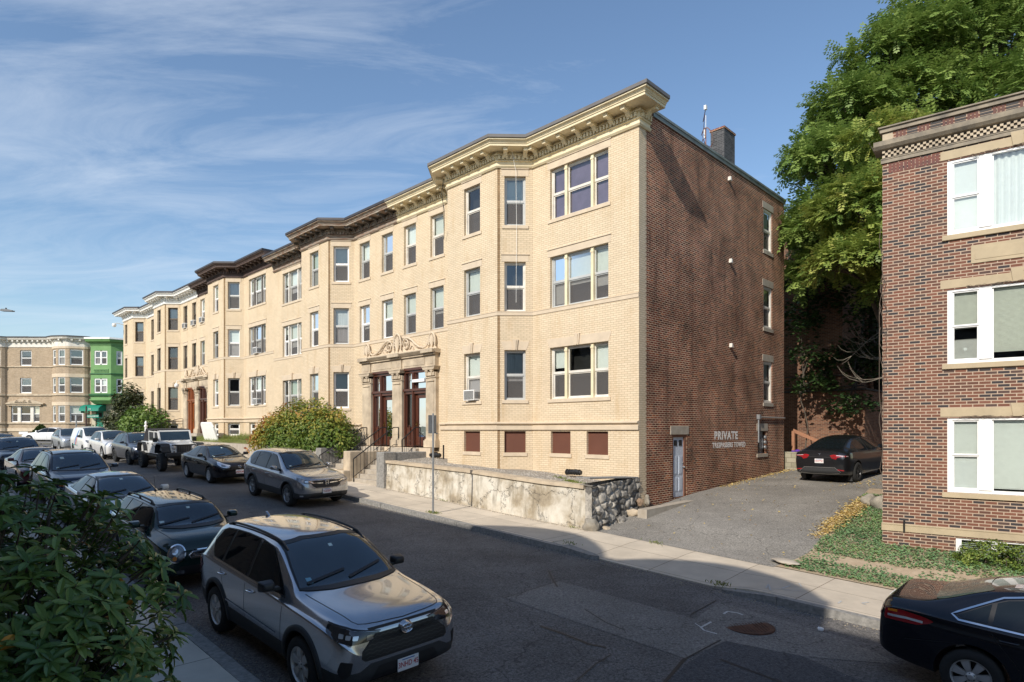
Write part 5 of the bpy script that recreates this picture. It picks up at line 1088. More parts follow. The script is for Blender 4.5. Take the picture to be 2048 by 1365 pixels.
# ================================================================ vegetation
def leafmat(name, cols, rough=.45, trans=.25, spec=.4, scale=.6, back=None):
    m_, t, b = newmat(name); b.inputs['Roughness'].default_value = rough; b.inputs['Specular IOR Level'].default_value = spec
    at = nn(t, 'ShaderNodeAttribute', attribute_name='tint'); cr = nn(t, 'ShaderNodeValToRGB'); e = cr.color_ramp
    e.elements[0].color = cols[0]+(1,); e.elements[1].color = cols[-1]+(1,)
    for i in range(1, len(cols)-1): q = e.elements.new(i/(len(cols)-1)); q.color = cols[i]+(1,)
    t.links.new(at.outputs['Fac'], cr.inputs[0]); t.links.new(cr.outputs[0], b.inputs['Base Color'])
    tr = nn(t, 'ShaderNodeBsdfTranslucent'); t.links.new(cr.outputs[0], tr.inputs[0]); mi = nn(t, 'ShaderNodeMixShader', inp={0: trans}); t.links.new(b.outputs[0], mi.inputs[1]); t.links.new(tr.outputs[0], mi.inputs[2])
    t.links.new(mi.outputs[0], t.nodes['Material Output'].inputs[0]); return m_
class LB:   # leaf builder with a per-face tint
    def __init__(self): self.v = []; self.f = []; self.t = []
    def leaf(self, p, d, n_, L_, w_, tint, fold=.15, seg=1, droop=0):
        s = d.cross(n_); s.normalize(); b = len(self.v); prof = [(0, .15), (.25, .75), (.55, 1.0), (.83, .80), (1, .16)] if seg > 1 else [(0, .15), (.45, 1.0), (1, .05)]
        for i, (u_, k) in enumerate(prof):
            c = p+d*(L_*u_)+n_*(-droop*L_*u_*u_); h = n_*(fold*w_*k)
            self.v += [c+s*(w_*k*.5)+h, c, c-s*(w_*k*.5)+h]
        for i in range(len(prof)-1):
            q = b+i*3; self.f += [(q, q+1, q+4, q+3), (q+1, q+2, q+5, q+4)]; self.t += [tint, tint]
    def card(self, p, d, n_, L_, w_, tint):
        s = d.cross(n_); s.normalize(); b = len(self.v)
        self.v += [p, p+d*L_*.5+s*w_*.5, p+d*L_, p+d*L_*.5-s*w_*.5]; self.f.append((b, b+1, b+2, b+3)); self.t.append(tint)
    def build(self, name, mat, parent=None, matrix=None):
        me = bpy.data.meshes.new(name); me.from_pydata([tuple(v) for v in self.v], [], self.f); me.materials.append(mat)
        a = me.attributes.new('tint', 'FLOAT', 'FACE'); a.data.foreach_set('value', self.t)
        o = bpy.data.objects.new(name, me); col.objects.link(o)
        if parent: o.parent = parent
        if matrix is not None: o.matrix_world = matrix
        return o
def rv(rd): 
    while True:
        v = Vector((rd.uniform(-1, 1), rd.uniform(-1, 1), rd.uniform(-1, 1)))
        if .05 < v.length < 1: return v.normalized()
def frond(lb, rd, p, d, L_, tint, lw=.055, k=5, lf=None):
    """a pinnate leaf: leaflets in pairs along an arching rib"""
    up = Vector((0, 0, 1)); s = d.cross(up); s = s.normalized() if s.length > .1 else Vector((1, 0, 0)); pos = p.copy(); dd = d.copy(); st = L_/k
    for i in range(k):
        pos = pos+dd*st; dd = (dd-up*(.16)).normalized(); n_ = s.cross(dd).normalized(); l_ = (lf or L_*.30)*(1-.35*abs(i/k-.4))
        for sg in (-1, 1):
            ld = (s*sg*.9+dd*.45-up*.18).normalized(); lb.card(pos, ld, n_, l_, lw, min(1, max(0, tint+rd.uniform(-.08, .08))))
    lb.card(pos, dd, n_, l_, lw, tint)
def tree_tube(mb, rd, p, d, r, L_, depth, ends, bend=.25):
    k = 5; pts = [p.copy()]; rs = [r]
    for i in range(k):
        d = (d+rv(rd)*bend*.5).normalized(); p = p+d*(L_/k); pts.append(p.copy()); rs.append(r*(1-.45*(i+1)/k))
    mb.tube(pts, rs, 7 if depth > 1 else 4, cap=False)
    if depth <= 0: ends.append((p, d)); return
    for j in range(rd.choice((2, 3))):
        nd = (d+rv(rd)*.75+Vector((0, 0, .12))).normalized(); tree_tube(mb, rd, pts[rd.choice((3, 4, 5))], nd, rs[-1]*.8, L_*rd.uniform(.6, .8), depth-1, ends, bend)
M['bark'] = pm('bark', (.13, .105, .08), .95, c2=(.06, .05, .04), scale=8, bump=.8, detail=9, stretch=(1, 1, .3))
M['deadwood'] = pm('pale_dead_branch', (.22, .19, .15), .9, var=.2, scale=5)
M['ailanthus'] = leafmat('tree_of_heaven_leaves', [(.09, .155, .035), (.15, .235, .05), (.24, .33, .08), (.34, .43, .11)], .5, .3)
M['ailyellow'] = leafmat('yellowing_leaves', [(.15, .23, .05), (.27, .34, .07), (.42, .45, .11), (.48, .29, .14)], .5, .3)
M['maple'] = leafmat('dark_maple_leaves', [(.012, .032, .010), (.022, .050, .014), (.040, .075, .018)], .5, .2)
def crown(lb, rd, lumps, nt_, mode='frond', fl=.55, lw=.06, tb=(.2, .7), k=5, droop=.3):
    """lumps: (centre, radii, weight, tint offset). tufts sit in the outer part of every lump, facing outwards, with gaps where noise is low"""
    tot = sum(l[2] for l in lumps)
    for c, r, w_, to in lumps:
        for i in range(int(nt_*w_/tot)):
            d = rv(rd); 
            if d.z < -.35: d.z *= -.5; d.normalize()
            if mn.noise(Vector((d.x*2.1+c.x, d.y*2.1+c.y, d.z*2.1+c.z))) < -.28: continue
            q = rd.uniform(.55, 1.0)*(1+.30*mn.noise(Vector((d.x*3+c.x, d.y*3, d.z*3+c.z*.7)))); p = c+Vector((d.x*r[0], d.y*r[1], d.z*r[2]))*q
            t0 = rd.uniform(*tb)+to+.2*mn.noise(p*.7)
            for j in range(rd.choice((6, 7, 8)) if mode == 'frond' else 10):
                fd = (d*.7+rv(rd)*.9+Vector((0, 0, .15))).normalized()
                if mode == 'frond': frond(lb, rd, p, fd, fl*rd.uniform(.7, 1.15), max(0, min(1, t0+rd.uniform(-.1, .1))), lw, k)
                else:
                    pp = p+rv(rd)*fl*.9; n_ = (Vector((0, 0, 1))+rv(rd)*.7).normalized(); ld = fd-n_*fd.dot(n_); ld = ld.normalized() if ld.length > .05 else rv(rd); lb.card(pp, ld, n_, fl*rd.uniform(.45, .8), fl*.5, max(0, min(1, t0+rd.uniform(-.2, .2))))
V = Vector
rd = random.Random(101)
def tree(name, base, trunk_h, r, lumps, nt_, mat, label, cat='tree', rd_seed=1, lean=(0, 0), **kw):
    rd = random.Random(rd_seed); root = empty(name, Matrix.Translation(base)); tag(root, label, cat)
    mb = MB(); top = V((lean[0], lean[1], trunk_h)); n_ = 7; mb.tube([V((0, 0, -.3))]+[top*(i/n_)+V((.15*math.sin(i), .1*math.cos(i*1.3), 0)) for i in range(1, n_+1)], [r*1.3]+[r*(1-.06*i) for i in range(1, n_+1)], 10)
    for c, rr, w_, to in lumps:
        c = c-V(base); mid = (top+c)/2+V((0, 0, .4)); mb.tube([top*.75, top*.9+(c-top)*.15, mid, c], [r*.6, r*.5, r*.3, r*.15], 7)
        for j in range(7):
            e = c+V((rd.uniform(-1, 1)*rr[0], rd.uniform(-1, 1)*rr[1], rd.uniform(-.6, .9)*rr[2]))*.85; mb.tube([mid+(c-mid)*rd.uniform(.2, 1), c+(e-c)*.5+V((0, 0, .2)), e], [r*.16, r*.09, r*.03], 5)
    mb.build('trunk', M['bark'], root, smooth=60)
    lb = LB(); crown(lb, rd, [(c-V(base), rr, w_, to) for c, rr, w_, to in lumps], nt_, **kw); lb.build('crown', mat, root); return root
# tall tree of heaven behind the right-hand house
tree('tall_tree', (18.5, 31, -1.3), 9, .42, [(V((14.6, 26.5, 9.0)), (2.5, 2.6, 2.2), 2.6, 0), (V((13.6, 26.0, 6.6)), (1.8, 2.2, 1.6), 1.3, .05), (V((15.3, 27.5, 12.2)), (2.2, 2.4, 1.6), 1.9, 0), (V((18.0, 28.0, 14.6)), (3.0, 2.6, 1.9), 2.8, .02), (V((17.8, 26.5, 10.8)), (3.0, 2.6, 2.6), 2.8, .03), (V((21.6, 28.5, 17.2)), (3.2, 2.8, 2.6), 3.0, 0), (V((21.5, 27.0, 13.2)), (3.2, 2.6, 2.8), 2.6, .0), (V((18.2, 27.2, 17.0)), (1.7, 1.8, 1.2), .8, 0), (V((24.8, 28.5, 19.6)), (3.2, 2.8, 2.8), 2.6, 0), (V((24.5, 28, 15)), (3, 3, 3), 1.5, -.05), (V((13.4, 26.4, 11.3)), (1.7, 1.8, 1.5), 1.2, 0), (V((12.5, 26.0, 8.2)), (1.4, 1.6, 1.3), 1.0, 0), (V((15.0, 27.0, 13.6)), (1.9, 1.8, 1.7), 1.5, 0), (V((16.9, 27.5, 16.3)), (2.0, 1.8, 1.7), 1.5, 0), (V((19.5, 28, 18.4)), (2.4, 2, 1.8), 1.5, 0)], 4000, M['ailanthus'], 'huge green tree rising behind the red brick house at the right', rd_seed=3, lean=(-1.0, -1.5), fl=.62, lw=.085, tb=(.25, .85))
tree('yellowing_tree', (15.6, 24.5, -1.6), 6, .22, [(V((12.9, 23.0, 8.1)), (1.5, 1.6, 1.3), 1.5, 0), (V((14.4, 23.2, 9.3)), (1.5, 1.4, 1.0), 1.0, .05), (V((13.4, 22.6, 6.4)), (1.5, 1.5, 1.1), 1.4, .02), (V((12.1, 22.8, 6.0)), (1.0, 1.2, .7), .6, .0), (V((13.9, 22.8, 10.6)), (1.7, 1.2, .8), .7, .1), (V((17.0, 23.6, 10.9)), (2.4, 1.2, .7), .8, .05), (V((14.2, 22.6, 5.2)), (1.3, 1.3, .8), .7, -.1)], 820, M['ailyellow'], 'lower yellow-green tree with reddish seed clusters at the brick house corner', rd_seed=5, lean=(-1.2, -.8), fl=.50, lw=.08, tb=(-.05, .62))
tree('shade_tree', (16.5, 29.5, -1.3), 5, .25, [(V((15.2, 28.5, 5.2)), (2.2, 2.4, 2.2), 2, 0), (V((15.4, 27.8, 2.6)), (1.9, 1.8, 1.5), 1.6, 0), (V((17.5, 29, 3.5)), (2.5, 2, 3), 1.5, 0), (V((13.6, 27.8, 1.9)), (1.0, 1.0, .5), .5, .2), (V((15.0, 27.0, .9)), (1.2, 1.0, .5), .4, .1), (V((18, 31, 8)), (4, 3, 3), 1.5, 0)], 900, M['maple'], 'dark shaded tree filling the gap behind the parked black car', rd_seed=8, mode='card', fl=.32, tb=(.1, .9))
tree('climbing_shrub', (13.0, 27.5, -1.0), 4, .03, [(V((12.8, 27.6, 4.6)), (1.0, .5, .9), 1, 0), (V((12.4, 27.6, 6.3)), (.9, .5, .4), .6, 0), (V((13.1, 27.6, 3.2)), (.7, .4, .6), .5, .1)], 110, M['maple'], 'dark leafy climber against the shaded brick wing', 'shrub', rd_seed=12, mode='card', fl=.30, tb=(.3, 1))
# bare grey branches hanging in the gap
mb = MB(); rd = random.Random(31)
for (x, y, z, dx) in ((15.3, 25.0, 4.2, -1), (15.6, 25.2, 3.0, -1), (15.4, 25.0, 6.2, -1), (15.8, 25.4, 2.2, -1)):
    for j in range(2):
        p = V((x, y, z)); pts = [p.copy()]; d = V((dx, -.2, rd.uniform(-.7, .1))).normalized(); L_ = rd.uniform(1.6, 2.9)
        for i in range(9): d = (d+V((0, 0, .13 if i > 3 else -.07))+rv(rd)*.12).normalized(); p = p+d*L_/9; pts.append(p.copy())
        mb.tube(pts, [.022-.002*i for i in range(10)], 5)
        for q in (4, 6, 7): 
            e = pts[q]; d2 = (V((dx, 0, rd.uniform(-.2, .9)))+rv(rd)*.4).normalized(); mb.tube([e, e+d2*.35, e+d2*.6+V((0, 0, .12)), e+d2*.75+V((0, 0, .3))], [.014, .011, .008, .005], 4)
q = mb.build('bare_branches', M['deadwood'], smooth=60); tag(q, 'pale bare curling branches hanging in front of the dark trees', 'branches')
# ---------------------------------------------------------------- shrubs
def shrub(name, Mx, lumps, nt_, mat, label, cat='shrub', seed=1, size=.11, stems=True, tb=(.1, .9), lw=.6, inner=True, hole=-.9, tintf=None, cards=10):
    rd = random.Random(seed); root = empty(name, Mx); tag(root, label, cat); lb = LB()
    tot = sum(l[2] for l in lumps)
    for c, r, w_ in lumps:
        for i in range(int(nt_*w_/tot)):
            d = rv(rd); 
            if d.z < -.5: continue
            k = 1+.22*mn.noise(V((d.x*3+c[0], d.y*3+c[1], d.z*3)))+.10*mn.noise(V((d.x*8, d.y*8, d.z*8+c[0])))
            q = (rd.uniform(.86, 1.0) if rd.random() < .75 else rd.uniform(.5, .86))*k; p = V(c)+V((d.x*r[0], d.y*r[1], d.z*r[2]))*q
            if mn.noise(p*1.6) < hole: continue
            t0 = (tintf(p, rd) if tintf else rd.uniform(*tb))+.15*mn.noise(p*2)
            for j in range(cards):
                ld = (d*.6+rv(rd)).normalized(); n_ = (d+rv(rd)*.8+V((0, 0, .5))).normalized(); ld = ld-n_*ld.dot(n_)
                if ld.length < .05: continue
                lb.leaf(p+rv(rd)*size*1.2, ld.normalized(), n_, size*rd.uniform(.7, 1.2), size*lw*rd.uniform(.8, 1.1), max(0, min(1, t0+rd.uniform(-.12, .12))))
    lb.build('foliage', mat, root)
    mb = MB()
    for c, r, w_ in lumps:
        for j in range(9):
            d = rv(rd); d.z = abs(d.z)*.8+.1; b0 = V((c[0]+rd.uniform(-.2, .2)*r[0], c[1]+rd.uniform(-.2, .2)*r[1], c[2]-r[2]*.9)); e = V(c)+V((d.x*r[0], d.y*r[1], d.z*r[2]))*.85; mb.tube([b0, (b0+e)/2+rv(rd)*.1, e], [.03, .02, .008], 5)
    mb.build('stems', M['bark'], root, smooth=60); return root
M['goldred'] = leafmat('red_gold_leaves', [(.06, .12, .02), (.15, .21, .03), (.36, .31, .05), (.48, .25, .07), (.44, .13, .06)], .5, .25)
def tf(p, rd):
    e = max(0, min(1, (p.x-1.0)/3.5)); h = max(0, min(1, (p.z-.0)/1.6)); return .12+.85*e*rd.uniform(.4, 1.2)+.55*h*rd.random()
shrub('gold_red_shrub', frame(18.5, 1.25, -.75), [((0, 0, .45), (2.7, 1.25, 1.75), 3), ((-2.3, .1, .25), (2.0, 1.05, 1.45), 2), ((2.4, .1, .2), (2.1, 1.1, 1.35), 2), ((4.0, .1, -.1), (1.1, .9, .9), .9), ((.9, .4, .1), (2.4, 1.1, 1.5), 1.2)], 3300, M['goldred'], 'big rounded shrub turning red and gold beside the front steps', seed=4, size=.15, tintf=tf, hole=-.55)
M['lightgreen'] = leafmat('light_green_leaves', [(.06, .12, .02), (.12, .20, .035), (.20, .28, .06)], .45, .3)
shrub('light_green_bush', frame(42.3, 1.9, -.8), [((0, 0, .9), (2.1, 1.5, 1.5), 2), ((1.2, 0, .4), (1.3, 1.3, 1.1), 1)], 620, M['lightgreen'], 'light green broad-leaved bush at the far end of the cream brick row', seed=6, size=.30, lw=.7, hole=-.3)
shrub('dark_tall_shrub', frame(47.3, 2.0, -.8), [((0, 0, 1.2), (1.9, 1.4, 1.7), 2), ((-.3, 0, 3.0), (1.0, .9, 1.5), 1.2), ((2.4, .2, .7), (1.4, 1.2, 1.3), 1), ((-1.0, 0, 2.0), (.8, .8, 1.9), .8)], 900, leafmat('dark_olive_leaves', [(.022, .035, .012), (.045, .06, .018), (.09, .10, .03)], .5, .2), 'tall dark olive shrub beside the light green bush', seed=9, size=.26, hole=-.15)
def cone(name, x, y, z, h, r, label, seed=1):
    root = empty(name, Matrix.Translation((x, y, z))); tag(root, label, 'shrub'); lb = LB(); rd = random.Random(seed)
    for i in range(1500):
        u_ = rd.random()**.7; zz = h*(1-u_); a = rd.random()*6.283; rr = r*u_**.85*rd.uniform(.75, 1.02)*(1+.1*math.sin(a*5+zz*4)); p = V((rr*math.cos(a), rr*math.sin(a), zz)); d = V((math.cos(a), math.sin(a), .5)).normalized()
        for j in range(3): ld = (d+rv(rd)*.7).normalized(); lb.card(p, ld, (d+rv(rd)*.5).normalized(), .20, .10, rd.random())
    lb.build('foliage', M['evergreen'], root); m = MB(); m.tube([(0, 0, -.3), (0, 0, h*.8)], [.08, .02], 6); m.build('trunk', M['bark'], root)
M['evergreen'] = leafmat('evergreen_needles', [(.03, .06, .012), (.06, .10, .02), (.12, .15, .035)], .6, .1)
cone('cone_evergreen', X7(82, 66), 66, -1.35, 1.85, 1.45, 'pointed cone-shaped evergreen in front of the tan building', 2); cone('cone_evergreen', X7(214, 66), 66, -1.2, 1.55, 1.2, 'small round evergreen beside the teal door', 3)
# ---------------------------------------------------------------- foreground rhododendron
M['rhodo'] = leafmat('rhododendron_leaves', [(.055, .115, .028), (.095, .175, .042), (.15, .24, .055), (.24, .32, .08), (.50, .24, .03)], .36, .15, .5)
rd = random.Random(77); root = empty('rhododendron', Matrix.Translation((-3.2, 3.9, -3.0))); tag(root, 'large dark green rhododendron bush in the left foreground', 'shrub')
lb = LB(); st_ = MB(); B = V((-3.2, 3.9, -3.0))
lum = [(V((-3.55, 4.15, -1.34)), V((1.12, 1.1, 1.08)), 4.4), (V((-4.5, 4.6, -1.25)), V((1.2, 1.1, .95)), 2.5), (V((-2.98, 3.68, -1.78)), V((.80, .78, .78)), 2.8), (V((-2.80, 3.45, -2.62)), V((.62, .70, .62)), 1.8), (V((-3.3, 3.5, -2.3)), V((.95, .9, .95)), 3.2), (V((-3.9, 3.3, -2.0)), V((1.2, .9, 1.0)), 1.8), (V((-2.55, 3.3, -2.60)), V((.40, .4, .25)), .35)]
for c, r, w_ in lum:
    for i in range(int(175*w_)):
        d = rv(rd)
        if d.z < -.7: continue
        q = (rd.uniform(.88, 1.02) if rd.random() < .72 else rd.uniform(.5, .88))*(1+.22*mn.noise(V((d.x*2.6+c.x, d.y*2.6, d.z*2.6+c.z)))); p = c+V((d.x*r.x, d.y*r.y, d.z*r.z))*q
        if mn.noise(p*2.3) < -.45: continue
        ax = (d*.8+V((0, 0, .75))+rv(rd)*.35).normalized(); e1 = ax.orthogonal().normalized(); e2 = ax.cross(e1); nl_ = rd.choice((7, 8, 9, 10)); t0 = rd.uniform(.05, .62)
        st_.tube([p-ax*.13-B-d*.08, p-ax*.05-B, p-B], [.006, .005, .004], 5)
        for j in range(nl_):
            a = 6.283*j/nl_+rd.uniform(-.25, .25); el = rd.uniform(-.25, .55); ld = (e1*math.cos(a)+e2*math.sin(a))*math.cos(el)+ax*math.sin(el); n_ = (ax-ld*ax.dot(ld)).normalized()
            ti = 1.0 if rd.random() < .010 else max(0, min(.72, t0+rd.uniform(-.12, .12)))
            lb.leaf(p-B-ax*rd.uniform(0, .035), ld.normalized(), n_, rd.uniform(.085, .14), rd.uniform(.034, .046), ti, .26, 2, rd.uniform(.05, .35))
        if rd.random() < .5: lb.leaf(p-B, ax, e1, .035, .012, .7, .3)
lb.build('foliage', M['rhodo'], root); 
for k in range(34):
    a = rd.choice(lum); d = rv(rd); e = a[0]+V((d.x*a[1].x, d.y*a[1].y, abs(d.z)*a[1].z))*.8-B; b0 = V((rd.uniform(-.5, .3), rd.uniform(-.3, .3), -.1)); st_.tube([b0, b0*.6+e*.3+V((0, 0, .3)), e*.7+V((0, 0, .1)), e], [.028, .020, .014, .007], 6)
st_.build('stems', M['bark'], root, smooth=60)
# ---------------------------------------------------------------- lawn, ground cover, leaf litter on the right
def zlr(s, n): return zd(s, n)+.012+(.03+.05*mn.noise(V((s*1.1, n*1.1, 7)))*max(0, min(1, (drs(n)-s)/.6)))*max(.0, min(1, (2.22-n)/.9))
mb = MB(); rows = []; nls = [-6.9+i*.25 for i in range(37)]+[2.22]
for n in nls:
    a = drs(n); rows.append([P(a+(-18-a)*(j/40)**1.5, n, zlr(a+(-18-a)*(j/40)**1.5, n)) for j in range(41)])
mb.mesh([p for r in rows for p in r], [(i*41+j, i*41+j+1, (i+1)*41+j+1, (i+1)*41+j) for i in range(len(rows)-1) for j in range(40)]); tag(mb.build('lawn_right', M['soil'], smooth=60), kind='structure')
M['gcover'] = leafmat('ground_cover_leaves', [(.08, .18, .07), (.15, .27, .12), (.23, .36, .16), (.32, .42, .11)], .5, .2)
lb = LB(); rd = random.Random(13)
def inreg(s, n):
    e = drs(n)-s
    if e < .02 or (s < -6.25 and n < -.0-(s+6.38)*.16+.02 and False): return 0
    v = mn.noise(V((s*1.3, n*1.3, 2)))
    bx = (P(s, n)-V((8.4, 14.0, 0))); fy = bx.x*RX.y*-1+bx.y*RX.x  # distance behind the house front
    along_ = bx.x*RX.x+bx.y*RX.y
    if along_ > -.02 and fy > -.02: return 0
    if n > 1.45: return 1 if (-7.3 < s < -5.0 and v > -.35) else (.25 if v > .1 and s > -9 else 0)
    if along_ > -.2 and fy > -1.25: return 1 if (v > -.5 and fy > -1.15+.25*v and along_ < 2.6) else 0
    if n < 1.0 and along_ < .1: return 1 if v > -.30 else .25
    return .35 if v > .0 else 0
for i in range(44000):
    s, n = rd.uniform(-9.6, -4.3), rd.uniform(-5.5, 2.15); k = inreg(s, n)
    if rd.random() > k: continue
    z = zlr(s, n)+rd.uniform(.01, .07)*k; d = rv(rd); d.z *= .3; d.normalize(); n_ = (V((0, 0, 1))+rv(rd)*.5).normalized(); ld = d-n_*d.dot(n_)
    lb.leaf(P(s, n, z), ld.normalized(), n_, rd.uniform(.035, .07), rd.uniform(.03, .05), max(0, min(1, rd.uniform(.2, .8)+.3*mn.noise(V((s, n, 0))))))
q = lb.build('ground_cover', M['gcover']); tag(q, 'low grey-green ground cover plants on the bank beside the brick house', 'plants', kind='stuff')
M['litter'] = leafmat('fallen_leaves', [(.55, .38, .10), (.68, .52, .20), (.62, .50, .28), (.36, .21, .08)], .7, .2)
lb = LB(); rd = random.Random(17)
def litter(s, n, z): 
    n_ = (V((0, 0, 1))+rv(rd)*.5).normalized(); d = rv(rd); d = (d-n_*d.dot(n_)).normalized(); lb.leaf(P(s, n, z+.012+rd.random()*.012), d, n_, rd.uniform(.05, .10), rd.uniform(.03, .055), rd.random())
for i in range(2900):
    n = rd.triangular(-5.0, .2, -2.2); e = drs(n); s = e+rd.gauss(-.10, .14)+(.15 if n > -2 else 0)
    litter(s, n, (zlr(s, n)+.05 if s < e else zd(s, n)))
for i in range(500): n = rd.uniform(-11.3, -4.8); litter(-abs(rd.gauss(.0, .16))-.1, n, zd(-.3, n))
for i in range(330): n = rd.uniform(-18, 2); s = rd.uniform(-6, -.3); litter(s, n, zd(s, n))
for i in range(260): n = rd.uniform(-11, -7); s = rd.uniform(-6, -3.2); litter(s, n, zd(s, n))
for i in range(90): litter(rd.uniform(-8, 12), rd.uniform(2.3, 4.3), zswf(rd.uniform(-8, 12), 3)) if False else None
q = lb.build('fallen_leaves', M['litter']); tag(q, 'drift of yellow fallen leaves along the edge of the driveway', 'leaves', kind='stuff')
# grass on the raised lawn, weeds
M['grass'] = leafmat('grass_blades', [(.09, .14, .02), (.16, .20, .035), (.26, .26, .07)], .6, .3)
lb = LB(); rd = random.Random(19)
for i in range(26000):
    s, n = rd.uniform(15.3, 44), rd.uniform(.1, 2.15)
    if rd.random() > .5+.9*mn.noise(V((s*.7, n*1.2, 5))): continue
    h_ = rd.uniform(.05, .20); 
    if 24.5 < s < 29 and n < 1.4: h_ *= 2.2
    d = (V((0, 0, 1))+rv(rd)*.5).normalized(); n_ = d.orthogonal().normalized(); lb.card(P(s, n, zlw(s, n)), d, n_, h_, .022, rd.random())
for (s, n, k) in ((4.5, 4.2, 120), (-4.8, 4.56, 60), (-.75, 4.15, 30), (6.2, 2.42, 25), (1.3, 1.6, 160), (.9, 1.9, 90), (2.2, 1.0, 60), (-2.0, 2.3, 30), (.5, 2.45, 20)):
    for i in range(k): a, b = s+rd.gauss(0, .13), n+rd.gauss(0, .07); d = (V((0, 0, 1))+rv(rd)*.8).normalized(); zz = zgr(a, b) if (a > 0 and b < 2.1) else zswf(a, b); lb.card(P(a, b, zz), d, d.orthogonal().normalized(), rd.uniform(.04, .10), .018, rd.random())
q = lb.build('grass', M['grass']); tag(q, 'tufts of grass on the raised lawn and along the kerbs', 'grass', kind='stuff')
mb = MB(); rd = random.Random(41)
def chip(s, n, z, r_):
    a = rd.random()*6; q = P(s, n, z); mb.mesh([q+V((r_*math.cos(a), r_*math.sin(a), 0)), q+V((r_*math.cos(a+2), r_*math.sin(a+2), 0)), q+V((r_*math.cos(a+4), r_*math.sin(a+4), 0)), q+V((0, 0, r_*.8))], [(0, 1, 3), (1, 2, 3), (2, 0, 3)])
for i in range(1500): s = rd.uniform(-10, 14); n = 4.53+abs(rd.gauss(0, .10)); chip(s, n, zr(s, n)+.003, rd.uniform(.006, .018))
for i in range(500): s = rd.uniform(-6, 3); n = 12.5-abs(rd.gauss(0, .12)); chip(s, n, zr(s, n)+.003, rd.uniform(.006, .016))
for i in range(900): s = rd.uniform(.2, 9.7); n = 2.42+abs(rd.gauss(0, .07)); chip(s, n, zswf(s, n)+.003, rd.uniform(.008, .022))
for i in range(500): s = rd.uniform(-10, 10); n = rd.uniform(5, 12); chip(s, n, zr(s, n)+.003, rd.uniform(.005, .012))
q = mb.build('grit', pm('road_grit', (.34, .29, .22), .95, var=.4, scale=30)); tag(q, 'grit and crumbs gathered along the kerbs and wall foot', 'grit', kind='stuff')
# boulders, slab, hedge, small plants
rock('boulder', -5.55, -3.55, -2.05, (.34, .30, .27), 'larger pale boulder on the bank beside the brick house corner', seed=5)
rock('boulder', -5.15, -3.85, -2.03, (.22, .20, .20), 'smaller grey boulder next to the driveway edge', seed=6)
rock('boulder', -5.0, 1.95, -2.87, (.33, .18, .05), 'flat pale stone slab lying where the driveway meets the bank', mat=M['conc'], seed=7, cat='stone')
rock('boulder', -5.9, -.1, -2.62, (.12, .09, .06), 'small stone on the bank close to the brick house wall', seed=10, cat='stone')
hd = shrub('clipped_hedge', Matrix.Translation((9.62, 12.45, -2.98)) @ Matrix.Rotation(math.atan2(RX.y, RX.x), 4, 'Z'), [((0, 0, .3), (.55, .34, .42), 1), ((.8, 0, .3), (.6, .34, .42), 1), ((1.6, 0, .3), (.6, .34, .42), 1), ((2.5, 0, .3), (.6, .34, .42), 1)], 1500, leafmat('hedge_leaves', [(.06, .11, .02), (.13, .20, .035), (.28, .32, .06)], .5, .25), 'leafy clipped hedge below the basement windows of the brick house', 'hedge', seed=14, size=.06, hole=-.35, cards=12)
mb = MB(); rd = random.Random(3)
for (s, n, r_) in ((-5.1, 4.35, .05), (-5.2, 1.9, .045)): pass
# manhole, chalk marks, valve cover, litter on the road
def disc(name, s, n, r, h, mat, label, cat, seg=40, ring=True):
    m = MB(); m.lathe([(0, h+.004), (r*.93, h+.004), (r*.95, h), (r*.97, h+.005), (r, h+.005), (r+.004, h-.02)], seg)
    for i in range(-9, 10):
        for j in range(-9, 10):
            if (i+j) % 2 == 0 and (i*i+j*j) < 70 and abs(i)+abs(j) > 2 and ring: x, y = i*r*.095, j*r*.095; m.box((x-.012, y-.012, h+.003), (x+.012, y+.012, h+.009))
    o = m.build(name, mat, smooth=40, matrix=frame(s, n, zr(s, n))); return tag(o, label, cat)
M['rustiron'] = pm('rusty_iron', (.14, .065, .04), .75, .3, c2=(.075, .04, .03), scale=7, detail=9)
s_, n_2 = G(1497, 1253); q = disc('manhole_cover', s_, n_2, .40, .004, M['rustiron'], 'round rusty manhole cover in the road by the right kerb', 'manhole cover')
q = disc('valve_cover', -1.55, 13.4, .055, 0, M['rustiron'], 'small round metal cover set in the near sidewalk', 'cover', 16, False); q.matrix_world = frame(-1.55, 13.4, zr(-1.55, KN)+.137)
M['chalk'] = pm('road_marking_paint', (.62, .62, .60), .8, c2=(.35, .35, .34), scale=25, detail=4)
def chalk(pts, w_=.035, zf=zr, nm='road_marking', h=.008):
    P2 = [G(*p) for p in pts]; out = []; m = MB()
    for i in range(len(P2)-1):
        a = Vector(P2[i]); b = Vector(P2[i+1]); d = (b-a).normalized(); q = Vector((-d.y, d.x))*w_/2
        m.face([P(p.x, p.y, zf(p.x, p.y)+h) for p in (a-q, b-q, b+q, a+q)])
    o = m.build(nm, M['chalk']); return tag(o, kind='structure')
chalk([(1447, 1229), (1455, 1224), (1475, 1227), (1486, 1231)]); chalk([(1422, 1245), (1402, 1256), (1408, 1262), (1434, 1269)]); chalk([(1390, 1248), (1404, 1257)], .02)
zfs = lambda s, n: zswf(s, n)
chalk([(1532, 1190), (1537, 1182), (1541, 1195)], .03, zfs); chalk([(1538, 1190), (1605, 1196)], .02, zfs); chalk([(1565, 1190), (1580, 1184)], .03, zfs); chalk([(1598, 1178), (1603, 1186)], .03, zfs); chalk([(1676, 1222), (1683, 1216)], .03, zfs); chalk([(1738, 1218), (1724, 1220), (1732, 1224)], .03, zfs)
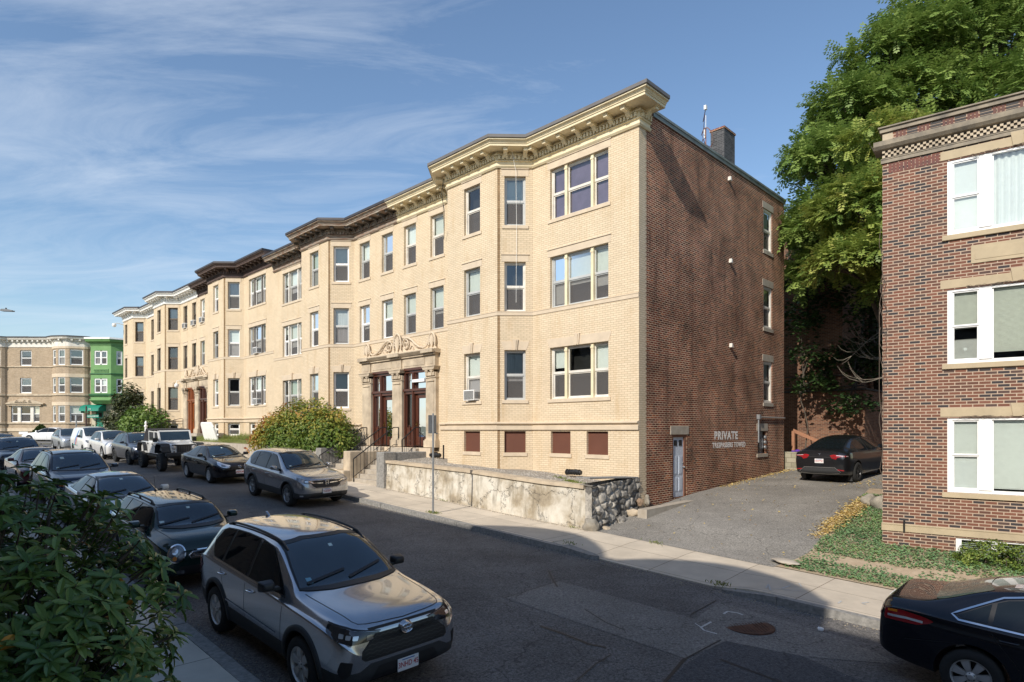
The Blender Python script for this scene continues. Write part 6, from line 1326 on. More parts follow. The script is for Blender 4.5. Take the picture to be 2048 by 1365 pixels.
# tar seams and cracks
M['tar'] = pm('tar_seam', (.018, .018, .019), .6, var=.1)
def seam(pts, w_=.03): P2 = pts; o = chalk(P2, w_, zr, 'tar_seam', .0075); o.data.materials[0] = M['tar']
seam([(1370, 1318), (1330, 1365), (1310, 1400)], .05); seam([(1372, 1318), (1442, 1281)], .03); seam([(1223, 1310), (1190, 1330), (1150, 1365)], .018); seam([(1080, 1253), (1130, 1270), (1180, 1290), (1212, 1296)], .04); seam([(1170, 1220), (1210, 1245), (1250, 1262)], .025); seam([(1097, 1142), (1105, 1160), (1115, 1175)], .035); seam([(1382, 1230), (1432, 1202)], .02); seam([(1010, 1197), (1118, 1163)], .02); seam([(1440, 1320), (1520, 1350), (1600, 1380)], .05)
m = MB(); rd = random.Random(8)
bm_ = bmesh.new(); bmesh.ops.create_icosphere(bm_, subdivisions=2, radius=.05)
for v in bm_.verts: v.co *= 1+.5*mn.noise(v.co*40); v.co.z *= .6
m.mesh([v.co for v in bm_.verts], [[v.index for v in f.verts] for f in bm_.faces]); bm_.free(); s_, n_2 = G(1641, 1262); q = m.build('crumpled_paper', M['white'], matrix=frame(s_, n_2, zr(s_, n_2)+.03)); tag(q, 'small crumpled white paper on the road near the right kerb', 'litter')
# ================================================================ vehicles  (local frame: x forward, y left, z up; origin on the ground below mid length)
def paint(name, c, metal=.35, rough=.35, flake=.05):
    m_, t, b = newmat(name); b.inputs['Metallic'].default_value = metal; b.inputs['Roughness'].default_value = rough; b.inputs['Coat Weight'].default_value = 1; b.inputs['Coat Roughness'].default_value = .02; b.inputs['Specular IOR Level'].default_value = .5 if max(c) > .2 else .1
    tc = nn(t, 'ShaderNodeTexCoord'); n1 = nn(t, 'ShaderNodeTexNoise', inp={'Scale': 2.5, 'Detail': 8, 'Roughness': .7}); t.links.new(tc.outputs['Object'], n1.inputs[0])
    r1 = nn(t, 'ShaderNodeMapRange', inp={1: .35, 2: .75, 3: .0, 4: .04}); t.links.new(n1.outputs[0], r1.inputs[0]); t.links.new(r1.outputs[0], b.inputs['Coat Roughness'])
    r2 = nn(t, 'ShaderNodeMapRange', inp={1: .3, 2: .7, 3: 1-flake, 4: 1+flake}); t.links.new(n1.outputs[0], r2.inputs[0]); hs = nn(t, 'ShaderNodeHueSaturation'); hs.inputs['Color'].default_value = c+(1,); t.links.new(r2.outputs[0], hs.inputs['Value']); t.links.new(hs.outputs[0], b.inputs['Base Color'])
    return m_
M['cglass'] = pm('car_glass', (.008, .011, .013), .03, 0, var=0, coat=0, spec=.5)
M['tintglass'] = pm('greenish_rear_glass', (.10, .125, .105), .04, 0, c2=(.04, .055, .045), scale=2.5, spec=.5)
M['wsglass'] = pm('windshield_glass', (.030, .046, .055), .04, 0, c2=(.012, .02, .026), scale=1.3, coat=1, spec=.8, detail=2)
M['tyre'] = pm('tyre_rubber', (.018, .018, .018), .85, var=.2, scale=30, bump=.3)
M['clad'] = pm('grey_black_cladding', (.030, .031, .033), .6, var=.12, scale=20)
M['alloy'] = pm('silver_alloy', (.55, .55, .54), .35, .75, var=.06, scale=8)
M['alloyd'] = pm('dark_alloy', (.05, .05, .052), .4, .6, var=.1, scale=8)
M['chrome'] = pm('chrome', (.75, .76, .78), .08, 1, var=0)
M['lamp'] = pm('headlamp_glass', (.28, .29, .30), .08, .3, c2=(.05, .05, .055), scale=9, coat=1, detail=3)
M['lampd'] = pm('dark_headlamp', (.03, .03, .033), .06, .2, var=0, coat=1)
M['lens'] = pm('clear_lens', (.75, .76, .78), .1, .5, var=0, coat=1)
M['red'] = pm('tail_lamp_red', (.28, .008, .012), .12, 0, var=.2, scale=8, coat=1)
M['amber'] = pm('amber_lens', (.70, .22, .02), .15, 0, var=0, coat=1)
M['plate'] = pm('licence_plate_white', (.74, .72, .72), .45, var=.03, scale=12)
M['platered'] = pm('plate_red_ink', (.42, .05, .05), .6, var=0)
M['plateblue'] = pm('plate_blue_ink', (.05, .16, .40), .6, var=0)
M['sticker'] = pm('sticker', (.55, .68, .66), .5, var=.1, scale=30)
M['grille'] = pm('black_grille', (.010, .010, .011), .5, var=0)
M['fog'] = M['lens']
TMPL = {
 'suv': (4.60, 1.70, [(0, .42, .60, .80, .62, .56), (.035, .33, .72, .93, .80, .64), (.16, .27, .84, 1.01, .93, .69), (.45, .25, .93, 1.065, .985, .72), (.93, .25, .975, 1.11, 1, .735), (1.22, .25, .99, 1.135, 1, .745), (1.36, .25, 1.0, 1.19, 1, .735), (1.70, .25, 1.015, 1.42, 1, .70), (1.98, .25, 1.025, 1.60, 1, .66), (2.18, .25, 1.03, 1.665, 1, .645), (2.7, .25, 1.045, 1.70, 1, .64), (3.3, .25, 1.06, 1.695, 1, .63), (3.85, .25, 1.08, 1.665, 1, .615), (4.12, .27, 1.09, 1.62, .99, .60), (4.26, .29, 1.09, 1.54, .975, .60), (4.43, .33, 1.06, 1.28, .94, .62), (4.54, .36, 1.0, 1.10, .90, .60), (4.60, .44, .80, .93, .80, .58)]),
 'sedan': (4.80, 1.46, [(0, .36, .52, .66, .60, .50), (.05, .27, .62, .75, .80, .60), (.22, .22, .71, .83, .93, .66), (.6, .20, .79, .905, .99, .68), (1.0, .20, .84, .955, 1, .70), (1.28, .20, .87, .985, 1, .71), (1.42, .20, .88, 1.03, 1, .70), (1.85, .2, .90, 1.25, 1, .62), (2.15, .2, .91, 1.385, 1, .565), (2.4, .2, .915, 1.44, 1, .545), (2.9, .2, .92, 1.46, 1, .54), (3.35, .2, .93, 1.435, 1, .535), (3.7, .2, .94, 1.35, 1, .54), (4.03, .2, .955, 1.19, 1, .58), (4.25, .22, .965, 1.09, .99, .64), (4.5, .25, .965, 1.065, .965, .66), (4.70, .30, .95, 1.055, .92, .65), (4.78, .36, .84, .97, .84, .60), (4.80, .46, .68, .80, .74, .56)]),
 'mini': (3.96, 1.43, [(0, .38, .55, .68, .60, .46), (.04, .30, .68, .82, .80, .56), (.18, .24, .78, .93, .94, .63), (.5, .2, .85, .99, 1, .66), (.95, .2, .885, 1.015, 1, .67), (1.12, .2, .89, 1.06, 1, .67), (1.30, .2, .90, 1.24, 1, .635), (1.46, .2, .91, 1.365, 1, .605), (1.64, .2, .91, 1.41, 1, .595), (2.4, .2, .92, 1.43, 1, .59), (3.2, .2, .93, 1.42, 1, .58), (3.65, .2, .93, 1.39, .99, .57), (3.79, .22, .93, 1.31, .97, .57), (3.88, .26, .92, 1.1, .93, .6), (3.94, .32, .85, .95, .88, .6), (3.96, .4, .66, .78, .8, .56)]),
 'fastback': (4.75, 1.62, [(0, .36, .50, .68, .60, .5), (.05, .27, .62, .79, .80, .60), (.22, .22, .74, .89, .93, .68), (.6, .2, .86, .99, .99, .71), (1.0, .2, .93, 1.06, 1, .73), (1.2, .2, .95, 1.10, 1, .72), (1.5, .2, .97, 1.28, 1, .67), (1.9, .2, .985, 1.50, 1, .60), (2.2, .2, .995, 1.59, 1, .57), (2.6, .2, 1.0, 1.62, 1, .56), (3.1, .2, 1.02, 1.59, 1, .55), (3.6, .2, 1.05, 1.49, 1, .545), (4.05, .22, 1.08, 1.33, .99, .56), (4.4, .25, 1.09, 1.19, .965, .60), (4.58, .30, 1.06, 1.16, .93, .63), (4.70, .36, .90, 1.02, .87, .60), (4.75, .46, .70, .82, .78, .56)]),
 'van': (4.74, 1.85, [(0, .40, .58, .74, .62, .55), (.04, .30, .72, .90, .82, .63), (.16, .25, .86, 1.04, .95, .69), (.45, .23, .98, 1.14, 1, .72), (.85, .23, 1.05, 1.22, 1, .74), (1.0, .23, 1.07, 1.30, 1, .74), (1.35, .23, 1.08, 1.58, 1, .72), (1.62, .23, 1.09, 1.76, 1, .705), (1.9, .23, 1.1, 1.83, 1, .70), (2.6, .23, 1.1, 1.85, 1, .70), (3.6, .23, 1.1, 1.85, 1, .70), (4.45, .24, 1.1, 1.83, 1, .695), (4.62, .26, 1.1, 1.78, .99, .69), (4.70, .30, 1.08, 1.60, .97, .69), (4.74, .40, 1.0, 1.30, .93, .68)]),
}
WIN = {  # side glass polygons: x from the front, z
 'suv': [[(1.50, 1.075), (1.66, 1.20), (2.10, 1.50), (2.22, 1.545), (2.52, 1.575), (2.54, 1.095)], [(2.62, 1.10), (2.60, 1.58), (3.05, 1.585), (3.42, 1.57), (3.46, 1.125)], [(3.53, 1.13), (3.49, 1.565), (3.80, 1.54), (4.02, 1.47), (4.10, 1.36), (3.90, 1.18), (3.80, 1.14)]],
 'sedan': [[(1.58, .965), (1.80, 1.11), (2.16, 1.29), (2.36, 1.345), (2.66, 1.36), (2.68, .975)], [(2.75, .98), (2.73, 1.36), (3.10, 1.345), (3.45, 1.265), (3.55, 1.22), (3.57, .995)], [(3.62, 1.0), (3.60, 1.20), (3.92, 1.02), (3.86, 1.0)]],
 'mini': [[(1.26, .965), (1.34, 1.12), (1.50, 1.29), (1.62, 1.325), (2.22, 1.335), (2.24, .965)], [(2.30, .965), (2.28, 1.335), (2.95, 1.33), (2.97, .97)], [(3.03, .97), (3.01, 1.33), (3.55, 1.30), (3.66, 1.22), (3.68, .99)]],
 'fastback': [[(1.42, 1.04), (1.62, 1.19), (2.05, 1.42), (2.3, 1.485), (2.62, 1.50), (2.64, 1.055)], [(2.70, 1.06), (2.68, 1.50), (3.05, 1.48), (3.40, 1.41), (3.62, 1.33), (3.60, 1.09)], [(3.67, 1.10), (3.68, 1.31), (4.0, 1.17), (3.92, 1.12)]],
 'van': [[(1.15, 1.14), (1.28, 1.28), (1.58, 1.56), (1.72, 1.62), (2.15, 1.63), (2.16, 1.14)]],
}
WS = {'suv': ([(.71, 1.155), (.66, 1.36), (.585, 1.585)], 1.625), 'sedan': ([(.68, .99), (.60, 1.19), (.50, 1.375)], 1.40), 'mini': ([(.635, 1.03), (.60, 1.20), (.555, 1.345)], 1.37), 'fastback': ([(.66, 1.08), (.58, 1.30), (.49, 1.52)], 1.55), 'van': ([(.70, 1.24), (.68, 1.5), (.64, 1.735)], 1.76)}
RG = {'suv': ([(.60, 1.16), (.52, 1.50)], 1.53), 'sedan': ([(.60, 1.11), (.47, 1.34)], 1.37), 'mini': ([(.58, 1.02), (.55, 1.30)], 1.33), 'fastback': ([(.60, 1.21), (.47, 1.50)], 1.52), 'van': ([(.62, 1.2), (.6, 1.6)], 1.64)}
def lerp(a, b, f): return a+(b-a)*f
def make_wheel(parent, X, Yc, side, Rw, wd, rim, spokes, style, tyre_w=None, Rr=None, cap=None):
    """side: +1 left, -1 right"""
    Mw = Matrix.Translation((X, Yc, Rw)) @ (Matrix.Identity(4) if side > 0 else Matrix.Rotation(math.pi, 4, 'Z'))
    h = wd/2; Rr = Rr or Rw*.66
    t = MB(); t.lathe([(Rr-.01, -h), (Rr+.02, -h-.004), (Rw-.03, -h+.0), (Rw-.008, -h+.025), (Rw, -h+.06), (Rw, h-.06), (Rw-.008, h-.025), (Rw-.03, h), (Rr+.02, h+.006), (Rr+.0, h+.003), (Rr-.012, h-.01), (Rr-.02, h-.05), (Rr-.02, -h)], 40, 0, None, 'Y')
    tw = t.build('wheel', M['tyre'], parent, smooth=45); tw.matrix_local = Mw
    r_ = MB(); r_.lathe([(Rr+.004, h-.006), (Rr-.012, h-.002), (Rr-.022, h-.02), (Rr-.03, h-.09)], 40, 0, None, 'Y')
    r_.lathe([(.0, h-.10), (Rr-.02, h-.10)], 24, 1, None, 'Y')
    n_ = spokes
    for k in range(n_):
        a = 2*math.pi*k/n_+.3; ca, sa = math.cos(a), math.sin(a)
        def pt(r, w_, y): return (r*ca-w_*sa, y, r*sa+w_*ca)
        if style == 'fan': q = [(.045, .024, h-.03), (Rr*.55, .24/n_, h-.005), (Rr-.02, .33/n_, h-.02)]
        elif style == 'twin': q = None
        else: q = [(.045, .028, h-.02), (Rr*.6, .022, h-.005), (Rr-.015, .034, h-.012)]
        if q:
            vs = []
            for (r, w_, y) in q: vs += [pt(r, -w_, y), pt(r, w_, y), pt(r, w_*1.15, y-.035), pt(r, -w_*1.15, y-.035)]
            fs = []
            for i in range(len(q)-1): b = i*4; fs += [(b, b+1, b+5, b+4), (b+1, b+2, b+6, b+5), (b+2, b+3, b+7, b+6), (b+3, b, b+4, b+7)]
            r_.mesh(vs, fs)
        else:
            for o_ in (-1, 1):
                vs = []
                for (r, w0, w1, y) in ((.04, o_*.004, o_*.026, h-.025), (Rr*.6, o_*.016, o_*.036, h-.004), (Rr-.015, o_*.030, o_*.056, h-.012)): vs += [pt(r, w0, y), pt(r, w1, y), pt(r, w1, y-.03), pt(r, w0, y-.03)]
                fs = []
                for i in range(2): b = i*4; fs += [(b, b+1, b+5, b+4), (b+1, b+2, b+6, b+5), (b+2, b+3, b+7, b+6), (b+3, b, b+4, b+7)]
                r_.mesh(vs, fs)
    r_.lathe([(0, h-.0), (.028, h-.0), (.055, h-.02), (.06, h-.06)], 16, 0, None, 'Y')
    for k in range(5): a = 2*math.pi*k/5; r_.lathe([(0, h-.008), (.009, h-.008), (.009, h-.04)], 6, 1, Matrix.Translation((.042*math.cos(a), 0, .042*math.sin(a))), 'Y')
    r_.build('rim', [rim, M['black']], tw, smooth=35)
    return tw
class Car: pass
def build_car(name, typ, L, Wd, H, wb, fo, Rw, col_, label, cat='car', clad=False, cladh=3, subs=2, rim=None, spokes=5, style='fan', glassy=None, rails=None, chrome_line=False, wins=None, trimmat=None, mirrors=None, roofmat=None, ws=True, gaps=True, group=None, detail=True):
    L0, H0, T = TMPL[typ]; fx = L/L0; fz = H/H0; hw = Wd/2
    root = empty(name); tag(root, label, cat, group)
    X = lambda xs: L/2-xs*fx
    bm = bmesh.new(); cl = bm.edges.layers.float.new('crease_edge'); rows = []
    for (xs, zb, bz, zt, wf, wr) in T:
        w_ = hw*wf; wr = wr*Wd/1.84; zb, bz, zt = zb*fz, bz*fz, zt*fz; dh = zt-bz
        kx = .10 if xs < .3 or xs > L0-.25 else 0
        pts = [(0, zb), (w_*.78, zb), (w_*.955, zb+.05), (w_*.992, zb+(bz-zb)*.33), (w_*1.0, zb+(bz-zb)*.72), (w_*.972, bz), (w_*.935, bz+dh*.06)]
        p8 = (wr, zt-dh*.13); pts += [(lerp(w_*.935, wr, .52)+.012, lerp(bz+dh*.06, p8[1], .52)), p8, (wr*.70, zt-dh*.03), (0, zt)]
        ring = []
        for i, (y, z) in enumerate(pts):
            nx = 0
            if xs < .02: nx = -.055*abs((z-.52*fz)/(.3*fz))**1.6 - .05*(y/hw)**2
            elif xs < .1: nx = -.05*max(0, (z-.70*fz)/(.25*fz)) - .045*(y/hw)**2
            elif xs > L0-.01: nx = .03*abs((z-.6*fz)/(.3*fz))**1.5+.04*(y/hw)**2
            ring.append((X(xs)+nx, y, z))
        rows.append(ring)
    V = []
    for ring in rows:
        l = [bm.verts.new(p) for p in ring]; r_ = [l[0]]+[bm.verts.new((p[0], -p[1], p[2])) for p in ring[1:-1]]+[l[-1]]; V.append((l, r_))
    for i in range(len(V)-1):
        for side in (0, 1):
            a, b = V[i][side], V[i+1][side]
            for j in range(10):
                f = bm.faces.new((a[j], a[j+1], b[j+1], b[j]) if side else (a[j], b[j], b[j+1], a[j+1]))
                f.material_index = 1 if (clad and j < cladh) else (0 if not (roofmat and j >= 8 and 8 < i < len(V)-4) else 0)
                f.smooth = True
    for e_, flip in ((V[0], False), (V[-1], True)):
        l, r_ = e_
        for j in range(10):
            vs = [l[j], l[j+1], r_[j+1], r_[j]]; vs = [v for k, v in enumerate(vs) if v not in vs[:k]]
            f = bm.faces.new(vs if not flip else vs[::-1]); f.smooth = True; f.material_index = 1 if (clad and j < cladh) else 0
    bm.verts.ensure_lookup_table()
    for i in range(len(V)-1):
        for side in (0, 1):
            for j, c in ((5, .55), (2, .5), (8, .35)):
                e_ = bm.edges.get((V[i][side][j], V[i+1][side][j]))
                if e_ and not (j == 8 and i < 6): e_[cl] = c
    bmesh.ops.recalc_face_normals(bm, faces=bm.faces)
    me = bpy.data.meshes.new('body'); bm.to_mesh(me); bm.free()
    for m_ in (col_, M['clad'], M['black']): me.materials.append(m_)
    o = bpy.data.objects.new('body', me); col.objects.link(o)
    sb = o.modifiers.new('s', 'SUBSURF'); sb.levels = sb.render_levels = subs
    dg = bpy.context.evaluated_depsgraph_get(); me2 = bpy.data.meshes.new_from_object(o.evaluated_get(dg)); 
    bvh = BVHTree.FromPolygons([v.co.copy() for v in me2.vertices], [tuple(p.vertices) for p in me2.polygons])
    # wheel arches cut by cylinders
    ax = [X(0)-fo, X(0)-fo-wb]
    cut = MB()
    for a in ax: cut.lathe([(0, -2), (Rw+.055, -2), (Rw+.055, 2), (0, 2)], 40, 1, Matrix.Translation((a, 0, Rw+.01)), 'Y')
    cm = bpy.data.meshes.new('cut'); cm.from_pydata(cut.v, [], cut.f)
    b2 = bmesh.new(); b2.from_mesh(cm); bmesh.ops.remove_doubles(b2, verts=b2.verts, dist=1e-4); bmesh.ops.dissolve_degenerate(b2, dist=1e-4, edges=b2.edges); bmesh.ops.recalc_face_normals(b2, faces=b2.faces); b2.to_mesh(cm); b2.free()
    for m_ in (col_, M['clad'], M['black']): cm.materials.append(m_)
    for p in cm.polygons: p.material_index = 2
    co = bpy.data.objects.new('cut', cm); col.objects.link(co)
    bo = o.modifiers.new('b', 'BOOLEAN'); bo.operation = 'DIFFERENCE'; bo.object = co; bo.solver = 'EXACT'
    dg = bpy.context.evaluated_depsgraph_get(); me3 = bpy.data.meshes.new_from_object(o.evaluated_get(dg))
    o.modifiers.clear(); o.data = me3; bpy.data.objects.remove(co); me3.name = 'body'
    me3.polygons.foreach_set('use_smooth', [True]*len(me3.polygons)); me3.set_sharp_from_angle(angle=R(38))
    o.parent = root
    c = Car(); c.root = root; c.bvh = bvh; c.L = L; c.X = X; c.fx = fx; c.fz = fz; c.hw = hw; c.H = H; c.typ = typ; c.ax = ax; c.Rw = Rw; c.paint = col_; c.body = o
    # wheels
    for a in ax:
        for sd in (-1, 1): make_wheel(root, a, sd*(hw-.115), sd, Rw, .225, rim or M['alloy'], spokes, style)
    # glass
    g = glassy or M['cglass']
    wl = wins or WIN[typ]
    for sd in (-1, 1):
        allp = [p for w_ in wl for p in w_]
        trim = convex([(x*fx, z*fz) for x, z in allp]); cx_ = sum(p[0] for p in trim)/len(trim); cz_ = sum(p[1] for p in trim)/len(trim)
        tr = [(cx_+(x-cx_)*1.025, cz_+(z-cz_)*1.06) for x, z in trim]
        patch(c, side_poly(c, tr), 'side', sd, .002, 'window_trim', trimmat or M['black'])
        for w_ in wl: patch(c, side_poly(c, [(x*fx, z*fz) for x, z in w_]), 'side', sd, .006, 'side_window', g)
    if ws:
        pp, ztop = WS[typ]; k = Wd/1.84
        poly = [(y*k, z*fz) for y, z in pp]; ring = [(-y, z) for y, z in poly][::1]; 
        full = poly+[(pp[-1][0]*k*.5, ztop*fz), (-pp[-1][0]*k*.5, ztop*fz)]+[(-y, z) for y, z in poly[::-1]]+[(-pp[0][0]*k*.5, pp[0][1]*fz-.012), (pp[0][0]*k*.5, pp[0][1]*fz-.012)]
        c.ws = patch(c, full, 'front', 1, .007, 'windshield', M['wsglass'], .05)
        strip(c, full+[full[0]], .026, 'front', 1, .010, 'windshield_surround', M['black'], c.ws)
        pp, ztop = RG[typ]; poly = [(y*k, z*fz) for y, z in pp]; full = poly+[(-y, z) for y, z in poly[::-1]]
        full = rounded(full, .06)
        patch(c, full, 'rear', 1, .005, 'rear_window', M['cglass'])
    if chrome_line:
        xs = [p for p in side_poly(c, [(x*fx, z*fz) for x, z in [wl[0][0]]])]
        for sd in (-1, 1): strip(c, [(wl[0][0][0]*fx-.02, wl[0][0][1]*fz-.022), (lerp(wl[0][0][0], wl[-1][-1][0], .5)*fx, lerp(wl[0][0][1], wl[-1][-1][1], .45)*fz-.024), (wl[-1][-1][0]*fx+.03, wl[-1][-1][1]*fz-.02)], .022, 'side', sd, .009, 'window_chrome', M['chrome'])
    if clad:
        for sd in (-1, 1):
            for a in ax: arch(c, a, Rw+.055, Rw+.125, sd, .012, 'arch_cladding', M['clad'])
    if mirrors is not None:
        mx_ = WIN[typ][0][0][0]*fx+.16; mz = WIN[typ][0][0][1]*fz+.05
        for sd in (-1, 1):
            hit = ray(c, (X(0)-mx_, sd*3, mz-.03), (0, -sd, 0))
            if hit is None: continue
            m = MB(); y0 = hit.y
            bmm = bmesh.new(); bmesh.ops.create_cube(bmm, size=1)
            for v in bmm.verts: v.co = Vector((v.co.x*(.15 if abs(v.co.y) < 9 else 1), v.co.y*.21, v.co.z*.145))
            for v in bmm.verts:
                if v.co.x > 0: v.co.y *= .72; v.co.z *= .7
            bmesh.ops.bevel(bmm, geom=bmm.edges[:]+bmm.verts[:], offset=.038, segments=3, affect='EDGES', profile=.6)
            Mt = Matrix.Translation((X(0)-mx_-.0, y0+sd*.155, mz+.055))
            m.mesh([Mt @ v.co for v in bmm.verts], [[v.index for v in f.verts] for f in bmm.faces]); bmm.free()
            mo = m.build('mirror', mirrors, root, smooth=50)
            m = MB(); m.prism([(y0-sd*.03, mz-.02), (y0+sd*.08, mz+.0), (y0+sd*.10, mz+.03), (y0-.0, mz+.03)], X(0)-mx_-.04, X(0)-mx_+.04, 'x'); m.build('mirror_stalk', M['black'], mo)
            m = MB(); m.box((X(0)-mx_-.079, y0+sd*.07, mz), (X(0)-mx_-.074, y0+sd*.235, mz+.105)); m.build('mirror_glass', M['chrome'], mo)
    if rails:
        for sd in (-1, 1):
            m = MB(); xs0, xs1 = rails[:2]; pts = []; yy = rails[2]
            for i in range(13):
                x = X(0)-(xs0+(xs1-xs0)*i/12)*fx; h_ = ray(c, (x, sd*yy*Wd/1.84, 3), (0, 0, -1))
                if h_ is None: continue
                lift = rails[3] if 0 < i < 12 else .0; pts.append((x, sd*yy*Wd/1.84, h_.z+lift))
            m.tube(pts, .019, 8)
            for i in ((1, -2) if len(rails) < 6 else (1, 6, -2)): p = pts[i]; m.tube([(p[0], p[1], p[2]-rails[3]-.01), p], .02, 6)
            m.build('roof_rail', rails[4], root, smooth=60)
    return c
def convex(pts):
    pts = sorted(set(pts)); lo = []; up = []
    cr = lambda o, a, b: (a[0]-o[0])*(b[1]-o[1])-(a[1]-o[1])*(b[0]-o[0])
    for p in pts:
        while len(lo) > 1 and cr(lo[-2], lo[-1], p) <= 0: lo.pop()
        lo.append(p)
    for p in reversed(pts):
        while len(up) > 1 and cr(up[-2], up[-1], p) <= 0: up.pop()
        up.append(p)
    return lo[:-1]+up[:-1]
def rounded(poly, r, k=3):
    out = []; n = len(poly)
    for i in range(n):
        p = Vector(poly[i]); a = Vector(poly[i-1]); b = Vector(poly[(i+1) % n]); da = (a-p); db = (b-p); ra = min(r, da.length*.45); rb = min(r, db.length*.45)
        q0 = p+da.normalized()*ra; q1 = p+db.normalized()*rb
        for j in range(k+1): t = j/k; v = q0*(1-t)**2+p*2*t*(1-t)+q1*t*t; out.append((v.x, v.y))
    return out
def side_poly(c, poly): return [(c.L/2-x, z) for x, z in poly]
def ray(c, o, d):
    h = c.bvh.ray_cast(Vector(o), Vector(d)); return h[0]
def rayn(c, o, d):
    h = c.bvh.ray_cast(Vector(o), Vector(d)); return (h[0], h[1]) if h[0] is not None else (None, None)
def proj_setup(c, mode, sd):
    if mode == 'side': return Vector((0, 0, 0)), Vector((1, 0, 0)), Vector((0, sd, 0))
    if mode == 'front': return Vector((0, 0, 0)), Vector((0, 1, 0)), Vector((1, 0, 0))
    if mode == 'rear': return Vector((0, 0, 0)), Vector((0, 1, 0)), Vector((-1, 0, 0))
    if mode[0] == 'diag':  # ('diag', x, y, angle) plan angle from forward
        a = R(mode[3]); d = Vector((math.cos(a), math.sin(a), 0)); d.y *= sd; t = Vector((-math.sin(a), math.cos(a), 0)); t = Vector((t.x, t.y*sd, 0)); return Vector((mode[1], mode[2]*sd, 0)), t, d
def project_mesh(c, bm, mode, sd, off):
    o, t, d = proj_setup(c, mode, sd); bad = []
    for v in bm.verts:
        a, z = v.co.x, v.co.y
        st_ = o+t*a+Vector((0, 0, z))+d*4; h, n_ = rayn(c, st_, -d)
        if h is None: v.co = st_-d*4.0; bad.append(v); continue
        if n_.dot(d) < 0: n_ = -n_
        v.co = h+n_*off
    if bad: bmesh.ops.delete(bm, geom=bad, context='VERTS')
def patch(c, poly, mode, sd, off, name, mat, cell=.07, rnd=0, parent=None, zmin=None):
    if rnd: poly = rounded(poly, rnd)
    bm = bmesh.new(); f = bm.faces.new([bm.verts.new((a, b, 0)) for a, b in poly]); bmesh.ops.triangulate(bm, faces=[f])
    for _ in range(6):
        ed = [e for e in bm.edges if e.calc_length() > cell]
        if not ed: break
        bmesh.ops.subdivide_edges(bm, edges=ed, cuts=1); bmesh.ops.triangulate(bm, faces=[f for f in bm.faces if len(f.verts) > 3])
    bmesh.ops.beautify_fill(bm, faces=bm.faces, edges=[e for e in bm.edges if len(e.link_faces) == 2])
    project_mesh(c, bm, mode, sd, off)
    return fin(c, bm, name, mat, parent, mode, sd)
def fin(c, bm, name, mat, parent, mode, sd):
    me = bpy.data.meshes.new(name); _, _, d = proj_setup(c, mode, sd); bm.normal_update()
    for f in bm.faces:
        if f.normal.dot(d) < 0: f.normal_flip()
        f.smooth = True
    bm.to_mesh(me); bm.free(); me.materials.append(mat); o = bpy.data.objects.new(name, me); col.objects.link(o); o.parent = parent or c.root; return o
def strip(c, pts, w_, mode, sd, off, name, mat, parent=None, conv=True):
    """polyline in side coordinates (x from front) or direct for other modes"""
    pts = [(c.L/2-x, z) for x, z in pts] if (mode == 'side' and conv) else pts
    out = []
    for (a, b) in zip(pts, pts[1:]):
        L_ = math.hypot(b[0]-a[0], b[1]-a[1]); k = max(1, int(L_/.06)); out += [(a[0]+(b[0]-a[0])*i/k, a[1]+(b[1]-a[1])*i/k) for i in range(k)]
    out.append(pts[-1]); bm = bmesh.new(); prev = None
    for i, p in enumerate(out):
        a = Vector(out[max(0, i-1)]); b = Vector(out[min(len(out)-1, i+1)]); d = (b-a).normalized(); n_ = Vector((-d.y, d.x))*w_/2
        v = (bm.verts.new((p[0]+n_.x, p[1]+n_.y, 0)), bm.verts.new((p[0]-n_.x, p[1]-n_.y, 0)))
        if prev: bm.faces.new((prev[0], prev[1], v[1], v[0]))
        prev = v
    project_mesh(c, bm, mode, sd, off); return fin(c, bm, name, mat, parent, mode, sd)
def arch(c, ax_, r0, r1, sd, off, name, mat, a0=-14, a1=194):
    bm = bmesh.new(); prev = None; k = 40; zc = c.Rw+.01
    for i in range(k+1):
        a = R(a0+(a1-a0)*i/k); v = []
        for r_, z_off in ((r0, -.03), (r0, off+.006), ((r0+r1)/2, off+.01), (r1, off), (r1, -.01)):
            x, z = ax_+r_*math.cos(a), zc+r_*math.sin(a); q = max(.22, z)
            h, n_ = rayn(c, (ax_+max(r_, r0+.02)*math.cos(a), sd*3, q), (0, -sd, 0)); y = (h.y if h is not None else sd*c.hw*.9)+sd*z_off
            v.append(bm.verts.new((x, y, max(z, .18))))
        if prev:
            for j in range(4): bm.faces.new((prev[j], prev[j+1], v[j+1], v[j]))
        prev = v
    bmesh.ops.recalc_face_normals(bm, faces=bm.faces)
    me = bpy.data.meshes.new(name); [setattr(f, 'smooth', True) for f in bm.faces]; bm.to_mesh(me); bm.free(); me.materials.append(mat); o = bpy.data.objects.new(name, me); col.objects.link(o); o.parent = c.root
    if me.polygons and sum(p.normal.y*sd for p in me.polygons) < 0: me.flip_normals()
    return o
def plate(c, y, z, txt, rear=False, x=None, tilt=0):
    sg = -1 if rear else 1
    h = ray(c, (sg*4, y, z), (-sg, 0, 0)); xx = (h.x if h is not None else sg*c.L/2)+sg*.02
    m = MB(); m.box((xx-.006, y-.152, z-.077), (xx+.006, y+.152, z+.077)); p = m.build('licence_plate', M['plate'], c.root, bevel=.004)
    Mt = Matrix(((0, 0, sg, xx+sg*.0075), (sg, 0, 0, y), (0, 1, 0, z-.004), (0, 0, 0, 1)))
    text_mesh(txt, .092, Mt, M['platered'], 'plate_number', p, .001, .80 if len(txt) > 6 else .95, 1.0, .001)
    m = MB(); m.box((xx+sg*.006, y-.09, z+.052), (xx+sg*.0072, y+.09, z+.064)); m.build('plate_heading', M['plateblue'], p)
    return p
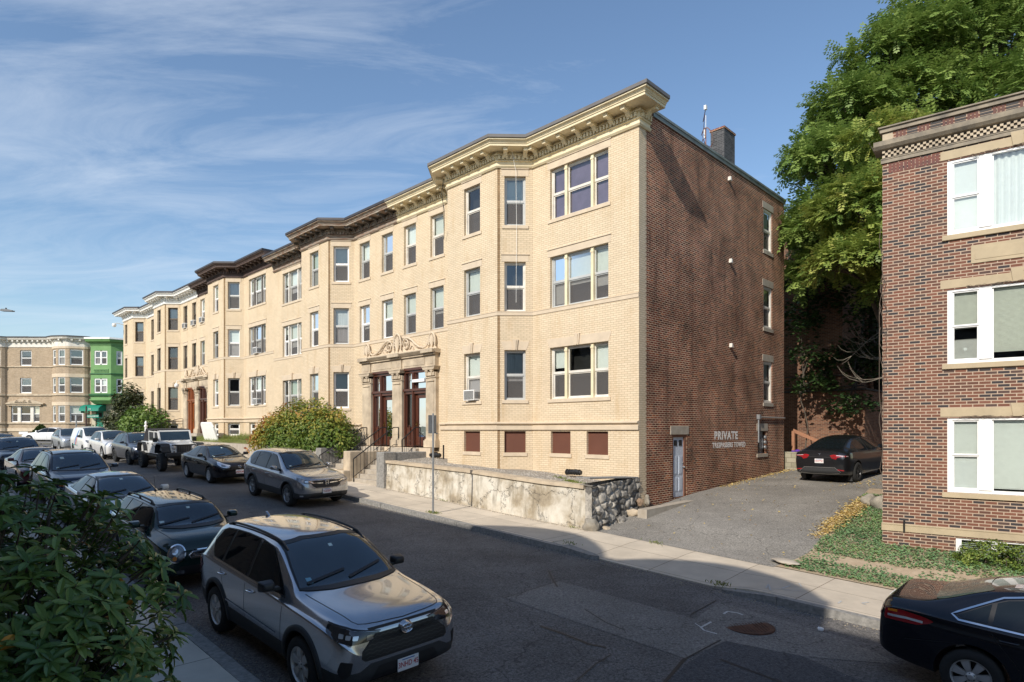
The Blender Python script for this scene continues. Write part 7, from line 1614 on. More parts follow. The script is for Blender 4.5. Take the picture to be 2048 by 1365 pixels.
def place(c, s, n, yaw=0, zf=None):
    """s, n of the car's middle; heading towards -s"""
    zf = zf or zr; f = P(s-1.3, n, zf(s-1.3, n))-P(s+1.3, n, zf(s+1.3, n)); l = P(s, n-.7, zf(s, n-.7))-P(s, n+.7, zf(s, n+.7)); f.normalize(); u = f.cross(l).normalized(); l = u.cross(f)
    Mx = Matrix(((f.x, l.x, u.x, 0), (f.y, l.y, u.y, 0), (f.z, l.z, u.z, 0), (0, 0, 0, 1)))
    c.root.matrix_world = Matrix.Translation(P(s, n, zf(s, n)+.006)) @ Mx @ Matrix.Rotation(R(yaw), 4, 'Z')
def handles(c, pts, mat):
    for sd in (-1, 1):
        for x, z in pts:
            h = ray(c, (c.L/2-x, sd*3, z), (0, -sd, 0))
            if h is None: continue
            m = MB(); y = h.y; m.tube([(c.L/2-x+.09, y+sd*.0, z), (c.L/2-x+.075, y+sd*.03, z), (c.L/2-x-.07, y+sd*.032, z-.002), (c.L/2-x-.09, y, z-.002)], [.012, .014, .014, .010], 8); m.build('door_handle', mat, c.root, smooth=60)
def gaps(c, lines, w_=.009):
    for sd in (-1, 1):
        for ln in lines: strip(c, ln, w_, 'side', sd, .0015, 'panel_gap', M['grille'])
def sticker(c, y, z, w_, h_, mat=None, mode='front'):
    patch(c, [(y-w_/2, z-h_/2), (y+w_/2, z-h_/2), (y+w_/2, z+h_/2), (y-w_/2, z+h_/2)], mode, 1, .009, 'sticker', mat or M['sticker'], .05)
def wipers(c, z, k=1.0):
    for (a, b) in (((-.60, z), (-.02, z+.07)), ((-.02, z-.01), (.56, z+.08))): strip(c, [(a[0]*k, a[1]), (b[0]*k, b[1])], .022, 'front', 1, .022, 'wiper', M['black'])
def side_lines(c, typ, b0=.36):
    fx, fz = c.fx, c.fz; f = c.ax; Lh = c.L/2
    w_ = WIN[typ]; x0 = w_[0][0][0]*fx-.05; xb = (w_[0][-1][0]+.04)*fx; zz = w_[0][0][1]*fz-.03
    xa = max(x0, Lh-f[0]+c.Rw+.16)
    lines = [[(xa-.02, zz-.02), (xa, .7*fz), (xa+.02, b0)], [(xb, zz), (xb, .6*fz), (xb-.02, b0)]]
    if len(w_) > 1:
        xr = (w_[1][-1][0]+.03)*fx; lines.append([(xr, zz+.03), (min(xr, Lh-f[1]-c.Rw-.02)+.1, .80*fz), (Lh-f[1]-c.Rw-.13, .55*fz), (Lh-f[1]-c.Rw-.16, b0)])
    lines.append([(xa+.02, b0), (Lh-f[1]-c.Rw-.16, b0)])
    gaps(c, lines)
def lamp_patch(c, poly, mat, name='headlight', mode=None, cell=.05, off=.005, rnd=.02, parent=None):
    return [patch(c, poly, mode, sd, off, name, mat, cell, rnd, parent) for sd in (-1, 1)]
def silver_suv():
    col_ = paint('silver_paint', (.50, .50, .52), .85, .16)
    L = 4.60; c = build_car('parked_car', 'suv', L, 1.86, 1.69, 2.69, .94, .355, col_, 'large silver SUV nearest the viewer with a black grille and plate 3NHD 45', clad=True, cladh=3, subs=3, rails=(1.95, 3.95, .575, .03, M['black']), mirrors=M['black'], rim=pm('hubcap', (.62, .61, .59), .4, .4, var=.08), spokes=6, style='fan', chrome_line=True)
    fz = c.fz
    # front face
    patch(c, [(-.50, .935), (.50, .935), (.48, .905), (-.48, .905)], 'front', 1, .006, 'grille_bar', M['grille'], .06)
    gp = [(-.42, .865), (.42, .865), (.60, .70), (.615, .62), (.57, .585), (-.57, .585), (-.615, .62), (-.60, .70)]
    g = patch(c, gp, 'front', 1, .006, 'grille', M['grille'], .06)
    rim_ = gp+[gp[0]]
    for i in range(6):
        z = .835-i*.042; w_ = interp([(.585, .57), (.70, .60), (.865, .42)], z)-.02; strip(c, [(-w_+2*w_*k/24, z+(.008 if k % 2 else -.008)) for k in range(25)], .010, 'front', 1, .012, 'grille_slat', pm('slat', (.05, .05, .052), .3, .3, var=0) if i == 0 else bpy.data.materials['slat'], g)
    lo = [(-.50, .545), (.50, .545), (.66, .46), (.78, .36), (.76, .27), (-.76, .27), (-.78, .36), (-.66, .46)]
    patch(c, lo, 'front', 1, .005, 'lower_bumper', M['clad'], .07)
    patch(c, [(-.40, .50), (.40, .50), (.50, .34), (-.50, .34)], 'front', 1, .010, 'lower_grille', M['grille'], .07, .03)
    patch(c, [(-.55, .315), (.55, .315), (.52, .285), (-.52, .285)], 'front', 1, .010, 'skid_plate', M['alloyd'], .07)
    m1 = ('diag', L/2-.10, .66, 38)
    hl = lamp_patch(c, [(-.20, .80), (-.26, .875), (-.10, .905), (.12, .955), (.34, .975), (.36, .91), (.22, .84), (.05, .79)], M['lampd'], mode=m1)
    for h_, sd in zip(hl, (-1, 1)):
        for k in range(3): patch(c, [(-.02+k*.08, .835+k*.012), (.035+k*.08, .84+k*.012), (.03+k*.08, .885+k*.012), (-.03+k*.08, .88+k*.012)], m1, sd, .010, 'headlight_lens', M['lens'], .05, .01, h_)
        patch(c, [(-.19, .815), (-.11, .81), (-.11, .865), (-.17, .865)], m1, sd, .010, 'headlight_lens', M['lamp'], .05, .01, h_)
        strip(c, [(-.26, .885), (-.10, .915), (.12, .965), (.34, .985)], .012, m1, sd, .009, 'headlight_trim', M['black'], h_)
    lamp_patch(c, [(.02, .60), (.16, .62), (.20, .50), (.14, .41), (.05, .46)], M['grille'], 'fog_pocket', mode=m1)
    # emblem: three rings
    h = ray(c, (4, 0, .845), (-1, 0, 0)); ex = h.x+.03
    m = MB(); ell = lambda a, b, dz: [(ex+.012, a*math.cos(t*math.pi/12), .845+dz+b*math.sin(t*math.pi/12)) for t in range(25)]
    m.tube(ell(.082, .058, 0), .007, 6); m.tube(ell(.036, .050, .004), .0055, 6); m.tube(ell(.060, .022, .026), .0055, 6); m.build('emblem', M['chrome'], c.root, smooth=60)
    m = MB(); m.lathe([(0, 0), (.09, 0), (.10, -.03), (.11, -.06)], 24, 0, Matrix.Translation((ex+.004, 0, .845)) @ Matrix.Rotation(R(90), 4, 'Y') @ Matrix.Scale(.72, 4, (1, 0, 0))); m.build('emblem_base', col_, c.root, smooth=50)
    plate(c, 0, .42, '3NHD 45')
    # hood line and creases, doors
    for sd in (-1, 1):
        strip(c, [(x, y*sd) for x, y in ((c.X(.20), .47), (c.X(.24), .58), (c.X(.45), .70), (c.X(1.2), .735))], .009, 'top', 1, .002, 'panel_gap', M['grille']) if False else None
    side_lines(c, 'suv', .40); handles(c, ((2.38, .93), (3.40, .96)), M['chrome'])
    for sd in (-1, 1): strip(c, [(1.62, .57), (3.30, .62)], .018, 'side', sd, .012, 'side_moulding', M['chrome'])
    for sd in (-1, 1): patch(c, [(c.X(4.52), .98), (c.X(4.30), 1.0), (c.X(4.20), .93), (c.X(4.40), .80), (c.X(4.54), .82)], 'side', sd, .008, 'tail_light', M['red'], .05, .02)
    sticker(c, -.55, 1.21, .07, .055, pm('blue_sticker', (.18, .38, .48), .5, var=.1)); sticker(c, 0, 1.515, .055, .03); wipers(c, 1.185)
    m = MB(); hh = ray(c, (c.X(3.95), 0, 3), (0, 0, -1)); m.prism([(0, 0), (.16, 0), (.03, .07), (.0, .075)], -.018, .018, 'y', 0, Matrix.Translation((c.X(3.95), 0, hh.z-.004))); m.build('aerial_fin', col_, c.root, bevel=.006)
    m = MB(); hh = ray(c, (c.X(4.30), 0, 3), (0, 0, -1))
    m.prism([(0, 0), (.16, .015), (.17, .045), (-.03, .03)], -.52, .52, 'y', 0, Matrix.Translation((c.X(4.45), 0, hh.z-.06))); m.build('rear_spoiler', col_, c.root, bevel=.01)
    # hood shut line from above
    return c
def top_strip(c, pts, w_, name='panel_gap', mat=None, off=.002):
    out = []; bm = bmesh.new(); prev = None
    for (a, b) in zip(pts, pts[1:]): k = max(1, int(math.hypot(b[0]-a[0], b[1]-a[1])/.06)); out += [(a[0]+(b[0]-a[0])*i/k, a[1]+(b[1]-a[1])*i/k) for i in range(k)]
    out.append(pts[-1])
    for i, p in enumerate(out):
        a = Vector(out[max(0, i-1)]); b = Vector(out[min(len(out)-1, i+1)]); d = (b-a).normalized(); n_ = Vector((-d.y, d.x))*w_/2; v = []
        for q in (p[0]+n_.x, p[1]+n_.y), (p[0]-n_.x, p[1]-n_.y):
            h, nm = rayn(c, (q[0], q[1], 3), (0, 0, -1)); v.append(bm.verts.new((h+nm*off) if h is not None else (q[0], q[1], .5)))
        if prev: bm.faces.new((prev[0], v[0], v[1], prev[1]))
        prev = v
    me = bpy.data.meshes.new(name); bmesh.ops.recalc_face_normals(bm, faces=bm.faces); bm.to_mesh(me); bm.free(); me.materials.append(mat or M['grille']); o = bpy.data.objects.new(name, me); col.objects.link(o); o.parent = c.root; return o
def hood_lines(c, x0, x1, y0, y1, arcx=.05):
    for sd in (-1, 1): top_strip(c, [(c.X(x0), sd*y0*.6), (c.X(x0+.02), sd*y0*.85), (c.X(x0+arcx), sd*y0), (c.X(x0+arcx*2.4), sd*(y0+.04)), (c.X((x0+x1)/2), sd*(y0+(y1-y0)*.7)), (c.X(x1), sd*y1)], .010)
    top_strip(c, [(c.X(x0), -y0*.6), (c.X(x0-.02), 0), (c.X(x0), y0*.6)], .010)
c = silver_suv(); hood_lines(c, .14, 1.22, .58, .70); place(c, -1.77, 12.45-.20-.93)
silver_big = c
# silver grey SUV across the street
col_ = paint('silver_grey_paint', (.42, .425, .44), .75, .22)
c = build_car('parked_car', 'suv', 4.60, 1.855, 1.69, 2.66, .92, .36, col_, 'silver SUV across the street beside the steps, with a chrome barred grille', clad=True, subs=3, rim=pm('cut_alloy', (.42, .42, .42), .35, .6, var=.05), spokes=5, style='twin', mirrors=col_, group=None)
L = 4.6; m1 = ('diag', L/2-.10, .66, 38)
g = patch(c, [(-.55, .86), (.55, .86), (.46, .70), (.36, .645), (-.36, .645), (-.46, .70)], 'front', 1, .006, 'grille', M['grille'], .06)
for (za, zb_, w0, w1) in ((.865, .875, .58, .58),): pass
strip(c, [(-.60, .865), (-.44, .80), (-.12, .785)], .030, 'front', 1, .014, 'chrome_bar', M['chrome'], g); strip(c, [(.60, .865), (.44, .80), (.12, .785)], .030, 'front', 1, .014, 'chrome_bar', M['chrome'], g); strip(c, [(-.55, .87), (.55, .87)], .014, 'front', 1, .012, 'chrome_bar', M['chrome'], g)
h = ray(c, (4, 0, .80), (-1, 0, 0)); m = MB(); ex = h.x+.035
m.tube([(ex, -.045, .855), (ex, -.036, .745)], .010, 6); m.tube([(ex, .045, .855), (ex, .036, .745)], .010, 6); m.tube([(ex, -.040, .800), (ex, .040, .800)], .009, 6); m.tube([(ex-.005, a*.068, .80+b*.066) for a, b in ((-1, .9), (-.92, -.7), (-.7, -.95), (.7, -.95), (.92, -.7), (1, .9), (.8, 1), (-.8, 1), (-1, .9))], .006, 6); m.build('emblem', M['chrome'], c.root, smooth=60)
hl = lamp_patch(c, [(-.26, .80), (-.22, .865), (-.02, .905), (.22, .955), (.36, .975), (.34, .90), (.16, .82), (-.05, .775)], M['lamp'], mode=m1)
for h_, sd in zip(hl, (-1, 1)): patch(c, [(-.05, .83), (.05, .835), (.05, .885), (-.04, .88)], m1, sd, .009, 'headlight_lens', M['lens'], .05, .01, h_)
patch(c, [(-.52, .44), (.52, .44), (.60, .33), (-.60, .33)], 'front', 1, .010, 'lower_grille', M['grille'], .07, .02); patch(c, [(-.58, .325), (.58, .325), (.56, .30), (-.56, .30)], 'front', 1, .012, 'skid_plate', M['alloy'], .07)
patch(c, [(-.70, .47), (.70, .47), (.78, .38), (.76, .27), (-.76, .27), (-.78, .38)], 'front', 1, .005, 'lower_bumper', M['clad'], .07)
lamp_patch(c, [(.08, .43), (.20, .43), (.20, .39), (.08, .39)], M['lens'], 'fog_lamp', mode=m1, off=.012)
plate(c, 0, .53, '1LES87'); side_lines(c, 'suv', .40); handles(c, ((2.38, .93), (3.40, .96)), col_); sticker(c, -.55, 1.21, .07, .05); wipers(c, 1.185); hood_lines(c, .14, 1.22, .58, .70)
for sd in (-1, 1): patch(c, [(c.X(4.53), 1.10), (c.X(4.33), 1.12), (c.X(4.20), 1.03), (c.X(4.40), .93), (c.X(4.55), .93)], 'side', sd, .008, 'tail_light', M['red'], .05, .02)
place(c, 8.87+.03+(2.3-.92), 6.7-.93)
# black compact saloon
col_ = paint('black_paint', (.012, .011, .012), .05, .25)
c = build_car('parked_car', 'sedan', 4.54, 1.76, 1.465, 2.60, .93, .32, col_, 'black saloon with pale headlights parked between the silver SUV and the off-road vehicle', subs=3, rim=pm('silver_cover', (.60, .60, .60), .4, .5, var=.05), spokes=9, style='twin', mirrors=col_, chrome_line=False)
L = 4.54; m1 = ('diag', L/2-.10, .62, 40)
hl = lamp_patch(c, [(-.28, .66), (-.22, .74), (.0, .80), (.22, .86), (.34, .87), (.22, .76), (.0, .67), (-.15, .63)], M['lens'], mode=m1)
for h_, sd in zip(hl, (-1, 1)): patch(c, [(-.10, .68), (.05, .70), (.08, .78), (-.08, .74)], m1, sd, .009, 'headlight_lens', M['lamp'], .05, .02, h_)
g = patch(c, [(-.42, .70), (.42, .70), (.30, .60), (-.30, .60)], 'front', 1, .006, 'grille', M['grille'], .06); patch(c, [(-.45, .50), (.45, .50), (.55, .30), (-.55, .30)], 'front', 1, .006, 'lower_grille', M['grille'], .07, .03)
h = ray(c, (4, 0, .68), (-1, 0, 0)); ex = h.x+.02; m = MB(); m.tube([(ex, .065*math.cos(t*math.pi/12), .68+.045*math.sin(t*math.pi/12)) for t in range(25)], .008, 6); m.tube([(ex, .03*math.cos(t*math.pi/12), .683+.04*math.sin(t*math.pi/12)) for t in range(25)], .006, 6); m.tube([(ex, .05*math.cos(t*math.pi/12), .70+.018*math.sin(t*math.pi/12)) for t in range(25)], .006, 6); m.build('emblem', M['chrome'], c.root, smooth=60)
plate(c, 0, .47, '396W J40'); side_lines(c, 'sedan', .30); handles(c, ((2.35, .80), (3.30, .83)), col_); sticker(c, -.52, 1.03, .07, .05); sticker(c, 0, 1.32, .06, .03); wipers(c, 1.02); hood_lines(c, .16, 1.2, .54, .66)
place(c, 15.74+(2.27-.93), 6.7-.88)
# dark green estate with roof rails, on the near side
col_ = paint('dark_green_paint', (.008, .028, .024), .05, .25)
c = build_car('parked_car', 'mini', 3.96, 1.70, 1.43, 2.55, .70, .31, col_, 'dark green small estate car with round headlight and curved black roof rails', subs=3, rim=M['alloy'], spokes=5, style='twin', mirrors=col_, rails=(1.75, 3.7, .53, .055, M['black'], 3), chrome_line=True)
L = 3.96
for sd in (-1, 1):
    m1 = ('diag', L/2-.10, .56, 28); circ = lambda r, a0=.0, z0=.70: [(a0+r*math.cos(t*math.pi/10), z0+r*1.12*math.sin(t*math.pi/10)) for t in range(20)]
    hb = patch(c, circ(.135, .02), m1, sd, .006, 'headlight', M['lamp'], .05); cc = circ(.135, .02); strip(c, cc+[cc[0]], .020, m1, sd, .014, 'headlight_ring', M['chrome'], hb)
    patch(c, circ(.05, .045, .745), m1, sd, .012, 'headlight_lens', M['lens'], .05, 0, hb); patch(c, circ(.035, .045, .62), m1, sd, .012, 'indicator', M['amber'], .05, 0, hb)
    patch(c, [(-.10, .40), (.02, .40), (.02, .33), (-.10, .33)], m1, sd, .008, 'fog_lamp', M['lamp'], .05, .02)
gp = [(-.40, .66), (-.30, .74), (.30, .74), (.40, .66), (.36, .60), (-.36, .60)]
g = patch(c, gp, 'front', 1, .006, 'grille', M['grille'], .05); strip(c, gp+[gp[0]], .020, 'front', 1, .014, 'grille_ring', M['chrome'], g)
for i in range(4): z = .63+i*.028; strip(c, [(-.34, z), (.34, z)], .009, 'front', 1, .012, 'grille_slat', M['chrome'], g)
patch(c, [(-.55, .47), (.55, .47), (.60, .32), (-.60, .32)], 'front', 1, .006, 'lower_grille', M['grille'], .07, .04)
side_lines(c, 'mini', .32); handles(c, ((2.1, .83),), M['chrome']); sticker(c, -.52, 1.09, .08, .055); sticker(c, .02, 1.30, .06, .03); wipers(c, 1.055)
top_strip(c, [(c.X(.2), -.48), (c.X(.35), -.60), (c.X(1.1), -.66)], .010); top_strip(c, [(c.X(.2), .48), (c.X(.35), .60), (c.X(1.1), .66)], .010)
hh = ray(c, (c.X(3.45), 0, 3), (0, 0, -1)); m = MB(); m.tube([(c.X(3.45), 0, hh.z), (c.X(3.55), 0, hh.z+.32)], .005, 5); m.lathe([(0, .04), (.02, .03), (.03, 0)], 10, 0, Matrix.Translation((c.X(3.45), 0, hh.z))); m.build('aerial', M['black'], c.root)
place(c, 1.86+1.98+.05, 12.45-.15-.85)
# silver saloon behind it
col_ = paint('pale_silver_paint', (.47, .485, .50), .65, .33)
c = build_car('parked_car', 'sedan', 4.75, 1.80, 1.42, 2.72, .95, .32, col_, 'pale silver saloon parked behind the dark green estate with black roof rails', subs=3, rim=M['alloy'], spokes=7, mirrors=M['whitew'], chrome_line=True)
m1 = ('diag', 4.75/2-.10, .62, 40); lamp_patch(c, [(-.28, .66), (-.22, .74), (.0, .79), (.26, .84), (.30, .80), (.1, .68), (-.12, .64)], M['lens'], mode=m1); patch(c, [(-.40, .68), (.40, .68), (.34, .58), (-.34, .58)], 'front', 1, .006, 'grille', M['grille'], .06)
side_lines(c, 'sedan', .30); handles(c, ((2.4, .80), (3.4, .83)), M['chrome']); sticker(c, -.02, 1.30, .07, .035); wipers(c, 1.005); hood_lines(c, .16, 1.25, .54, .68)
for sd in (-1, 1): top_strip(c, [(c.X(2.15), sd*.53), (c.X(2.9), sd*.535), (c.X(3.5), sd*.53)], .022, 'roof_gutter', M['black'], .004)
place(c, 6.55+2.38, 12.45-.2-.9)
# dark blue SUV
col_ = paint('dark_blue_paint', (.020, .030, .055), .45, .28)
c = build_car('parked_car', 'suv', 4.63, 1.90, 1.64, 2.81, .88, .36, col_, 'dark blue SUV with pale windshield seen above the leafy shrub', subs=3, rim=M['alloy'], spokes=5, mirrors=col_, rails=(2.2, 3.9, .57, .05, M['alloyd']), chrome_line=True)
m1 = ('diag', 4.63/2-.10, .66, 38); hl = lamp_patch(c, [(-.20, .74), (-.18, .83), (.10, .87), (.34, .89), (.30, .80), (.05, .74)], M['lampd'], mode=m1); lamp_patch(c, [(-.12, .75), (.08, .76), (.08, .775), (-.12, .765)], M['amber'], 'indicator', mode=m1, off=.012, rnd=0)
patch(c, [(-.46, .82), (.46, .82), (.40, .45), (-.40, .45)], 'front', 1, .006, 'grille', M['grille'], .06, .05); side_lines(c, 'suv', .40); sticker(c, -.58, 1.17, .07, .05); sticker(c, -.40, 1.44, .10, .06); sticker(c, .50, 1.52, .06, .02, M['white']); wipers(c, 1.15); hood_lines(c, .14, 1.22, .58, .70); handles(c, ((2.38, .90), (3.40, .93)), M['chrome'])
place(c, 12.0+2.3, 12.45-.12-.95)
# maroon saloon
col_ = paint('maroon_paint', (.10, .010, .018), .4, .28)
c = build_car('parked_car', 'sedan', 4.7, 1.80, 1.45, 2.7, .95, .33, col_, 'maroon saloon between the dark blue SUV and the dark car at the left edge', subs=2, mirrors=col_); side_lines(c, 'sedan', .3); sticker(c, -.02, 1.31, .07, .035); wipers(c, 1.02); hood_lines(c, .16, 1.25, .54, .68)
m1 = ('diag', 4.7/2-.10, .62, 40); lamp_patch(c, [(-.24, .66), (-.18, .74), (.2, .82), (.30, .80), (.1, .68)], M['lamp'], mode=m1); place(c, 17.6+2.35, 12.45-.05-.9)
# dark SUV left edge
col_ = paint('slate_paint', (.035, .045, .058), .5, .3)
c = build_car('parked_car', 'suv', 4.8, 1.92, 1.66, 2.85, .95, .37, col_, 'dark slate SUV cut by the left edge of the street scene', subs=2, mirrors=col_, rails=(2.2, 3.9, .57, .04, M['black'])); side_lines(c, 'suv', .4); sticker(c, -.02, 1.46, .08, .035); sticker(c, .52, 1.53, .08, .02, M['white']); wipers(c, 1.17); m1 = ('diag', 2.3, .66, 38); lamp_patch(c, [(-.20, .74), (-.18, .83), (.10, .87), (.34, .89), (.30, .80), (.05, .74)], M['lamp'], mode=m1); place(c, 24.4+2.4, 12.45-.1-.95)
c = build_car('parked_car', 'suv', 4.6, 1.88, 1.68, 2.7, .95, .36, paint('navy_paint', (.02, .028, .045), .4, .3), 'farthest dark SUV on the near side, only its railed roof showing', subs=2, mirrors=None, rails=(2.0, 4.0, .57, .06, M['black'])); place(c, 33.5, 12.45-.1-.95)
# metallic dark SUV across the street
col_ = paint('dark_grey_blue_paint', (.045, .052, .070), .6, .3)
c = build_car('parked_car', 'suv', 4.85, 1.89, 1.69, 2.8, .98, .37, col_, 'dark grey-blue SUV with sharp headlights parked behind the white off-road vehicle', subs=2, clad=True, cladh=2, rim=M['alloyd'], spokes=7, mirrors=col_, rails=(2.1, 3.9, .57, .04, M['alloyd'])); side_lines(c, 'suv', .4); m1 = ('diag', 4.85/2-.10, .66, 38)
lamp_patch(c, [(-.24, .80), (-.20, .86), (.10, .90), (.34, .95), (.24, .86), (.0, .80)], M['lens'], mode=m1); patch(c, [(-.40, .84), (.40, .84), (.48, .45), (-.48, .45)], 'front', 1, .006, 'grille', M['grille'], .06); strip(c, [(-.75, .50), (-.5, .45)], .03, 'front', 1, .01, 'bumper_blade', M['alloy']); strip(c, [(.75, .50), (.5, .45)], .03, 'front', 1, .01, 'bumper_blade', M['alloy']); sticker(c, 0, 1.5, .08, .035); sticker(c, -.5, 1.2, .07, .04); wipers(c, 1.19); place(c, 27.41+(2.42-.98), 6.7-.95)
# white SUV
col_ = paint('pearl_white_paint', (.70, .69, .67), .1, .35, .02)
c = build_car('parked_car', 'suv', 4.8, 1.88, 1.70, 2.75, .98, .37, col_, 'white SUV between the dark grey-blue SUV and the white van', subs=2, rim=M['alloy'], spokes=5, mirrors=col_, chrome_line=True); side_lines(c, 'suv', .4); m1 = ('diag', 2.3, .66, 38)
lamp_patch(c, [(-.24, .78), (-.20, .86), (.10, .92), (.34, .97), (.24, .86), (.0, .78)], M['lens'], mode=m1); patch(c, [(-.44, .86), (.44, .86), (.34, .66), (-.34, .66)], 'front', 1, .006, 'grille', M['grille'], .06); patch(c, [(-.6, .42), (.6, .42), (.66, .28), (-.66, .28)], 'front', 1, .006, 'lower_grille', M['clad'], .06); sticker(c, -.5, 1.2, .07, .04); wipers(c, 1.19); place(c, 33.1+(2.4-.98), 6.7-.95)
# white small van with red and blue decals
col_ = paint('van_white_paint', (.74, .74, .72), .0, .4, .02)
c = build_car('parked_van', 'van', 4.74, 1.80, 1.87, 2.93, .90, .33, col_, 'white delivery van with a blue and red swoosh on its side', 'van', subs=2, rim=M['alloyd'], spokes=6, mirrors=M['black']); m1 = ('diag', 2.27, .66, 38)
lamp_patch(c, [(-.20, .80), (-.16, .92), (.12, 1.0), (.32, 1.04), (.22, .90), (.0, .80)], M['lamp'], mode=m1); patch(c, [(-.46, .84), (.46, .84), (.40, .62), (-.40, .62)], 'front', 1, .006, 'grille', M['grille'], .06); sticker(c, -.5, 1.28, .08, .04); wipers(c, 1.27)
for sd in (-1, 1):
    patch(c, side_poly(c, [(2.9, 1.30), (2.62, 1.62), (2.42, 1.68), (2.52, 1.45), (2.78, 1.05), (3.0, .80), (3.12, .62), (3.22, .62), (3.1, .95)]), 'side', sd, .006, 'blue_decal', M['plateblue'], .08); patch(c, side_poly(c, [(2.4, 1.25), (2.55, 1.22), (2.75, .90), (2.95, .62), (2.82, .60), (2.55, .92)]), 'side', sd, .006, 'red_decal', pm('decal_red', (.5, .03, .03), .4, var=0) if sd < 0 else bpy.data.materials['decal_red'], .08)
    strip(c, [(2.35, .62), (3.9, .62)], .05, 'side', sd, .006, 'green_decal', M['awning'])
gaps(c, [[(2.24, 1.7), (2.24, .35)], [(1.05, 1.05), (1.1, .4)], [(3.3, 1.7), (3.3, .35)]]); place(c, 38.2+(2.37-.9), 6.7-.9)
# light grey SUV and a white saloon near the corner
col_ = paint('grey_silver_paint', (.42, .44, .46), .5, .35)
c = build_car('parked_car', 'suv', 4.4, 1.82, 1.64, 2.6, .9, .34, col_, 'light grey SUV parked behind the white van near the corner', subs=2, mirrors=col_, rails=(2.1, 3.9, .56, .04, M['black'])); m1 = ('diag', 2.1, .64, 38); lamp_patch(c, [(-.24, .78), (-.20, .86), (.10, .92), (.34, .95), (.24, .84), (.0, .78)], M['lens'], mode=m1); patch(c, [(-.44, .84), (.44, .84), (.34, .64), (-.34, .64)], 'front', 1, .006, 'grille', M['grille'], .06); side_lines(c, 'suv', .4); place(c, 46.2, 6.7-.75)
c = build_car('parked_car', 'sedan', 4.6, 1.78, 1.44, 2.65, .93, .32, paint('white_paint_car', (.74, .74, .74), .0, .4, .02), 'white saloon side-on in the cross street below the pointed evergreen', subs=2, mirrors=M['white'], rim=M['alloy'])
side_lines(c, 'sedan', .3); c.root.matrix_world = Matrix.Translation((-44.1, 59.0, hr(58)+.05)) @ Matrix.Rotation(R(180), 4, 'Z')
# dark grey fastback in the driveway (we see its tail)
col_ = paint('midnight_paint', (.022, .024, .028), .55, .28)
c = build_car('parked_car', 'fastback', 4.75, 1.92, 1.62, 2.89, .88, .355, col_, 'black fastback car parked in the driveway, tail towards the street', subs=3, rim=M['alloyd'], spokes=5, style='twin', mirrors=col_)
side_lines(c, 'fastback', .32); Lh = 4.75/2
for sd in (-1, 1):
    m1 = ('diag', -(Lh-.14), .66, 180-34)
    tl = patch(c, [(-.26, .955), (-.24, .985), (-.05, 1.0), (.20, 1.03), (.30, 1.0), (.26, .90), (.14, .86), (.10, .92), (-.02, .955)], m1, sd, .008, 'tail_light', M['red'], .05, .01)
    strip(c, [(-.24, .97), (-.05, .98), (.12, 1.0)], .018, m1, sd, .013, 'tail_light_lens', M['lens'], tl)
    patch(c, [(-.10+.02, .50), (.10, .52), (.10, .485), (-.08, .465)], m1, sd, .010, 'reflector', M['red'], .05)
    m = MB(); m.prism([(0, 0), (.16, 0), (.12, .22), (.03, .24)], -.01, .01, 'x', 0, Matrix.Translation((c.ax[1]-.36, sd*.80-.08, .06))); m.build('mud_flap', M['clad'], c.root); m = MB(); m.prism([(0, 0), (.16, 0), (.12, .22), (.03, .24)], -.01, .01, 'x', 0, Matrix.Translation((c.ax[0]-.36, sd*.80-.08, .06))); m.build('mud_flap', M['clad'], c.root)
strip(c, [(-.62, .935), (.62, .935)], .025, 'rear', 1, .008, 'tail_crease', M['grille']); patch(c, [(-.62, .47), (-.50, .56), (.50, .56), (.62, .47), (.66, .36), (-.66, .36)], 'rear', 1, .006, 'rear_bumper', M['clad'], .07); strip(c, [(-.66, .38), (-.3, .345), (.3, .345), (.66, .38)], .012, 'rear', 1, .012, 'bumper_line', M['alloy']); strip(c, [(-.70, .42), (-.52, .575), (.52, .575), (.70, .42)], .010, 'rear', 1, .010, 'bumper_line', M['alloy'])
plate(c, 0, .80, '1EW921', rear=True)
h = ray(c, (-4, 0, 1.03), (1, 0, 0)); m = MB(); ex = h.x-.012; m.prism([(-.045, 1.06), (.045, 1.06), (.04, 1.045), (.012, 1.045), (0, .98), (-.012, 1.045), (-.04, 1.045)], ex-.004, ex+.004, 'x'); m.build('emblem', M['chrome'], c.root)
dirv = Vector((.60, .80, 0)); 
tw_s, tw_n = -3.72, -9.7
def zdv(s, n): return zd(s, n)
Mx = None
a_ = P(-2.75, -7.45); fwd = (-N).copy(); ang = math.atan2(fwd.y, fwd.x)+R(-4)
zc0 = zd(-3, -9.6); slope = (zd(-3, -11)-zd(-3, -8.2))/2.8
c.root.matrix_world = Matrix.Translation(P(-2.75, -9.95, zc0+.02)) @ Matrix.Rotation(ang, 4, 'Z') @ Matrix.Rotation(-math.atan(slope), 4, 'Y')
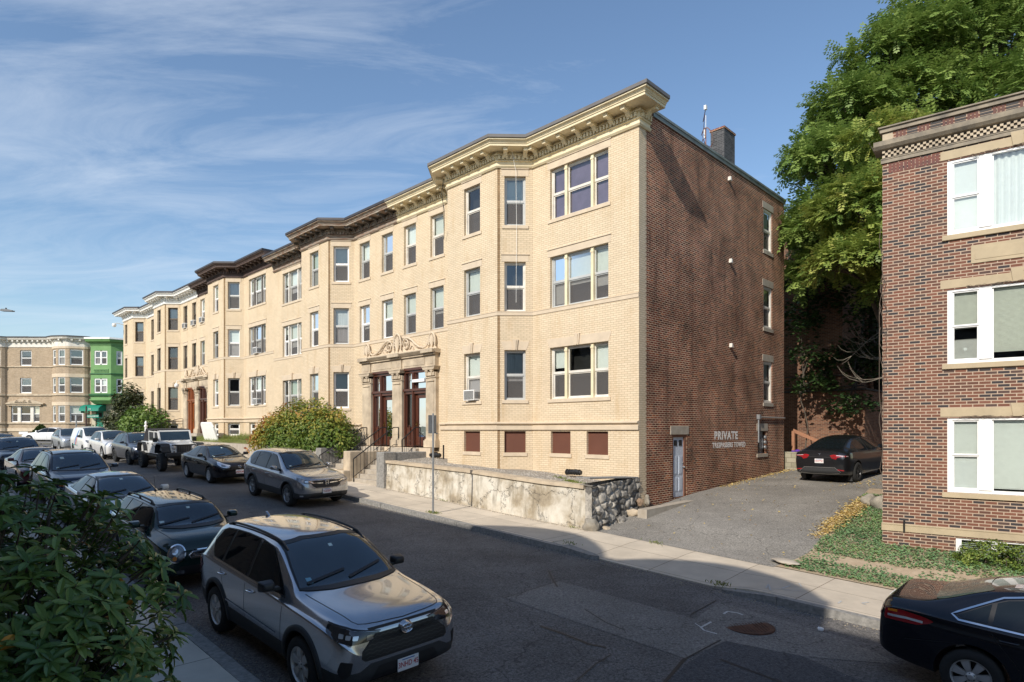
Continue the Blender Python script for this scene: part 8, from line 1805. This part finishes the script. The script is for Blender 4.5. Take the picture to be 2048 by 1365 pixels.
# dark navy saloon at the right edge, tail towards the left
col_ = paint('navy_black_paint', (.006, .007, .011), .15, .22)
c = build_car('parked_car', 'sedan', 4.80, 1.82, 1.47, 2.78, .96, .33, col_, 'black saloon cut by the right edge, red tail light and chrome window line', subs=3, rim=pm('wheel_cover', (.50, .50, .50), .4, .5, var=.05), spokes=7, style='fan', mirrors=col_)
Lh = 2.4
for sd in (-1, 1):
    m1 = ('diag', -(Lh-.14), .64, 180-40)
    tl = patch(c, side_poly(c, [(4.70, .93), (4.50, .955), (4.24, .93), (4.14, .90), (4.20, .86), (4.32, .815), (4.70, .80)]), 'side', sd, .010, 'tail_light', M['red'], .05, .02)
    strip(c, [(4.66, .855), (4.45, .87), (4.26, .865)], .028, 'side', sd, .016, 'tail_light_lens', M['lens'], tl); strip(c, [(4.66, .92), (4.55, .93)], .03, 'side', sd, .016, 'indicator', M['amber'], tl)
    patch(c, [(sd*.50, .84), (sd*.78, .83), (sd*.78, .92), (sd*.56, .93)], 'rear', 1, .010, 'tail_light', M['red'], .05, .02)
    w_ = WIN['sedan']; loop = [(1.50, .945), (1.80, 1.13), (2.16, 1.315), (2.36, 1.375), (2.72, 1.39), (3.12, 1.375), (3.50, 1.285), (3.98, 1.02), (3.90, .975), (2.7, .955), (1.50, .945)]
    strip(c, [(x, z*c.fz) for x, z in loop], .018, 'side', sd, .009, 'window_chrome', M['chrome'])
side_lines(c, 'sedan', .30); handles(c, ((2.45, .83), (3.40, .86)), col_)
for sd in (-1, 1): strip(c, [(3.62, .68), (3.95, .70), (4.25, .64), (4.45, .60)], .006, 'side', sd, .002, 'panel_gap', M['grille'])
[ch.data.materials.__setitem__(0, M['tintglass']) for ch in c.root.children if ch.name.startswith('rear_window')]
top_strip(c, [(c.X(4.2), -.60), (c.X(4.6), -.60), (c.X(4.70), -.5), (c.X(4.70), .5), (c.X(4.6), .60), (c.X(4.2), .60)], .010)
patch(c, [(-.36, .98), (.36, .98), (.36, .80), (-.36, .80)], 'rear', 1, .004, 'plate_recess', M['grille'], .06, .03); plate(c, 0, .87, '74K C12', rear=True)
m = []
for sd in (-1, 1): top_strip(c, [(c.X(3.42), sd*.30), (c.X(2.6), sd*.32)], .16, 'pale_roof_strip', M['lens'], .004)  # two pale strips laid on the roof
place(c, -8.9-(4.8-.96-2.78)+0-(2.4-1.06)+1.06, 6.5-.91)
# ---------------------------------------------------------------- white off-road vehicle with a black soft top
def jeep():
    wt = paint('white_body_paint', (.72, .72, .70), .0, .4, .02); r_ = empty('off_road_vehicle'); tag(r_, 'white four-door off-road vehicle with black soft top, flares and big tyres', 'off-road vehicle')
    b = MB(); w_ = .79
    b.prism([(-2.05, .62), (.62, .62), (.75, .70), (.75, 1.22), (-2.05, 1.20)], -w_, w_, 'y'); b.build('body', wt, r_, bevel=.03)
    b = MB(); vs = []
    for x, hw_, z0, z1 in ((.72, .76, .80, 1.24), (1.3, .66, .80, 1.20), (1.80, .56, .80, 1.12)): vs += [(x, -hw_, z0), (x, hw_, z0), (x, hw_, z1-.06), (x, hw_*.8, z1), (x, -hw_*.8, z1), (x, -hw_, z1-.06)]
    fs = [(i*6+j, i*6+(j+1) % 6, (i+1)*6+(j+1) % 6, (i+1)*6+j) for i in range(2) for j in range(6)]+[tuple(range(6)), tuple(range(12, 18))]; b.mesh(vs, fs); b.build('hood', wt, r_, bevel=.02)
    b = MB(); b.prism([(-.57, .70), (.57, .70), (.60, 1.0), (.54, 1.14), (-.54, 1.14), (-.60, 1.0)], 1.79, 1.88, 'x'); b.build('grille', wt, r_, bevel=.015)
    b = MB(); b.box((1.875, -.33, .74), (1.884, .33, 1.08)); b.build('grille_insert', M['black'], r_)
    b = MB()
    for i in range(7): y = -.30+i*.10; b.box((1.875, y-.028, .76), (1.89, y+.028, 1.06))
    b.build('grille_slots', pm('slot_grey', (.05, .05, .055), .5, var=0), r_)
    for sd in (-1, 1):
        b = MB(); b.lathe([(0, .02), (.08, .015), (.095, 0), (.095, -.03)], 20, 0, Matrix.Translation((1.885, sd*.44, .98)) @ Matrix.Rotation(R(90), 4, 'Y')); b.build('headlight', M['lens'], r_, smooth=40)
        b = MB(); b.lathe([(0, .02), (.04, .01), (.04, -.03)], 14, 0, Matrix.Translation((1.885, sd*.44, .79)) @ Matrix.Rotation(R(90), 4, 'Y')); b.build('indicator', M['lamp'], r_, smooth=40)
        for xa, nm in ((1.32, 0), (-1.60, 1)):
            b = MB(); p = [(xa-.60, .74), (xa-.52, 1.02), (xa-.34, 1.17), (xa+.30, 1.17), (xa+.50, 1.04), (xa+.58, .78)]; q = [(x*.0+x-(x-xa)*.07, z-.05) for x, z in p]
            y0, y1 = sd*(.56 if nm == 0 else .74), sd*.96; b.prism(p+q[::-1], y0, y1, 'y'); b.build('fender_flare', M['clad'], r_, bevel=.015)
        b = MB(); b.box((-.98, sd*.80, .70), (-.965, sd*.805, 1.2)); b.box((-.10, sd*.80, .66), (-.085, sd*.805, 1.2)); b.box((.70, sd*.795, .66), (.712, sd*.80, 1.2)); b.build('panel_gap', M['grille'], r_)
        b = MB(); b.box((-.25, sd*.79, 1.08), (-.10, sd*.83, 1.12)); b.box((-.98+.05, sd*.79, 1.08), (-.80, sd*.83, 1.12)); b.box((.72, sd*.79, .98), (.78, sd*.82, 1.03)); b.box((.72, sd*.79, 1.14), (.78, sd*.82, 1.18)); b.build('door_handle', M['black'], r_)
        # upper doors: white frames, dark glass
        for (x0, x1, xt) in ((-.08, .66, .47), (-.98, -.12, -.12)):
            b = MB(); fr = .06; o_ = [(x0, 1.2), (x1, 1.2), (xt, 1.72), (x0, 1.74)]; i_ = [(x0+fr, 1.25), (x1-fr*1.1, 1.25), (xt-fr, 1.67), (x0+fr, 1.68)]
            for k in range(4): k2 = (k+1) % 4; b.prism([o_[k], o_[k2], i_[k2], i_[k]], sd*.70, sd*.735, 'y', 0)
            b.build('door_frame', wt, r_); b = MB(); b.face([(x, sd*.715, z) for x, z in i_]); b.build('side_window', M['cglass'], r_)
        b = MB(); b.box((.56, sd*.80, 1.22), (.64, sd*.98, 1.42)); b.box((.58, sd*.72, 1.26), (.62, sd*.82, 1.30)); b.build('mirror', M['black'], r_, bevel=.03)
    b = MB(); b.prism([(.70, 1.22), (.76, 1.22), (.50, 1.76), (.44, 1.76)], -.735, -.66, 'y'); b.prism([(.70, 1.22), (.76, 1.22), (.50, 1.76), (.44, 1.76)], .66, .735, 'y'); b.prism([(.46, 1.69), (.52, 1.70), (.49, 1.77), (.43, 1.77)], -.66, .66, 'y'); b.prism([(.70, 1.22), (.77, 1.22), (.73, 1.29), (.68, 1.28)], -.66, .66, 'y'); b.build('windshield_frame', wt, r_, bevel=.01)
    b = MB(); b.face([(.725, -.67, 1.26), (.725, .67, 1.26), (.50, .67, 1.71), (.50, -.67, 1.71)]); b.build('windshield', M['wsglass'], r_)
    b = MB(); b.prism([(.46, 1.77), (.40, 1.82), (-1.6, 1.82), (-2.02, 1.24), (-2.02, 1.20), (-.99, 1.20), (-.99, 1.76)], -.70, .70, 'y'); b.box((-1.0, -.70, 1.745), (.46, .70, 1.80)); b.build('soft_top', pm('soft_top_fabric', (.022, .020, .022), .9, var=.15, scale=12), r_, bevel=.03)
    b = MB(); b.box((1.95, -.85, .58), (2.12, .85, .76)); b.box((1.7, -.35, .55), (1.97, -.22, .7)); b.box((1.7, .22, .55), (1.97, .35, .7)); b.build('front_bumper', M['clad'], r_, bevel=.03)
    b = MB(); b.box((-2.18, -.8, .58), (-2.05, .8, .74)); b.box((-2.05, -.5, .45), (1.75, .5, .64)); b.box((-.9, -.83, .52), (.6, .83, .60)); b.build('chassis', M['black'], r_)
    b = MB()
    for k in (-.5, .1): b.tube([(.80, k, 1.22), (.74, k+.35, 1.33)], .008, 5)
    b.build('wiper', M['black'], r_); b = MB(); b.prism([(-.56, 1.05), (.56, 1.05), (.50, 1.12), (-.50, 1.12)], 1.87, 1.89, 'x'); b.build('grille_visor', M['black'], r_)
    b = MB(); [b.lathe([(0, .03), (.06, .02), (.07, -.02)], 14, 0, Matrix.Translation((2.13, sd*.52, .67)) @ Matrix.Rotation(R(90), 4, 'Y')) for sd in (1,)]; b.build('fog_lamp', M['lens'], r_)
    for a in (1.34, -1.62):
        for sd in (-1, 1): make_wheel(r_, a, sd*.82, sd, .42, .28, M['alloyd'], 8, 'std', Rr=.235)
    c = Car(); c.root = r_; return c
c = jeep()
for ch in c.root.children:
    if not ch.name.startswith('wheel'): ch.location.z = .14
place(c, 22.05+1.34, 6.72-.96)
